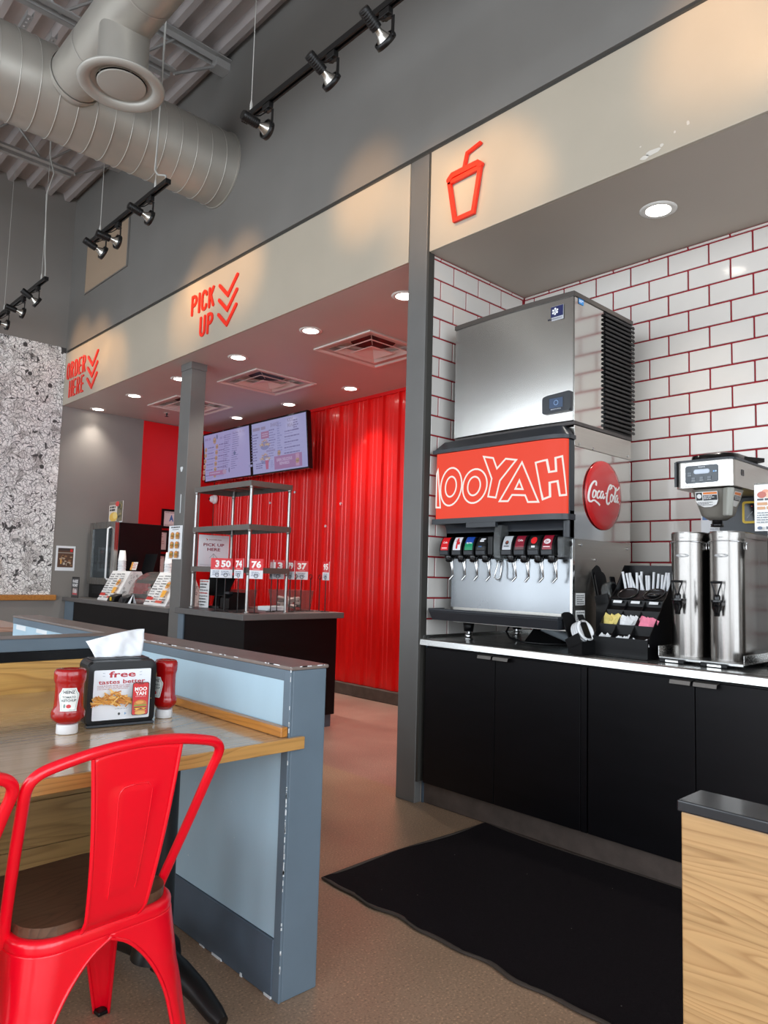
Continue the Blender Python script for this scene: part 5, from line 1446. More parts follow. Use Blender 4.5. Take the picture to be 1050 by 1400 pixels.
# ---- cables and clutter under the dispenser
t = thing('power_cable', 'black cable looping under the drink dispenser', 'cable', (3.4, 2.3, ZT_))
mb = MB(); mb.tube([(3.42, 2.55, 0.99), (3.36, 2.53, 0.95), (3.30, 2.46, 0.925), (3.26, 2.35, 0.914), (3.28, 2.22, 0.914), (3.40, 2.1, 0.916)], 0.006, 7); mb.build('sheath', 'black', t)
t = thing('drain_pipe', 'pale plastic drain pipe sloping under the drip tray', 'pipe', (3.4, 2.2, ZT_))
mb = MB(); mb.tube([(3.26, 2.22, 1.005), (3.32, 2.12, 0.958), (3.36, 2.08, 0.936)], 0.024, 12); mb.build('tube', mat('grey_pipe', (150, 158, 164), 0.35), t)
t = thing('syrup_pump', 'low black pump box under the middle of the dispenser', 'pump', (3.45, 2.28, ZT_))
mb = MB(); mb.hexa([(3.38, 2.18, 0.9075), (3.55, 2.18, 0.9075), (3.55, 2.42, 0.9075), (3.38, 2.42, 0.9075), (3.42, 2.22, 0.985), (3.55, 2.22, 0.985), (3.55, 2.38, 0.985), (3.42, 2.38, 0.985)]); mb.build('housing', 'black', t)

# ================================================================== SERVICE COUNTERS
t = thing('order_counter', 'grey-topped black order counter at the far end under the ORDER HERE lettering', 'counter', (3.4, 7.3, 0))
MB().box(3.155, 3.72, 6.11, 8.47, 0.1, 0.856).build('front_body', 'black_cab', t)
MB().box(3.18, 3.70, 6.11, 8.70, 0.0, 0.1).build('plinth', 'slate_base', t)
MB().box(3.15, 3.72, 8.472, 8.735, 0.1, 0.856).build('end_post', 'knee_frame', t)
MB().box(3.115, 3.75, 6.109, 8.735, 0.857, 0.902).build('top', 'counter_grey', t, bevel=0.004)
t = thing('pickup_counter', 'grey-topped black pick-up counter carrying the steel rack', 'counter', (3.5, 5.2, 0))
MB().box(3.02, 3.92, 4.70, 5.625, 0.1, 0.884).build('front_body', 'black_cab', t)
MB().box(3.05, 3.90, 4.72, 5.72, 0.0, 0.1).build('plinth', 'slate_base', t)
MB().box(3.01, 3.92, 5.627, 5.72, 0.1, 0.884).build('end_post', 'knee_frame', t)
MB().box(2.98, 3.97, 4.668, 5.735, 0.885, 0.932).build('top', 'counter_grey', t, bevel=0.004)

# ---- steel rack
ZP = 0.9325
rx0, rx1, ry0, ry1 = 3.114, 3.482, 4.83, 5.69
t = thing('steel_rack', 'open three-shelf steel rack standing on the pick-up counter', 'rack', (3.3, 5.26, ZP))
for z in (1.262, 1.600, 1.945):
    mb = MB(); z0, z1 = z-0.022, z+0.022
    mb.box(rx0-0.016, rx1+0.016, ry0-0.016, ry0-0.012, z0, z1); mb.box(rx0-0.016, rx1+0.016, ry1+0.012, ry1+0.016, z0, z1)
    mb.box(rx0-0.016, rx0-0.012, ry0-0.012, ry1+0.012, z0, z1); mb.box(rx1+0.012, rx1+0.016, ry0-0.012, ry1+0.012, z0, z1)
    mb.box(rx0-0.012, rx1+0.012, ry0-0.012, ry1+0.012, z1-0.003, z1)
    for yy in (5.05, 5.26, 5.47): mb.box(rx0-0.012, rx1+0.012, yy-0.02, yy+0.02, z1-0.014, z1-0.003)
    mb.build('shelf', 'shelf_steel', t)
for x in (rx0, rx1):
    for y in (ry0, ry1):
        mb = MB(); mb.cyl((x, y, ZP), (x, y, 1.964), 0.0135, 14); mb.lathe([(0.022, ZP+0.0003), (0.022, ZP+0.006), (0.014, ZP+0.012)], (x, y, 0), 14)
        for z in (1.235, 1.575, 1.918): mb.lathe([(0.0135, z-0.012), (0.017, z-0.008), (0.017, z+0.006)], (x, y, 0), 14)
        mb.build('post', 'post_steel', t)

# ---- PICK UP HERE sheet standing on the low shelf
t = thing('pickup_sheet', 'white PICK UP HERE paper sign with an arrow on the low rack shelf', 'sign', (3.29, 5.66, 1.285))
fr = plane_ny(5.660, 3.135, 1.2855)
MB().box(3.135, 3.435, 5.661, 5.664, 1.2848, 1.563).build('holder', 'clear', t)
ar = Art(fr, 0.0004, 0.0003); ar.rect(0, 0, 0.30, 0.276, (250, 251, 255))
ar.poly([(0.068, 0.243), (0.082, 0.243), (0.090, 0.236), (0.082, 0.229), (0.076, 0.229), (0.08, 0.236)], (200, 60, 60)); ar.text('DOORDASH', 0.10, 0.231, 0.010, (150, 90, 96), 0.02, 0.125)
ar.text('PICK UP', 0.15, 0.178, 0.026, (150, 40, 60), 0.025, 0.205, 'c'); ar.text('HERE', 0.15, 0.138, 0.026, (150, 40, 60), 0.025, 0.128, 'c')
ar.line([(0.15, 0.03), (0.15, 0.112)], 0.0035, (150, 150, 158)); ar.line([(0.112, 0.076), (0.15, 0.114), (0.188, 0.076)], 0.0035, (150, 150, 158)); ar.rect(0.02, 0.014, 0.28, 0.017, (190, 190, 196))
ar.build('print', 'print', t)

# ---- order number stands
def number_stand(x, y, num, label, rz=0.0, zt=1.352, lines_=True):
    t = thing('number_stand', label, 'table number', (x, y, ZP), rz)
    mb = MB(); mb.lathe([(0.0, 0.004), (0.036, 0.004), (0.038, 0.0005), (0.0, 0.0003)], (0, 0, 0), 20); mb.build('base', 'black_metal', t, shift=False)
    mb = MB(); mb.cyl((0, 0, 0.004), (0, 0, 0.272), 0.0042, 8)
    mb.tube([(0.0, 0.020*math.sin(a), 0.290+0.020*math.cos(a)) for a in [2*PI*k/16 for k in range(16)]], 0.0026, 6, closed=True)
    mb.tube([(-0.006, 0.014*math.sin(a), 0.287+0.014*math.cos(a)) for a in [2*PI*k/14 for k in range(14)]], 0.0024, 6, closed=True)
    mb.build('rod', 'black_metal', t, shift=False)
    if num:
        h = zt-ZP; cwid = 0.052; fr = lambda u, v, d=0: (-0.004-d, (0.063-u)*cwid/0.063, h-0.155+v)
        mb = MB(); mb.box(-0.0035, -0.0005, -0.052, 0.052, h-0.155, h); cd = mb.build('card', 'paper', t, shift=False)
        ar = Art(fr, 0.0003, 0.0003); ar.rect(0, 0, 0.126, 0.155, (226, 228, 234)); ar.rect(0, 0.066, 0.126, 0.155, (214, 40, 48))
        ar.text(num, 0.063, 0.083, 0.056, (252, 248, 246), 0.045, 0.092 if len(num) > 1 else 0.04, 'c'); ar.rect(0.03, 0.073, 0.096, 0.077, (240, 170, 170))
        ar.lines(0.02, 0.048, 0.108, 3, 0.013, 0.006, (130, 140, 160), 0.2); 
        o = ar.build('printed_number', 'print', cd); o.location = (0, 0, 0)
        ar2 = Art(lambda u, v, d=0: (d, (-0.063+u)*cwid/0.063, h-0.155+v), 0.0003, 0.0003); ar2.rect(0, 0, 0.126, 0.155, (226, 228, 234)); ar2.rect(0, 0.066, 0.126, 0.155, (214, 40, 48)); ar2.text(num, 0.063, 0.083, 0.056, (252, 248, 246), 0.045, 0.092 if len(num) > 1 else 0.04, 'c')
        ar2.build('printed_back', 'print', cd)
    return t
def fixshift():
    pass
# the printed faces are built in stand space: undo the world shift by building before placing
_b = MB.build
def _local(self, name, mats, parent=None, **kw):
    kw.setdefault('shift', False); return _b(self, name, mats, parent, **kw)
MB.build = _local
VW = math.radians(58)     # most cards face the camera side
number_stand(3.005, 5.105, '3', 'order number card starting with 3, overlapped by card 50, leftmost of the number stands', VW*0.9)
number_stand(3.045, 5.045, '50', 'red order number 50 card on a black stand at the rack front', VW)
number_stand(3.07, 4.89, '74', 'red order number 74 card on a black stand, between cards 50 and 76', math.radians(8))
number_stand(3.155, 4.78, '76', 'red order number 76 card on a black stand in front of the rack corner post', VW*0.9)
number_stand(3.385, 4.90, '81', 'order number card seen almost edge-on, right of card 76', math.radians(-20))
number_stand(3.505, 4.985, '13', 'order number 13 card half hidden behind the right rack post', VW*0.75)
number_stand(3.55, 4.87, '79', 'narrow turned order number 79 card just right of the rack', math.radians(2))
number_stand(3.705, 4.925, '37', 'red order number 37 card on a black stand right of the rack', VW)
number_stand(3.855, 4.785, '95', 'order number 95 card seen narrow, rightmost on the counter end', math.radians(-8))
number_stand(3.655, 4.94, None, 'empty number stand just left of card 37')
number_stand(3.79, 4.91, None, 'empty number stand just right of card 37')
number_stand(3.875, 4.89, None, 'empty number stand next to card 95, second from the right')
MB.build = _b

# ---- things on the pick-up counter
def clear_tub(x0, x1, y0, y1, z0, h, label, fill, flabel, n, seed):
    t = thing('clear_tub', label, 'tub', ((x0+x1)/2, (y0+y1)/2, z0))
    mb = MB(); i = 0.02
    A = [(x0+i, y0+i), (x1-i, y0+i), (x1-i, y1-i), (x0+i, y1-i)]; B = [(x0, y0), (x1, y0), (x1, y1), (x0, y1)]; Cc = [(x0-0.015, y0-0.015), (x1+0.015, y0-0.015), (x1+0.015, y1+0.015), (x0-0.015, y1+0.015)]
    mb.add([(*p, z0+0.001) for p in A]+[(*p, z0+h) for p in B]+[(*p, z0+h) for p in Cc], [(3, 2, 1, 0)]+[(k, (k+1) % 4, 4+(k+1) % 4, 4+k) for k in range(4)]+[(4+k, 4+(k+1) % 4, 8+(k+1) % 4, 8+k) for k in range(4)])
    mb.build('shell', 'tub', t, solid=0.002)
    r = random.Random(seed); mb = MB(); w = 0.045
    mb.add([(-w, -w*0.6, -0.012), (w, -w*0.6, -0.008), (w, w*0.6, -0.012), (-w, w*0.6, -0.008), (-w, -w*0.6, 0.010), (w, -w*0.5, 0.014), (w*0.9, w*0.6, 0.008), (-w, w*0.5, 0.014)],
           [(3, 2, 1, 0), (4, 5, 6, 7), (0, 1, 5, 4), (1, 2, 6, 5), (2, 3, 7, 6), (3, 0, 4, 7)])
    f = mb.build(fill, 'paper', None, bevel=0.004)
    for k in range(n):
        o = f if k == 0 else f.copy()
        if k: col.objects.link(o)
        tag(o, flabel, 'packet', flabel)
        o.location = (x0+0.075+(x1-x0-0.15)*r.random(), y0+0.075+(y1-y0-0.15)*r.random(), z0+0.035+(0.020*(k//4))); o.rotation_euler = (r.uniform(-0.3, 0.3), r.uniform(-0.3, 0.3), r.uniform(0, 3))
    return t
MT['tub'] = mat('frosted_clear_tub', (225, 205, 200), 0.12, 0, trans=0.9, ior=1.05)
clear_tub(3.66, 3.90, 5.0, 5.34, ZP, 0.17, 'large clear tub of wrapped packets at the counter end', 'napkin_packet', 'white wrapped packet inside the large clear tub', 16, 3)
clear_tub(3.42, 3.60, 5.42, 5.62, ZP, 0.16, 'smaller clear tub of paper packets behind the rack', 'napkin_packet', 'white paper packet inside the smaller clear tub', 9, 4)
for k in range(4):
    mb = MB(); mb.box(-0.10, 0.10, -0.075, 0.075, 0, 0.008); o = mb.build('napkin_bundle', 'paper', None, bevel=0.002)
    o.location = (3.56, 5.12, ZP+0.001+0.0085*k); o.rotation_euler = (0, 0, 0.06*k); tag(o, ('lowest', 'second lowest', 'second highest', 'topmost')[k] + ' white napkin bundle in the low pile beside the large clear tub', 'napkins', 'napkin bundle pile')
def pos_terminal(x, y, z, rz, label, nm='cash_terminal'):
    t = thing(nm, label, 'terminal', (x, y, z), rz)
    mb = MB(); mb.box(-0.09, 0.09, -0.1, 0.1, 0.001, 0.02); mb.hexa([(-0.03, -0.04, 0.02), (0.03, -0.04, 0.02), (0.03, 0.04, 0.02), (-0.03, 0.04, 0.02), (0.0, -0.03, 0.2), (0.03, -0.03, 0.2), (0.03, 0.03, 0.2), (0.0, 0.03, 0.2)]); mb.build('stand', 'black', t, shift=False)
    mb = MB(); mb.hexa([(-0.055, -0.17, 0.13), (-0.035, -0.17, 0.125), (-0.035, 0.17, 0.125), (-0.055, 0.17, 0.13), (0.06, -0.17, 0.345), (0.08, -0.17, 0.34), (0.08, 0.17, 0.34), (0.06, 0.17, 0.345)]); mb.build('screen', 'black', t, shift=False, bevel=0.004)
    return t
pt_ = pos_terminal(3.30, 5.58, ZP, 0.3, 'black order screen on the pick-up counter, behind the rack posts'); pt_.scale = (0.85, 0.85, 0.82)
t = thing('receipt_printer', 'black receipt printer on the pick-up counter behind the stands', 'printer', (3.36, 5.43, ZP))
mb = MB(); pf = [(0, 0.001), (0.16, 0.001), (0.16, 0.14), (0.06, 0.145), (0.0, 0.09)]
mb.prism(pf, lambda u, v, d=0: (3.22+u, 5.33+d, ZP+v), -0.07, 0.07); mb.build('case', 'black', t, bevel=0.006)
mb = MB(); mb.box(3.235, 3.30, 5.29, 5.37, ZP+0.128, ZP+0.146); mb.build('paper_slot', 'charcoal', t)
t = thing('menu_card_stand', 'patterned paper menu leaning behind the left rack post', 'menu', (3.2, 5.66, ZP))
fr = plane_nx(3.20, 5.715, ZP)
ar = Art(fr, 0.001, 0.0003); ar.rect(0, 0.001, 0.16, 0.24, (222, 222, 222)); 
for k in range(9): ar.lines(0.008, 0.22-0.025*k, 0.15, 1, 0.02, 0.009, random.choice([(60, 60, 62), (130, 130, 132), (180, 60, 50)]))
ar.build('sheet', 'print', t)

# ---- order counter: wedge menu stands, fridge, cups
ZO = 0.9025
def wedge(y1, label):
    t = thing('menu_wedge', label, 'menu stand', (3.2, y1, ZO))
    y0 = y1-0.46
    A = [(3.20, 0.001), (3.62, 0.001), (3.475, 0.318), (3.36, 0.318)]
    mb = MB(); mb.prism(A, lambda u, v, d=0: (u, y0+d, ZO+v), 0, 0.46); mb.build('wedge_body', 'paper', t)
    Ls = math.hypot(0.16, 0.317)
    def ff(u, v, d=0):
        s = v/Ls; return (3.20+0.16*s - (d+0.0008)*0.89, y1-u, ZO+0.001+0.317*s + (d+0.0008)*0.45)
    r = random.Random(int(y1*10)); ar = Art(ff, 0.0004, 0.0003); ar.rect(0.0, 0.0, 0.46, Ls, (232, 230, 228))
    for c in range(3):
        u0 = 0.02+0.15*c
        for k in range(11):
            v = Ls-0.05-0.028*k
            if c == 2 and 3 < k < 8: continue
            ar.lines(u0, v, u0+0.125, 1, 0.02, 0.011, r.choice([(50, 50, 52), (90, 90, 92), (140, 140, 142)]))
    ar.rect(0.06, 0.045, 0.19, 0.075, (196, 52, 44)); ar.rect(0.27, 0.02, 0.40, 0.045, (206, 80, 60)) 
    burger(ar, 0.36, 0.20, 0.075); ar.poly([(0.32, 0.08), (0.39, 0.08), (0.40, 0.15), (0.31, 0.15)], (236, 170, 60)); fries(ar, 0.355, 0.145, 0.06, 0.03, 14)
    ar.build('menu_print', 'print', t)
    def fs(u, v, d=0): return (u, y0-d-0.0006, ZO+v)
    ar = Art(fs, 0.0003, 0.0003); ar.poly(A, (226, 224, 222)); r = random.Random(4)
    for k in range(90):
        u, v = r.uniform(3.22, 3.59), r.uniform(0.01, 0.30)
        if v > 1.9*(u-3.21) or v > 0.30-2.1*(u-3.475): continue
        a = r.uniform(0, 6.28); L = r.uniform(0.01, 0.03); ar.line([(u, v), (u+L*math.cos(a), v+L*math.sin(a))], r.uniform(0.002, 0.005), r.choice([(40, 40, 40), (90, 90, 90), (150, 150, 150)]))
        if k % 4 == 0: ar.line(arc(u, v, 0.01, 0.01, 0, 320, 8), 0.003, (60, 60, 60))
    ar.build('doodle_print', 'print', t)
    return t
wedge(7.93, 'left printed menu stand with doodle side on the order counter')
wedge(6.80, 'right printed menu stand partly behind the far column')
t = thing('drinks_fridge', 'tall black countertop fridge with glass door at the far end of the order counter', 'fridge', (3.6, 8.2, ZO))
fx0, fx1, fy0, fy1 = 3.36, 3.92, 7.945, 8.66
MB().box(fx0+0.045, fx1, fy0, fy1, 1.06, 1.765).build('cabinet', 'black', t, bevel=0.004)
MB().box(fx0+0.03, fx1, fy0, fy1, ZO+0.0005, 1.058).build('compressor_base', 'black', t)
mb = MB(); mb.box(fx0, fx0+0.043, fy0, fy0+0.085, 1.06, 1.775); mb.box(fx0, fx0+0.043, fy1-0.085, fy1, 1.06, 1.775); mb.box(fx0, fx0+0.043, fy0+0.085, fy1-0.085, 1.06, 1.135); mb.box(fx0, fx0+0.043, fy0+0.085, fy1-0.085, 1.70, 1.775)
dd = mb.build('door', 'steel_z', t)
MB().box(fx0+0.012, fx0+0.02, fy0+0.085, fy1-0.085, 1.135, 1.70).build('door_glass', 'glass_dark', dd)
mb = MB(); mb.tube([(fx0-0.004, fy0+0.12, 1.12), (fx0-0.03, fy0+0.12, 1.14), (fx0-0.03, fy0+0.12, 1.69), (fx0-0.004, fy0+0.12, 1.71)], 0.011, 8); mb.build('door_handle', 'white', dd)
mb = MB(); mb.box(fx0+0.030, fx0+0.044, fy0+0.09, fy1-0.09, 1.14, 1.695); mb.build('interior', mat('fridge_interior', (70, 76, 80), 0.5), t)
r = random.Random(2); ar = Art(plane_nx(fx0+0.029, fy1-0.10, 1.15), 0.0006, 0.0003)
for rr_ in range(3):
    for k in range(5): ar.rect(0.02+k*0.10, 0.07+rr_*0.10, 0.02+k*0.10+0.08, 0.07+rr_*0.10+0.07, r.choice([(150, 156, 160), (120, 116, 114), (186, 190, 192), (100, 104, 108)]))
ar.build('stocked_items', 'print', t)
mb = MB()
for k in range(5): mb.box(fx0+0.027, fx0+0.0295, fy0+0.1, fy1-0.1, 0.955+0.018*k, 0.963+0.018*k)
mb.build('grille', 'charcoal', t)
t = thing('food_leaflet', 'glossy food leaflet standing on top of the fridge', 'leaflet', (3.40, 8.05, 1.766))
fr = plane_nx(3.40, 8.235, 1.776)
MB().box(3.401, 3.404, 7.87, 8.235, 1.7665, 2.005).build('card', 'paper', t)
ar = Art(fr, 0.0006, 0.0003); ar.rect(0, 0, 0.365, 0.228, (226, 214, 206)); ar.rect(0.22, 0, 0.365, 0.228, (120, 112, 92)); ar.rect(0, 0.19, 0.22, 0.228, (140, 122, 110)); ar.ell(0.22, 0.20, 0.05, 0.03, (214, 60, 60))
ar.ell(0.13, 0.055, 0.11, 0.055, (236, 190, 80)); ar.ell(0.17, 0.07, 0.06, 0.04, (246, 214, 130)); ar.lines(0.025, 0.155, 0.18, 2, 0.032, 0.022, (50, 50, 54), 0.1)
for k in range(14): ar.ell(r.uniform(0.25, 0.35), r.uniform(0.02, 0.2), 0.016, 0.013, r.choice([(90, 90, 60), (160, 140, 100), (60, 60, 50)]))
ar.build('print', 'print_gloss', t)
def cup_stack(x, y, z0, n, label):
    t = thing('cup_stack', label, 'cups', (x, y, z0))
    for k in range(n):
        z = z0+k*0.028; mb = MB(); mb.lathe([(0.045, z+0.0005), (0.047, z+0.004), (0.043, z+0.006), (0.030, z+0.115), (0.0, z+0.115)], (x, y, 0), 20); mb.build('cup', 'white', t)
    return t
cup_stack(3.418, 7.845, ZO+0.3185, 5, 'stack of white cups on top of the left menu stand')
cup_stack(3.418, 6.745, ZO+0.3185, 4, 'stack of white cups on top of the right menu stand, beside the far column')
pt_ = pos_terminal(3.66, 7.72, ZO+0.0, 0.12, 'black till screen behind the left menu stand'); pt_.scale = (0.7, 0.7, 1.5)
t = thing('table_tent', 'small white and orange card clipped above the left menu stand', 'card', (3.42, 7.42, ZO+0.3185))
fr = lambda u, v, d=0: (3.385+0.25*v-d, 7.56-u, 1.235+v)
ar = Art(fr, 0.0006, 0.0003); ar.rect(0, 0, 0.15, 0.085, (226, 222, 218)); ar.rect(0.0, 0.0, 0.045, 0.085, (222, 150, 60)); ar.lines(0.055, 0.06, 0.145, 3, 0.02, 0.009, (190, 90, 80)); ar.build('print', 'print', t)
# card readers at the front edge of the order counter
for (x, y, lb) in ((3.175, 7.42, 'left black card reader at the front edge of the order counter'), (3.175, 7.14, 'right black card reader with a standing card beside the right menu stand')):
    t = thing('card_reader', lb, 'card reader', (x, y, ZO))
    mb = MB(); mb.hexa([(x-0.05, y-0.085, ZO+0.001), (x+0.05, y-0.085, ZO+0.001), (x+0.05, y+0.085, ZO+0.001), (x-0.05, y+0.085, ZO+0.001), (x-0.03, y-0.08, ZO+0.055), (x+0.045, y-0.08, ZO+0.085), (x+0.045, y+0.08, ZO+0.085), (x-0.03, y+0.08, ZO+0.055)]); mb.build('case', 'black', t, bevel=0.006)
    mb = MB(); mb.box(x-0.051, x-0.0445, y-0.03, y+0.0, ZO+0.012, ZO+0.05); mb.build('card_slot', 'yellow' if y > 7.3 else 'charcoal', t)
t = thing('standing_card', 'small white folded card between the card readers and the right menu stand', 'card', (3.17, 6.98, ZO))
mb = MB(); mb.add([(3.14, 7.02, ZO+0.0005), (3.14, 6.96, ZO+0.0005), (3.17, 6.965, ZO+0.10), (3.20, 7.02, ZO+0.0005), (3.20, 6.96, ZO+0.0005)], [(0, 1, 2), (3, 2, 4)]); mb.build('fold', 'paper', t, solid=0.001)
# clear acrylic pastry case with brown trays
t = thing('acrylic_case', 'clear curved acrylic case with brown trays between the two menu stands', 'display case', (3.45, 7.05, ZO))
ya, yb = 6.84, 7.26
pf = [(3.24, 0.001)] + [(3.52-0.28*math.cos(a), 0.02+0.30*math.sin(a)) for a in [PI/2*k/10 for k in range(11)]] + [(3.60, 0.32), (3.60, 0.001)]
mb = MB(); n = len(pf); mb.add([(x, ya, ZO+z) for x, z in pf]+[(x, yb, ZO+z) for x, z in pf], [(i, i+1, n+i+1, n+i) for i in range(n-1)]+[tuple(reversed(range(n))), tuple(range(n, 2*n))], 0, False)
mb.build('acrylic_shell', 'clear', t)
MT['tray_brown'] = mat('kraft_tray', (196, 146, 110), 0.6)
for z in (0.05, 0.19):
    mb = MB(); w = 0.02 if z < 0.1 else 0.07; mb.box(3.26+w, 3.58, ya+0.02, yb-0.02, ZO+z, ZO+z+0.012); mb.box(3.26+w, 3.266+w, ya+0.02, yb-0.02, ZO+z+0.012, ZO+z+0.04); mb.build('tray', 'tray_brown', t)

# ---- paper on walls and column
def frame_doc(x0, x1, z0, z1, label, big):
    t = thing('framed_certificate', label, 'framed certificate', ((x0+x1)/2, YF-0.013, z0))
    y = YF-0.0135; b_ = 0.028
    mb = MB(); mb.box(x0, x1, y-0.02, y, z0, z0+b_); mb.box(x0, x1, y-0.02, y, z1-b_, z1); mb.box(x0, x0+b_, y-0.02, y, z0+b_, z1-b_); mb.box(x1-b_, x1, y-0.02, y, z0+b_, z1-b_); mb.build('frame', 'black', t)
    ar = Art(plane_ny(y-0.006, x0+b_, z0+b_), 0.0006, 0.0003); W, H = x1-x0-2*b_, z1-z0-2*b_; ar.rect(0, 0, W, H, (236, 228, 228))
    if big: ar.text('A', W*0.43, H*0.34, H*0.42, (66, 116, 186), 0.05, W*0.24, 'c'); ar.lines(0.02, H*0.9, W-0.02, 1, 0.02, 0.006, (150, 120, 120)); ar.lines(0.02, H*0.1, W-0.02, 2, 0.014, 0.005, (170, 150, 150))
    else: ar.lines(0.02, H*0.85, W-0.01, 5, H*0.13, 0.008, (190, 160, 160))
    MB().box(x0+b_, x1-b_, y-0.0055, y-0.0005, z0+b_, z1-b_).build('backing', 'paper', t)
    ar.build('print', 'print', t)
frame_doc(4.29, 4.60, 1.78, 2.03, 'black framed certificate with a big blue letter A on the red wall', True)
frame_doc(4.18, 4.40, 1.475, 1.755, 'middle black framed certificate on the red wall, under the letter A', False)
frame_doc(4.17, 4.385, 1.17, 1.45, 'lowest black framed certificate on the red wall, behind the cups', False)
t = thing('wall_poster', 'small white-bordered food poster on the grey far wall beside the wallpaper', 'poster', (3.12, YF-0.001, 1.21))
MB().box(3.016, 3.236, YF-0.003, YF-0.0005, 1.203, 1.493).build('paper', 'paper', t)
r = random.Random(8); ar = Art(plane_ny(YF-0.003, 3.016, 1.203), 0.0006, 0.0003); ar.rect(0.022, 0.04, 0.2, 0.265, (96, 68, 54)); ar.rect(0.022, 0.235, 0.2, 0.265, (70, 60, 56)); ar.rect(0.022, 0.205, 0.2, 0.214, (170, 160, 150)); ar.rect(0.16, 0.222, 0.19, 0.255, (206, 50, 46))
for k in range(24): ar.ell(r.uniform(0.05, 0.18), r.uniform(0.055, 0.18), r.uniform(0.008, 0.02), r.uniform(0.006, 0.014), r.choice([(150, 110, 80), (190, 160, 130), (120, 84, 60), (206, 190, 170), (84, 60, 40)]))
ar.rect(0.05, 0.08, 0.066, 0.13, (226, 170, 90)); ar.build('print', 'print_gloss', t)
t = thing('fundraising_sign', 'little black RAISE MONEY sign standing at the end of the order counter', 'sign', (3.12, 8.45, ZO))
MB().box(3.135, 3.139, 8.305, 8.515, ZO+0.0005, 1.138).build('board', 'black', t)
ar = Art(plane_nx(3.135, 8.515, ZO+0.001), 0.0006, 0.0003); ar.rect(0, 0, 0.21, 0.222, (58, 58, 60)); ar.text('RAISE', 0.105, 0.168, 0.036, (226, 226, 226), 0.05, 0.155, 'c'); ar.text('MONEY', 0.105, 0.123, 0.036, (226, 226, 226), 0.05, 0.155, 'c')
ar.rect(0.03, 0.03, 0.18, 0.11, (128, 116, 116)); ar.ell(0.07, 0.075, 0.03, 0.03, (196, 176, 170)); ar.ell(0.125, 0.07, 0.036, 0.028, (206, 196, 196)); ar.rect(0.035, 0.035, 0.175, 0.052, (190, 70, 76)); ar.build('print', 'print', t)
t = thing('burger_poster', 'white sheet with six burger pictures taped to the far column', 'poster', (3.115, 6.05, 1.35))
MB().box(3.1155, 3.1175, 5.925, 6.175, 1.345, 1.648).build('paper', 'paper', t)
ar = Art(plane_nx(3.1155, 6.175, 1.345), 0.0006, 0.0003); ar.lines(0.04, 0.282, 0.22, 1, 0.02, 0.012, (60, 60, 62), 0.1); ar.lines(0.07, 0.265, 0.2, 1, 0.02, 0.006, (120, 120, 122), 0.1)
for c in range(2):
    for k in range(3): burger(ar, 0.075+0.105*c, 0.205-0.085*k, 0.065)
ar.build('print', 'print', t)

# ---- security camera on the red wall
t = thing('security_camera', 'small white dome security camera on the red wall under the left screen', 'camera', (XR, 8.66, 2.26))
mb = MB(); mb.lathe([(0.0, 0), (0.062, 0), (0.066, 0.02), (0.055, 0.035), None, (0.05, 0.035), (0.048, 0.06), (0.03, 0.085), (0.0, 0.092)], (0, 0, 0), 24)
mb.xf(Matrix.Translation((XR+0.003, 8.68, 2.215)) @ Matrix.Rotation(-PI/2, 4, 'Y')); mb.build('housing', 'white', t)
mb = MB(); mb.lathe([(0.0, 0.094), (0.016, 0.092), (0.022, 0.084), (0.024, 0.076)], (0.0, 0.012, 0), 14); mb.xf(Matrix.Translation((XR+0.003, 8.68, 2.215)) @ Matrix.Rotation(-PI/2, 4, 'Y')); mb.build('lens', 'black_gloss', t)

# ---- menu screens
def screen(y1, y0, label, draw):
    t = thing('menu_screen', label, 'screen', (4.8, (y0+y1)/2, 2.4))
    tilt = 0.095; zb, zt_ = 2.405, 3.045
    def fr(u, v, d=0):
        return (4.80 - tilt*v - d, y1-u, zb+v)
    W, H = y1-y0, zt_-zb; f_ = 0.018
    mb = MB()
    def fb(u0, u1, v0, v1, d0, d1): mb.hexa([fr(u0, v0, d0), fr(u1, v0, d0), fr(u1, v0, d1), fr(u0, v0, d1), fr(u0, v1, d0), fr(u1, v1, d0), fr(u1, v1, d1), fr(u0, v1, d1)])
    fb(0, W, 0, f_, -0.05, 0.004); fb(0, W, H-f_, H, -0.05, 0.004); fb(0, f_, f_, H-f_, -0.05, 0.004); fb(W-f_, W, f_, H-f_, -0.05, 0.004)
    mb.build('bezel', 'black_gloss', t)
    mb = MB(); fb(f_, W-f_, f_, H-f_, -0.05, -0.006); mb.build('back_shell', 'black', t)
    mb = MB(); mb.beam((4.83, (y0+y1)/2-0.15, 2.7), (XR+0.03, (y0+y1)/2-0.15, 2.75), 0.05, 0.05); mb.beam((4.83, (y0+y1)/2+0.15, 2.7), (XR+0.03, (y0+y1)/2+0.15, 2.75), 0.05, 0.05); mb.build('wall_bracket', 'black_metal', t)
    ar = Art(lambda u, v, d=0: fr(u+f_, v+f_, d-0.006), 0.0006, 0.0003); w, h = W-2*f_, H-2*f_
    op = ar.poly; ot = ar.text; mixc = lambda c: tuple(int(c[i]*0.54+(178, 174, 224)[i]*0.46) for i in range(3))
    ar.poly = lambda pts, rgb: op(pts, mixc(rgb)); ar.text = lambda t_, u, v, hh, rgb, *a_, **k_: ot(t_, u, v, hh, mixc(rgb), *a_, **k_)
    draw(ar, w, h); ar.build('menu_picture', 'print_screen', t)
    return t
BG = (176, 170, 222); INK = (92, 84, 130)
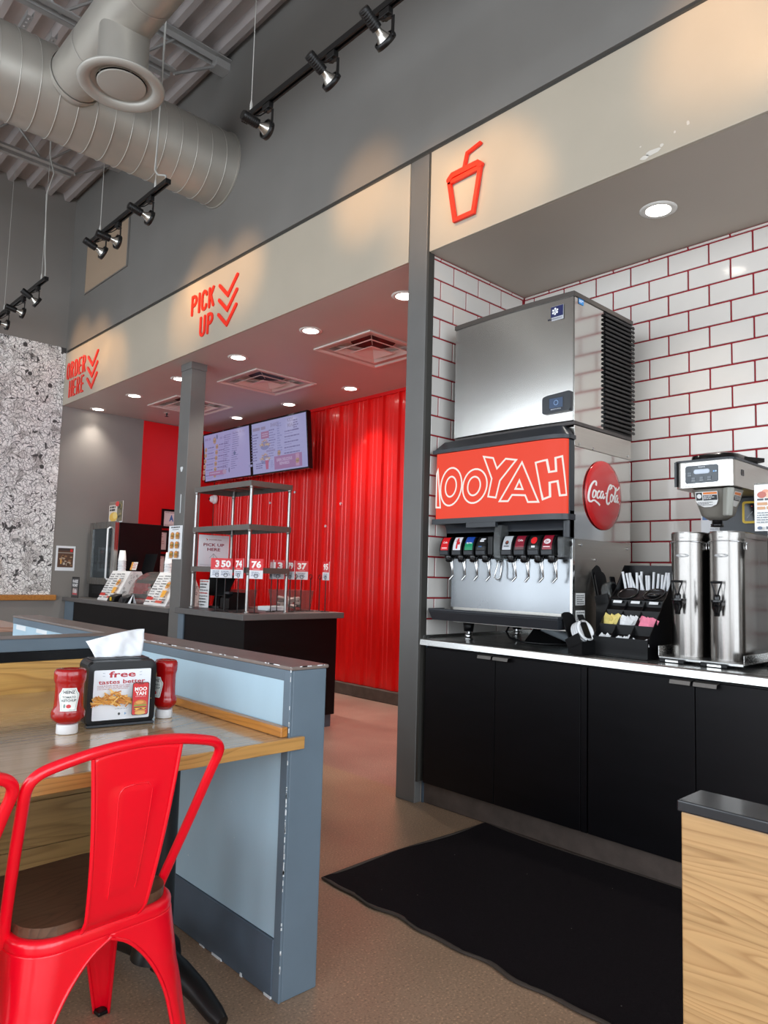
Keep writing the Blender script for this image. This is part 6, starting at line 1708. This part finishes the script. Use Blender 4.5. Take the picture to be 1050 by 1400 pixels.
def menu_left(a, w, h):
    r = random.Random(5); a.rect(0, 0, w, h, BG)
    a.lines(0.02, h-0.075, 0.17, 1, 0.02, 0.032, (150, 132, 180), 0); a.lines(w*0.64, h-0.06, w*0.9, 1, 0.02, 0.03, (160, 150, 196), 0); a.lines(w*0.37, h-0.09, w*0.5, 1, 0.02, 0.032, (150, 140, 190), 0)
    a.ell(w*0.25, h-0.09, 0.04, 0.05, (150, 130, 150)); burger(a, w*0.25, h-0.10, 0.07); a.ell(w*0.31, h-0.05, 0.02, 0.03, (80, 90, 120))
    for c, u0 in enumerate((0.02, w*0.36)):
        for k in range(6):
            v = h-0.20-0.074*k
            burger(a, u0+0.03, v, 0.062)
            a.lines(u0+0.085, v+0.018, u0+0.30, 1, 0.02, 0.014, INK, 0.3); a.lines(u0+0.085, v-0.006, u0+0.29, 2, 0.014, 0.005, (140, 130, 178), 0.3)
    a.rect(w*0.62, 0.02, w*0.623, h-0.02, (206, 200, 240))
    for k in range(17): a.lines(w*0.65, h-0.10-0.027*k, w*0.80, 1, 0.02, 0.008, INK); a.lines(w*0.83, h-0.10-0.027*k, w*0.97, 1, 0.02, 0.008, INK)
    a.ell(w*0.92, h*0.42, 0.024, 0.024, (70, 80, 120)); a.rect(w*0.36, 0.02, w*0.72, 0.075, (176, 96, 130)); a.lines(w*0.38, 0.045, w*0.62, 1, 0.02, 0.012, (216, 190, 220), 0.1); a.ell(w*0.70, 0.05, 0.045, 0.03, (190, 150, 170)); a.ell(w*0.8, 0.06, 0.015, 0.03, (80, 76, 110))
def menu_right(a, w, h):
    r = random.Random(6); a.rect(0, 0, w, h, (182, 184, 230))
    a.lines(0.02, h-0.09, 0.29, 1, 0.02, 0.036, (150, 132, 150), 0); a.text('SHAKES', w*0.36, h-0.08, 0.046, (140, 132, 160), 0.03, 0.17); a.text('KIDS', w*0.67, h-0.065, 0.046, (140, 132, 160), 0.03, 0.11); a.text('MEALS', w*0.67, h-0.125, 0.046, (140, 132, 160), 0.03, 0.14)
    for u in (w*0.345, w*0.65): a.rect(u, h*0.30, u+0.003, h-0.02, (214, 214, 244))
    a.rect(w*0.18, h-0.20, w*0.33, h-0.115, (176, 92, 120)); a.lines(w*0.2, h-0.15, w*0.32, 2, 0.025, 0.012, (220, 180, 200), 0.1)
    for u, v in ((w*0.25, h*0.53), (w*0.26, h*0.25)):
        a.ell(u, v, 0.095, 0.05, (120, 124, 170)); fries(a, u, v+0.0, 0.18, 0.08, 30)
    for k in range(10): a.lines(0.02, h-0.15-0.034*k, w*0.16, 1, 0.02, 0.012, INK)
    for k in range(11): a.lines(w*0.37, h-0.13-0.03*k, w*0.5, 1, 0.02, 0.012 if k % 4 == 0 else 0.008, INK)
    for k in range(14): a.lines(w*0.54, h-0.08-0.028*k, w*0.63, 1, 0.02, 0.014, (136, 140, 190))
    for k in range(5): a.lines(w*0.68, h-0.19-0.062*k, w*0.95, 1, 0.02, 0.013, INK, 0.2); a.lines(w*0.68, h-0.215-0.062*k, w*0.85, 1, 0.02, 0.007, (130, 130, 178))
    for k in range(5): a.lines(w*0.86, h-0.09-0.026*k, w*0.96, 1, 0.02, 0.013, INK)
    a.lines(w*0.37, h*0.36, w*0.53, 1, 0.02, 0.026, (150, 140, 180), 0)
    burger(a, w*0.60, h*0.30, 0.06)
    a.rect(0, h*0.21, w*0.5, h*0.215, (214, 214, 244)); a.lines(0.03, h*0.13, 0.14, 1, 0.02, 0.026, (150, 150, 190), 0); a.lines(w*0.17, h*0.15, w*0.33, 3, 0.025, 0.012, INK)
    a.poly([(w*0.36, 0.02), (w*0.405, 0.02), (w*0.415, 0.13), (w*0.35, 0.13)], (206, 62, 84)); a.ell(w*0.383, 0.135, 0.036, 0.012, (226, 214, 226))
    for k in range(4): a.lines(w*0.45, 0.10-0.022*k, w*0.51, 1, 0.02, 0.012, (150, 150, 200))
    a.rect(w*0.52, 0.0, w, h*0.25, (168, 96, 140)); a.text('EARN DELICIOUS', w*0.70, h*0.145, 0.036, (232, 200, 224), 0.03, w*0.27, 'c'); a.text('REWARDS', w*0.70, h*0.075, 0.036, (232, 200, 224), 0.03, w*0.17, 'c')
    a.poly(rrect(0.075, 0.15, 0.012, 4, w*0.925, h*0.13), (190, 110, 140)); a.poly(rrect(0.06, 0.13, 0.008, 4, w*0.925, h*0.13), (216, 150, 176)); burger(a, w*0.925, h*0.10, 0.06)
screen(8.585, 7.455, 'left menu screen hanging on the red wall, listing burgers', menu_left)
screen(7.445, 6.315, 'right menu screen on the red wall with a pink rewards banner', menu_right)

# ================================================================== LOW WALLS
kx0, kx1, ky0, ky1, kz = 1.33, 1.466, 1.80, 4.46, 0.967
t = structure(MB().box(kx0+0.006, kx1, ky0, ky1, 0.0, kz-0.012).build('wall_low_divider', 'knee_frame', bevel=0.004))
MB().box(kx0-0.004, kx1+0.006, ky0-0.004, ky1+0.006, kz-0.012, kz).build('cap', 'knee_cap', t, bevel=0.004)
# pale recessed field with slate frame and skirting on the table side
MB().box(kx0+0.0, kx0+0.006, ky0+0.035, 3.0, 0.17, kz-0.045).build('field_panel', 'knee_blue', t)
mb = MB(); mb.box(kx0-0.003, kx0+0.006, ky0, ky0+0.035, 0.0, kz-0.012); mb.box(kx0-0.003, kx0+0.006, ky0+0.035, 3.0, kz-0.045, kz-0.012); mb.build('frame_strip', 'knee_frame', t, bevel=0.002)
MB().box(kx0-0.006, kx0+0.006, ky0+0.035, 3.0, 0.002, 0.168).build('skirting_board', 'slate_base', t, bevel=0.003)
MB().box(kx0+0.0, kx0+0.006, 3.14, ky1-0.002, 0.0, kz-0.045).build('field_panel', 'knee_blue', t)
MB().box(kx0-0.003, kx0+0.006, 3.14, ky1-0.002, kz-0.045, kz-0.012).build('frame_strip', 'knee_frame', t)
r = random.Random(21); mb = MB()
for k in range(46):       # paint chips along the worn corner and top edges
    z = r.uniform(0.05, 0.96) if r.random() < 0.45 else r.uniform(0.35, 0.62); h = r.uniform(0.003, 0.016); w_ = r.uniform(0.0006, 0.0018)
    mb.box(kx0-0.0034, kx0-0.0034+w_*2, ky0-0.0006, ky0+w_, z, z+h)
for k in range(26):
    y = r.uniform(ky0, 3.0); L = r.uniform(0.006, 0.03); mb.box(kx0-0.0046, kx0-0.0028, y, y+L, kz-0.0022, kz+0.0003)
for k in range(7):
    x = r.uniform(kx0, kx1-0.02); mb.box(x, x+r.uniform(0.006, 0.03), ky0-0.0046, ky0-0.003, kz-0.0025, kz+0.0003)
for k in range(10):
    y, z = r.uniform(1.9, 2.9), r.uniform(0.2, 0.7); s = r.uniform(0.001, 0.003); mb.box(kx0-0.0008, kx0+0.001, y, y+s*1.4, z, z+s)
for (y0, y1, z) in ((1.835, 1.87, 0.008), (1.99, 2.0, 0.012), (2.11, 2.17, 0.008), (2.22, 2.25, 0.005)): mb.box(kx0-0.0075, kx0, y0, y1, 0.0005, z)
for k in range(3):
    y = (3.62, 4.0, 4.33)[k]; mb.box(kx0-0.001, kx0+0.004, y-0.09, y+0.07, kz-0.062-0.006*k, kz-0.048)
mb.build('paint_chip', 'chip', t)
cr = structure(MB().box(-1.6, kx0-0.001, 3.03, 3.135, 0.0, kz-0.052).build('wall_cross', 'knee_frame'))
MB().box(-1.6, kx0-0.005, 3.02, 3.145, kz-0.050, kz).build('cap', 'knee_frame', cr, bevel=0.004)
MB().box(-1.6, kx0-0.005, 3.016, 3.149, kz+0.0002, kz+0.002).build('cap_top', 'knee_cap', cr)
MB().box(-1.6, kx0-0.008, 3.022, 3.03, kz-0.088, kz-0.052).build('black_strip', 'black', cr)
# oak boards of the cross wall
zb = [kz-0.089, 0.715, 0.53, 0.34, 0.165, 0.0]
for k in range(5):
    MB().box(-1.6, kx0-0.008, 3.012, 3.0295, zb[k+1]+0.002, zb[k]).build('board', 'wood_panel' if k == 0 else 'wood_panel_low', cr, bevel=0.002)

# ================================================================== TABLE
t = thing('dining_table', 'oak topped dining table between the low walls, with napkin holder on it', 'table', (0.6, 2.4, 0))
mb = MB()
mb.box(-0.30, kx0-0.008, 1.785, 3.008, 0.726, 0.7595); mb.box(kx0-0.008, 1.372, 1.785, 1.7945, 0.726, 0.7595)
mb.build('tabletop', 'wood_table', t)
MB().box(-0.30, 1.372, 1.777, 1.7845, 0.724, 0.760).build('front_edge', 'wood_edge', t, bevel=0.002)
def table_leg(px, py):
    mb = MB(); mb.lathe([(0.046, 0.10), (0.046, 0.70), None, (0.06, 0.70), (0.06, 0.7255), None, (0.0, 0.7255)], (px, py, 0), 28); mb.box(px-0.16, px+0.16, py-0.16, py+0.16, 0.717, 0.7255)
    mb.build('post', 'black_metal', t)
    mb = MB(); mb.lathe([(0.075, 0.085), (0.07, 0.115), (0.052, 0.14), (0.046, 0.145)], (px, py, 0), 28)
    for a in (-84, 96):
        a = math.radians(a); dx, dy = math.cos(a), math.sin(a)
        pts = [(px+dx*s, py+dy*s, z) for s, z in ((0.03, 0.085), (0.12, 0.080), (0.22, 0.06), (0.30, 0.032), (0.335, 0.022))]
        mb.tube(pts, [0.042, 0.036, 0.031, 0.026, 0.018], 12)
    mb.build('base_foot', 'black_metal', t)
table_leg(1.105, 2.13); table_leg(0.05, 2.13)
t = thing('backsplash_rail', 'oak rail lying along the table against the blue grey low wall', 'rail', (1.31, 2.4, 0.76))
MB().box(1.300, kx0-0.0055, 1.80, 3.008, 0.7605, 0.79).build('rail', 'wood_rail', t, bevel=0.003)

# ================================================================== CHAIRS
def make_chair(label):
    t = thing('red_metal_chair', label, 'chair', (0, 0, 0), 0)
    S = 0.183; zs = 0.435; rc = 0.075
    # pressed seat frame with a rolled rim
    mb = MB()
    def ring(off, z, rr=0): return [(x, y, z) for x, y in rrect(2*(S+off), 2*(S+off), rc+off, 6)]
    prof = [(-0.03, zs+0.006), (-0.004, zs+0.012), (0.003, zs+0.011), (0.008, zs+0.006), (0.010, zs-0.001), (0.010, zs-0.010), (0.0098, zs-0.020)]
    R_ = [ring(o, z) for o, z in prof]; n = len(R_[0]); vs = [p for q in R_ for p in q]
    mb.add(vs, [(i*n+k, i*n+(k+1) % n, (i+1)*n+(k+1) % n, (i+1)*n+k) for i in range(len(R_)-1) for k in range(n)], 0, True)
    mb.add(R_[0], [tuple(range(n))])
    mb.build('seat_frame', 'red_chair', t, shift=False, solid=0.002)
    # dark wood seat pad
    mb = MB(); P = rrect(2*S-0.012, 2*S-0.012, rc, 8); mb.prism(P, lambda u, v, d=0: (u, v, d), zs+0.0125, zs+0.034)
    mb.build('seat_pad', 'seat_wood', t, shift=False, bevel=0.004)
    # four pressed sheet legs meeting in arches
    for sx in (1, -1):
        for sy in (1, -1):
            mb = MB(); rows = []
            NZ = 34; NW = 8
            for i in range(NZ+1):
                q = (i/NZ); q = q**1.35
                z = (zs-0.016)*(1-q)
                spl = 0.034*q                            # splay outwards
                top = S+0.010
                half_top = top
                # wing width: full half-side at the top, falling along a parabolic arch
                foot_w = 0.028
                aw = foot_w + 0.060*(1-q)
                q_ = min(1.0, max(0.0, (q-0.03)/0.46))
                wing = half_top - (half_top-aw)*math.sqrt(1-(1-q_)**2)**1.15
                rcn = min(rc+0.01, wing)*(1-0.55*q)
                cx_, cy_ = top+spl, top+spl
                row = []
                # along the y-wing (x = const edge), corner arc, x-wing
                for k in range(NW+1): row.append((cx_, cy_-wing + (wing-rcn)*k/NW))
                for k in range(1, 9):
                    a = PI/2*k/9; row.append((cx_-rcn+rcn*math.cos(a), cy_-rcn+rcn*math.sin(a)))
                for k in range(NW+1): row.append((cx_-rcn - (wing-rcn)*k/NW, cy_))
                # flute pressed into the corner
                fl_ = 0.006*max(0, min(1, (q-0.25)*4))*max(0, min(1, (0.95-q)*6))
                m_ = len(row)
                row = [((x-fl_*math.exp(-((j-m_/2)/2.6)**2)), (y-fl_*math.exp(-((j-m_/2)/2.6)**2))) for j, (x, y) in enumerate(row)]
                rows.append([(sx*x, sy*y, z+0.0005) for x, y in row])
            m_ = len(rows[0]); vs = [p for q in rows for p in q]
            mb.add(vs, [(i*m_+k, i*m_+k+1, (i+1)*m_+k+1, (i+1)*m_+k) for i in range(NZ) for k in range(m_-1)], 0, True)
            # rolled edges along the arch
            for kk in (0, m_-1):
                mb.tube([rows[i][kk] for i in range(1, NZ+1)], 0.0032, 6)
            lg = mb.build('leg', 'red_chair', t, shift=False, solid=0.003)
            mb = MB(); c = S+0.010+0.034
            mb.box(min(sx*(c-0.032), sx*(c+0.001)), max(sx*(c-0.032), sx*(c+0.001)), min(sy*(c-0.032), sy*(c+0.001)), max(sy*(c-0.032), sy*(c+0.001)), 0.0005, 0.012)
            mb.build('rubber_foot', 'black', lg, shift=False, bevel=0.004)
    # tubular back hoop
    yb, wb, zt = -0.258, 0.236, 0.862
    pts = [(0.186, -0.076, 0.415), (0.194, -0.09, 0.46), (0.216, -0.165, 0.62), (0.231, -0.228, 0.755), (0.236, -0.246, 0.79), (0.232, -0.256, 0.812), (0.214, -0.262, 0.828), (0.18, -0.266, 0.838), (0.11, -0.27, 0.852), (0.05, -0.271, 0.858)]
    pts = pts + [(0, -0.272, 0.860)] + [(-x, y, z) for x, y, z in reversed(pts)]
    def smooth(P, it=2):
        for _ in range(it):
            Q = [P[0]]
            for a, b_ in zip(P[:-1], P[1:]): Q += [tuple(a[i]*.75+b_[i]*.25 for i in range(3)), tuple(a[i]*.25+b_[i]*.75 for i in range(3))]
            P = Q+[P[-1]]
        return P
    mb = MB(); mb.tube(smooth(pts), 0.0125, 12); mb.build('back_hoop', 'red_chair', t, shift=False)
    # splat with pressed outline and rolled sides
    def sp(u, v, d=0):     # u -1..1 across, v 0..1 up
        w = 0.068 + 0.034*v + 0.006*v*v
        z = 0.432 + 0.408*v
        y = -0.205 - 0.068*v - 0.012*math.sin(PI*v) + (0.03*(1-v/0.12)**2 if v < 0.12 else 0)
        return (u*w, y - d, z + (0.012*(1-u*u)*v))
    mb = MB(); NU, NV = 20, 40; vs = []
    for j in range(NV+1):
        for i in range(NU+1):
            u, v = -1+2*i/NU, j/NV
            e = 0
            uu = abs(u)
            if 0.20 < v < 0.80: e = 0.003*max(0, min(1, (0.56-0.12*(1-v)-uu)*14))*max(0, min(1, (0.80-v)*40))*max(0, min(1, (v-0.20)*20))
            vs.append(sp(u, v, e))
    mb.add(vs, [(j*(NU+1)+i, j*(NU+1)+i+1, (j+1)*(NU+1)+i+1, (j+1)*(NU+1)+i) for j in range(NV) for i in range(NU)], 0, True)
    so = mb.build('splat', 'red_chair', t, shift=False, solid=0.0025)
    mb = MB()
    for u in (-1, 1): mb.tube([sp(u, v/20) for v in range(21)], 0.005, 8)
    mb.build('splat_edge', 'red_chair', so, shift=False)
    mb = MB()
    em = [sp(-0.42, 0.20+0.02*k, 0.0026) for k in range(28)] + [sp(-0.40+0.0*k, 0.77, 0.0026) for k in range(1)] + [sp(-0.30, 0.795, 0.0026), sp(0.0, 0.80, 0.0026), sp(0.30, 0.795, 0.0026)] + [sp(0.43, 0.76-0.02*k, 0.0026) for k in range(28)]
    mb.tube(em, 0.0022, 6); mb.build('pressed_rib', 'red_chair', so, shift=False)
    return t
c1 = make_chair('red metal chair with dark wood seat pushed up to the oak table, in full view')
c1.location = (0.734, 1.86, 0); c1.rotation_euler = (0, 0, math.radians(5))
c2_ = dup(c1, (0.236, 1.815, 0), math.radians(6), 'second red metal chair cut off by the left edge of the picture')
c1['group'] = 'red metal chairs at the oak table'; c2_['group'] = 'red metal chairs at the oak table'

# ================================================================== ON THE TABLE
ZB = 0.7598
t = thing('napkin_dispenser', 'black tabletop napkin dispenser with a printed rewards advert, on the oak table', 'napkin dispenser', (1.0, 2.235, ZB), math.radians(-9.5)); t.scale = (1.05, 1.05, 1.05)
mb = MB()
mb.prism([(x, z) for x, z in rrect(0.203, 0.192, 0.022, 4, 0, 0.096)], lambda u, v, d=0: (u, d, v), 0.02, 0.118, smooth=False)
mb.build('case', 'black', t, shift=False, bevel=0.006)
mb = MB()
o_ = rrect(0.203, 0.192, 0.022, 4, 0, 0.096); i_ = rrect(0.170, 0.150, 0.006, 4, 0.0, 0.092); n = len(o_)
mb.add([(x, 0.0195, z) for x, z in o_]+[(x*0.97, 0.004, 0.096+(z-0.096)*0.97) for x, z in o_]+[(x, 0.002, z) for x, z in i_]+[(x, 0.006, z) for x, z in i_],
       [(k, (k+1) % n, n+(k+1) % n, n+k) for k in range(n)]+[(n+k, n+(k+1) % n, 2*n+(k+1) % n, 2*n+k) for k in range(n)]+[(2*n+k, 2*n+(k+1) % n, 3*n+(k+1) % n, 3*n+k) for k in range(n)]+[tuple(range(3*n, 4*n))], 0, False)
mb.build('front_frame', 'black', t, shift=False)
mb = MB(); mb.box(-0.084, 0.084, 0.034, 0.106, 0.1915, 0.1945); mb.build('top_plate', 'charcoal', t, shift=False, bevel=0.003)
mb = MB(); mb.box(-0.098, 0.098, -0.004, 0.02, 0.0005, 0.008); mb.build('front_lip', 'charcoal', t, shift=False, bevel=0.002)
fa = lambda u, v, d=0: (-0.083+u, 0.0055-d, 0.019+v)
a = Art(fa, 0.0006, 0.00025); W_, H_ = 0.166, 0.146
a.poly(rrect(W_, H_, 0.004, 3, W_/2, H_/2), (234, 238, 243))
RD = (178, 32, 48)
a.text('free', W_*0.49, 0.123, 0.0185, RD, 0.025, 0.078, 'c'); a.text('tastes better', W_*0.49, 0.1045, 0.0125, RD, 0.02, 0.136, 'c')
for s in (-1, 1):
    for k in range(2): a.line([(W_*0.49+s*0.050, 0.128+0.008*k), (W_*0.49+s*0.057, 0.1285+0.009*k)], 0.001, (120, 140, 160))
a.text('YOUR BURGER AFTER YOUR FIRST', 0.010, 0.0985, 0.0028, (160, 60, 70), 0.02, 0.095); a.text('ORDER OF $10 OR MORE WHEN', 0.010, 0.0937, 0.0028, (160, 60, 70), 0.02, 0.092); a.text('YOU JOIN MOOYAH REWARDS', 0.010, 0.0889, 0.0028, (160, 60, 70), 0.02, 0.088)
fries(a, 0.055, 0.050, 0.105, 0.034, 90, 9); fries(a, 0.15, 0.058, 0.03, 0.015, 12, 4)
a.poly(rrect(0.049, 0.096, 0.006, 4, 0.130, 0.061), (26, 24, 26)); a.poly(rrect(0.045, 0.092, 0.005, 4, 0.130, 0.061), (206, 40, 46)); a.rect(0.122, 0.1035, 0.138, 0.1055, (20, 20, 20))
a.text('MOO', 0.130, 0.084, 0.0115, (250, 246, 244), 0.035, 0.036, 'c'); a.text('YAH', 0.130, 0.071, 0.0115, (250, 246, 244), 0.035, 0.032, 'c'); a.text('BURGERS, FRIES, SHAKES', 0.130, 0.0665, 0.0022, (250, 230, 230), 0.02, 0.03, 'c')
burger(a, 0.130, 0.036, 0.037); a.ell(0.130, 0.020, 0.016, 0.005, (222, 176, 96))
a.text('DOWNLOAD THE APP', 0.057, 0.0355, 0.0026, (90, 110, 130), 0.02, 0.036); a.ell(0.069, 0.022, 0.0035, 0.004, (30, 30, 32)); a.rect(0.078, 0.017, 0.0783, 0.027, (150, 150, 150)); a.poly([(0.084, 0.018), (0.0905, 0.022), (0.084, 0.026)], (120, 160, 200))
a.mb.build('advert', 'print_gloss', t, shift=False, fix=False)
# napkin pulled up through the top
t = thing('napkin', 'white paper napkin sticking up out of the dispenser', 'napkin', (1.0, 2.235, ZB+0.202), math.radians(-9.5))
mb = MB(); NU, NV = 30, 16; vs = []
for j in range(NV+1):
    for i in range(NU+1):
        u, v = i/NU, j/NV
        wl, wr = -0.074-0.026*v, 0.070+0.012*v
        x = wl + (wr-wl)*u
        ztop = 0.050 + 0.036*math.sin(u*PI/2)
        z = v*ztop
        y = 0.066 + 0.010*math.sin(6.0*u+2.2*v)*v + 0.003*math.sin(13*u-4*v) + 0.0022*math.sin(31*u+9*v)*math.sin(7*v+3*u) + 0.012*v*v
        vs.append((x, y, z + 0.004))
mb.add(vs, [(j*(NU+1)+i, j*(NU+1)+i+1, (j+1)*(NU+1)+i+1, (j+1)*(NU+1)+i) for j in range(NV) for i in range(NU)], 0, True)
vs2 = [(x*0.93+0.004, y+0.012+0.004*math.sin(9*x*10), z*0.93) for x, y, z in vs]
mb.add(vs2, [(j*(NU+1)+i, j*(NU+1)+i+1, (j+1)*(NU+1)+i+1, (j+1)*(NU+1)+i) for j in range(NV) for i in range(NU)], 0, True)
mb.build('sheet', 'paper', t, shift=False, solid=0.0006)
# ketchup bottles standing on their caps
def ketchup(x, y, rz, label):
    t = thing('ketchup_bottle', label, 'ketchup bottle', (x, y, ZB), rz, 'ketchup bottles beside the napkin dispenser')
    mb = MB(); mb.lathe([(0.0, 0.0005), (0.027, 0.0005), (0.029, 0.003), (0.0285, 0.028), None, (0.022, 0.029), (0.0, 0.029)], (0, 0, 0), 30, sx=1.05, sy=0.92); mb.build('cap', 'white', t, shift=False)
    prof = [(0.022, 0.029), (0.028, 0.031), (0.038, 0.040), (0.0435, 0.049), (0.0440, 0.062), (0.0425, 0.069), (0.0385, 0.076), (0.0375, 0.09), (0.037, 0.11), (0.037, 0.13), (0.0375, 0.145), (0.040, 0.152), (0.0415, 0.158), (0.042, 0.172), (0.041, 0.182), (0.036, 0.189), (0.030, 0.1895), (0.024, 0.186), (0.0, 0.186)]
    def facet(k, n): return 1.0
    mb = MB(); n = 40; vs = []
    for (r_, z) in prof:
        for k in range(n):
            a = 2*PI*k/n
            # eight soft flats
            f = 1.0 + 0.018*math.cos(8*a)
            vs.append((r_*math.cos(a)*f*1.06, r_*math.sin(a)*f*0.80, z))
    mb.add(vs, [(i*n+k, i*n+(k+1) % n, (i+1)*n+(k+1) % n, (i+1)*n+k) for i in range(len(prof)-1) for k in range(n)], 0, True)
    mb.build('bottle', 'ketchup', t, shift=False)
    # keystone label wrapped on the front waist
    def lf(u, v, d=0):
        zz = 0.070+v
        rr = np.interp(zz, [p[1] for p in prof[:15]], [p[0] for p in prof[:15]])
        a = -PI/2 + u/0.034
        return ((rr*1.06+0.0016+d)*math.cos(a), -(rr*0.83+0.0016+d)*abs(math.sin(a)), zz)
    ar = Art(lf, 0.0006, 0.0003)
    def band(poly, rgb):      # dense polygon so it follows the curve
        d = ar._n(); rows = 12; y0, y1 = min(p[1] for p in poly), max(p[1] for p in poly)
        def span(v):
            xs = []
            for p, q in zip(poly, poly[1:]+poly[:1]):
                if (p[1]-v)*(q[1]-v) <= 0 and p[1] != q[1]: xs.append(p[0]+(q[0]-p[0])*(v-p[1])/(q[1]-p[1]))
            return (min(xs), max(xs)) if xs else (0, 0)
        for j in range(rows):
            va, vb = y0+(y1-y0)*(j+0.001)/rows, y0+(y1-y0)*(j+0.999)/rows; a0, a1 = span(va); b0, b1 = span(vb); C_ = 6
            for i in range(C_):
                ar.mb.add([lf(a0+(a1-a0)*i/C_, va, d), lf(a0+(a1-a0)*(i+1)/C_, va, d), lf(b0+(b1-b0)*(i+1)/C_, vb, d), lf(b0+(b1-b0)*i/C_, vb, d)], [(0, 1, 2, 3)], 0, False, s2l(rgb))
    key = [(-0.017, 0.0), (0.017, 0.0), (0.025, 0.048), (0.019, 0.056), (0.016, 0.066), (-0.016, 0.066), (-0.019, 0.056), (-0.025, 0.048)]
    band(key, (232, 236, 232)); band([(x*0.88, 0.033+(v-0.033)*0.9) for x, v in key], (120, 150, 140)); band([(x*0.83, 0.033+(v-0.033)*0.87) for x, v in key], (236, 238, 234))
    ar.text('HEINZ', 0, 0.050, 0.009, (50, 60, 66), 0.03, 0.026, 'c'); ar.text('TOMATO', 0, 0.037, 0.006, (50, 70, 70), 0.02, 0.03, 'c'); ar.text('KETCHUP', 0, 0.027, 0.007, (50, 70, 70), 0.02, 0.032, 'c'); ar.ell(0.0, 0.014, 0.005, 0.0055, (200, 30, 36)); ar.ell(-0.009, 0.015, 0.002, 0.006, (120, 150, 140))
    ar.mb.build('label', 'print_gloss', t, shift=False, fix=False)
    return t
ketchup(0.832, 2.225, math.radians(-20), 'left red ketchup bottle standing on its white cap, label to the front')
ketchup(1.168, 2.285, math.radians(-85), 'right red ketchup bottle partly behind the napkin dispenser, label turned sideways')

# ================================================================== OAK DIVIDER, MAT, FAR TABLE
t = thing('oak_divider', 'oak clad low divider with black cap at the lower right corner', 'divider', (1.42, -0.2, 0))
MB().box(1.372, 1.461, -1.2, 0.625, 0.0, 0.826).build('panel', 'wood_div', t, bevel=0.003)
MB().box(1.365, 1.468, -1.2, 0.630, 0.827, 0.848).build('cap', MT['divcap'] if 'divcap' in MT else mat('black_laminate_cap', (30, 32, 36), 0.22, coat=0.3), t, bevel=0.003)
t = thing('floor_mat', 'large black carpet mat with a wavy rubber edge in front of the drinks cabinets', 'mat', (2.5, 1.4, 0))
mb = MB(); nx_, ny_ = 26, 90; vs = []; mx0, mx1, my0, my1 = 1.962, 3.018, 0.25, 2.40
def mz(x, y): return 0.009 + 0.004*math.sin(23*y+1.3*x)*math.exp(-((x-mx0)/0.08)**2) + 0.002*math.sin(11*x)*math.exp(-((y-my1)/0.1)**2)
for j in range(ny_+1):
    for i in range(nx_+1):
        x = mx0+(mx1-mx0)*i/nx_; y = my0+(my1-my0)*j/ny_
        x += (0.007*math.sin(17*y)+0.006*math.sin(29*y+1))*(1-i/nx_)**3 + 0.010*math.sin(5.0*y+1)*(i/nx_); y += 0.010*math.sin(6*x)*(j/ny_)
        vs.append((x, y, mz(x, y)))
mb.add(vs, [(j*(nx_+1)+i, j*(nx_+1)+i+1, (j+1)*(nx_+1)+i+1, (j+1)*(nx_+1)+i) for j in range(ny_) for i in range(nx_)], 0, True)
mb.build('carpet', 'carpet', t)
edge = [vs[i] for i in range(nx_+1)] + [vs[j*(nx_+1)+nx_] for j in range(1, ny_+1)] + [vs[ny_*(nx_+1)+i] for i in range(nx_-1, -1, -1)] + [vs[j*(nx_+1)] for j in range(ny_-1, 0, -1)]
mb = MB(); mb.tube([(x, y, 0.006) for x, y, z in edge], 0.0095, 8, closed=True, sy=0.55); mb.build('rubber_edge', 'rubber', t)
# far table glimpsed past the low wall
t = thing('far_table', 'worn pinkish wooden table glimpsed beyond the low wall at the left edge', 'table', (1.5, 6.3, 0))
MT['far_wood'] = wood('worn_pink_wood', (186, 150, 130), (150, 96, 82), 'X', 1.4, 0.4, 0.2)
MB().box(0.7, 1.84, 5.75, 6.75, 0.765, 0.80).build('tabletop', 'far_wood', t, bevel=0.003)
mb = MB(); mb.cyl((1.3, 6.25, 0.03), (1.3, 6.25, 0.764), 0.045, 16); mb.lathe([(0.0, 0.0005), (0.26, 0.0005), (0.26, 0.02), (0.06, 0.06), (0.0, 0.06)], (1.3, 6.25, 0), 24); mb.build('pedestal', 'black_metal', t)
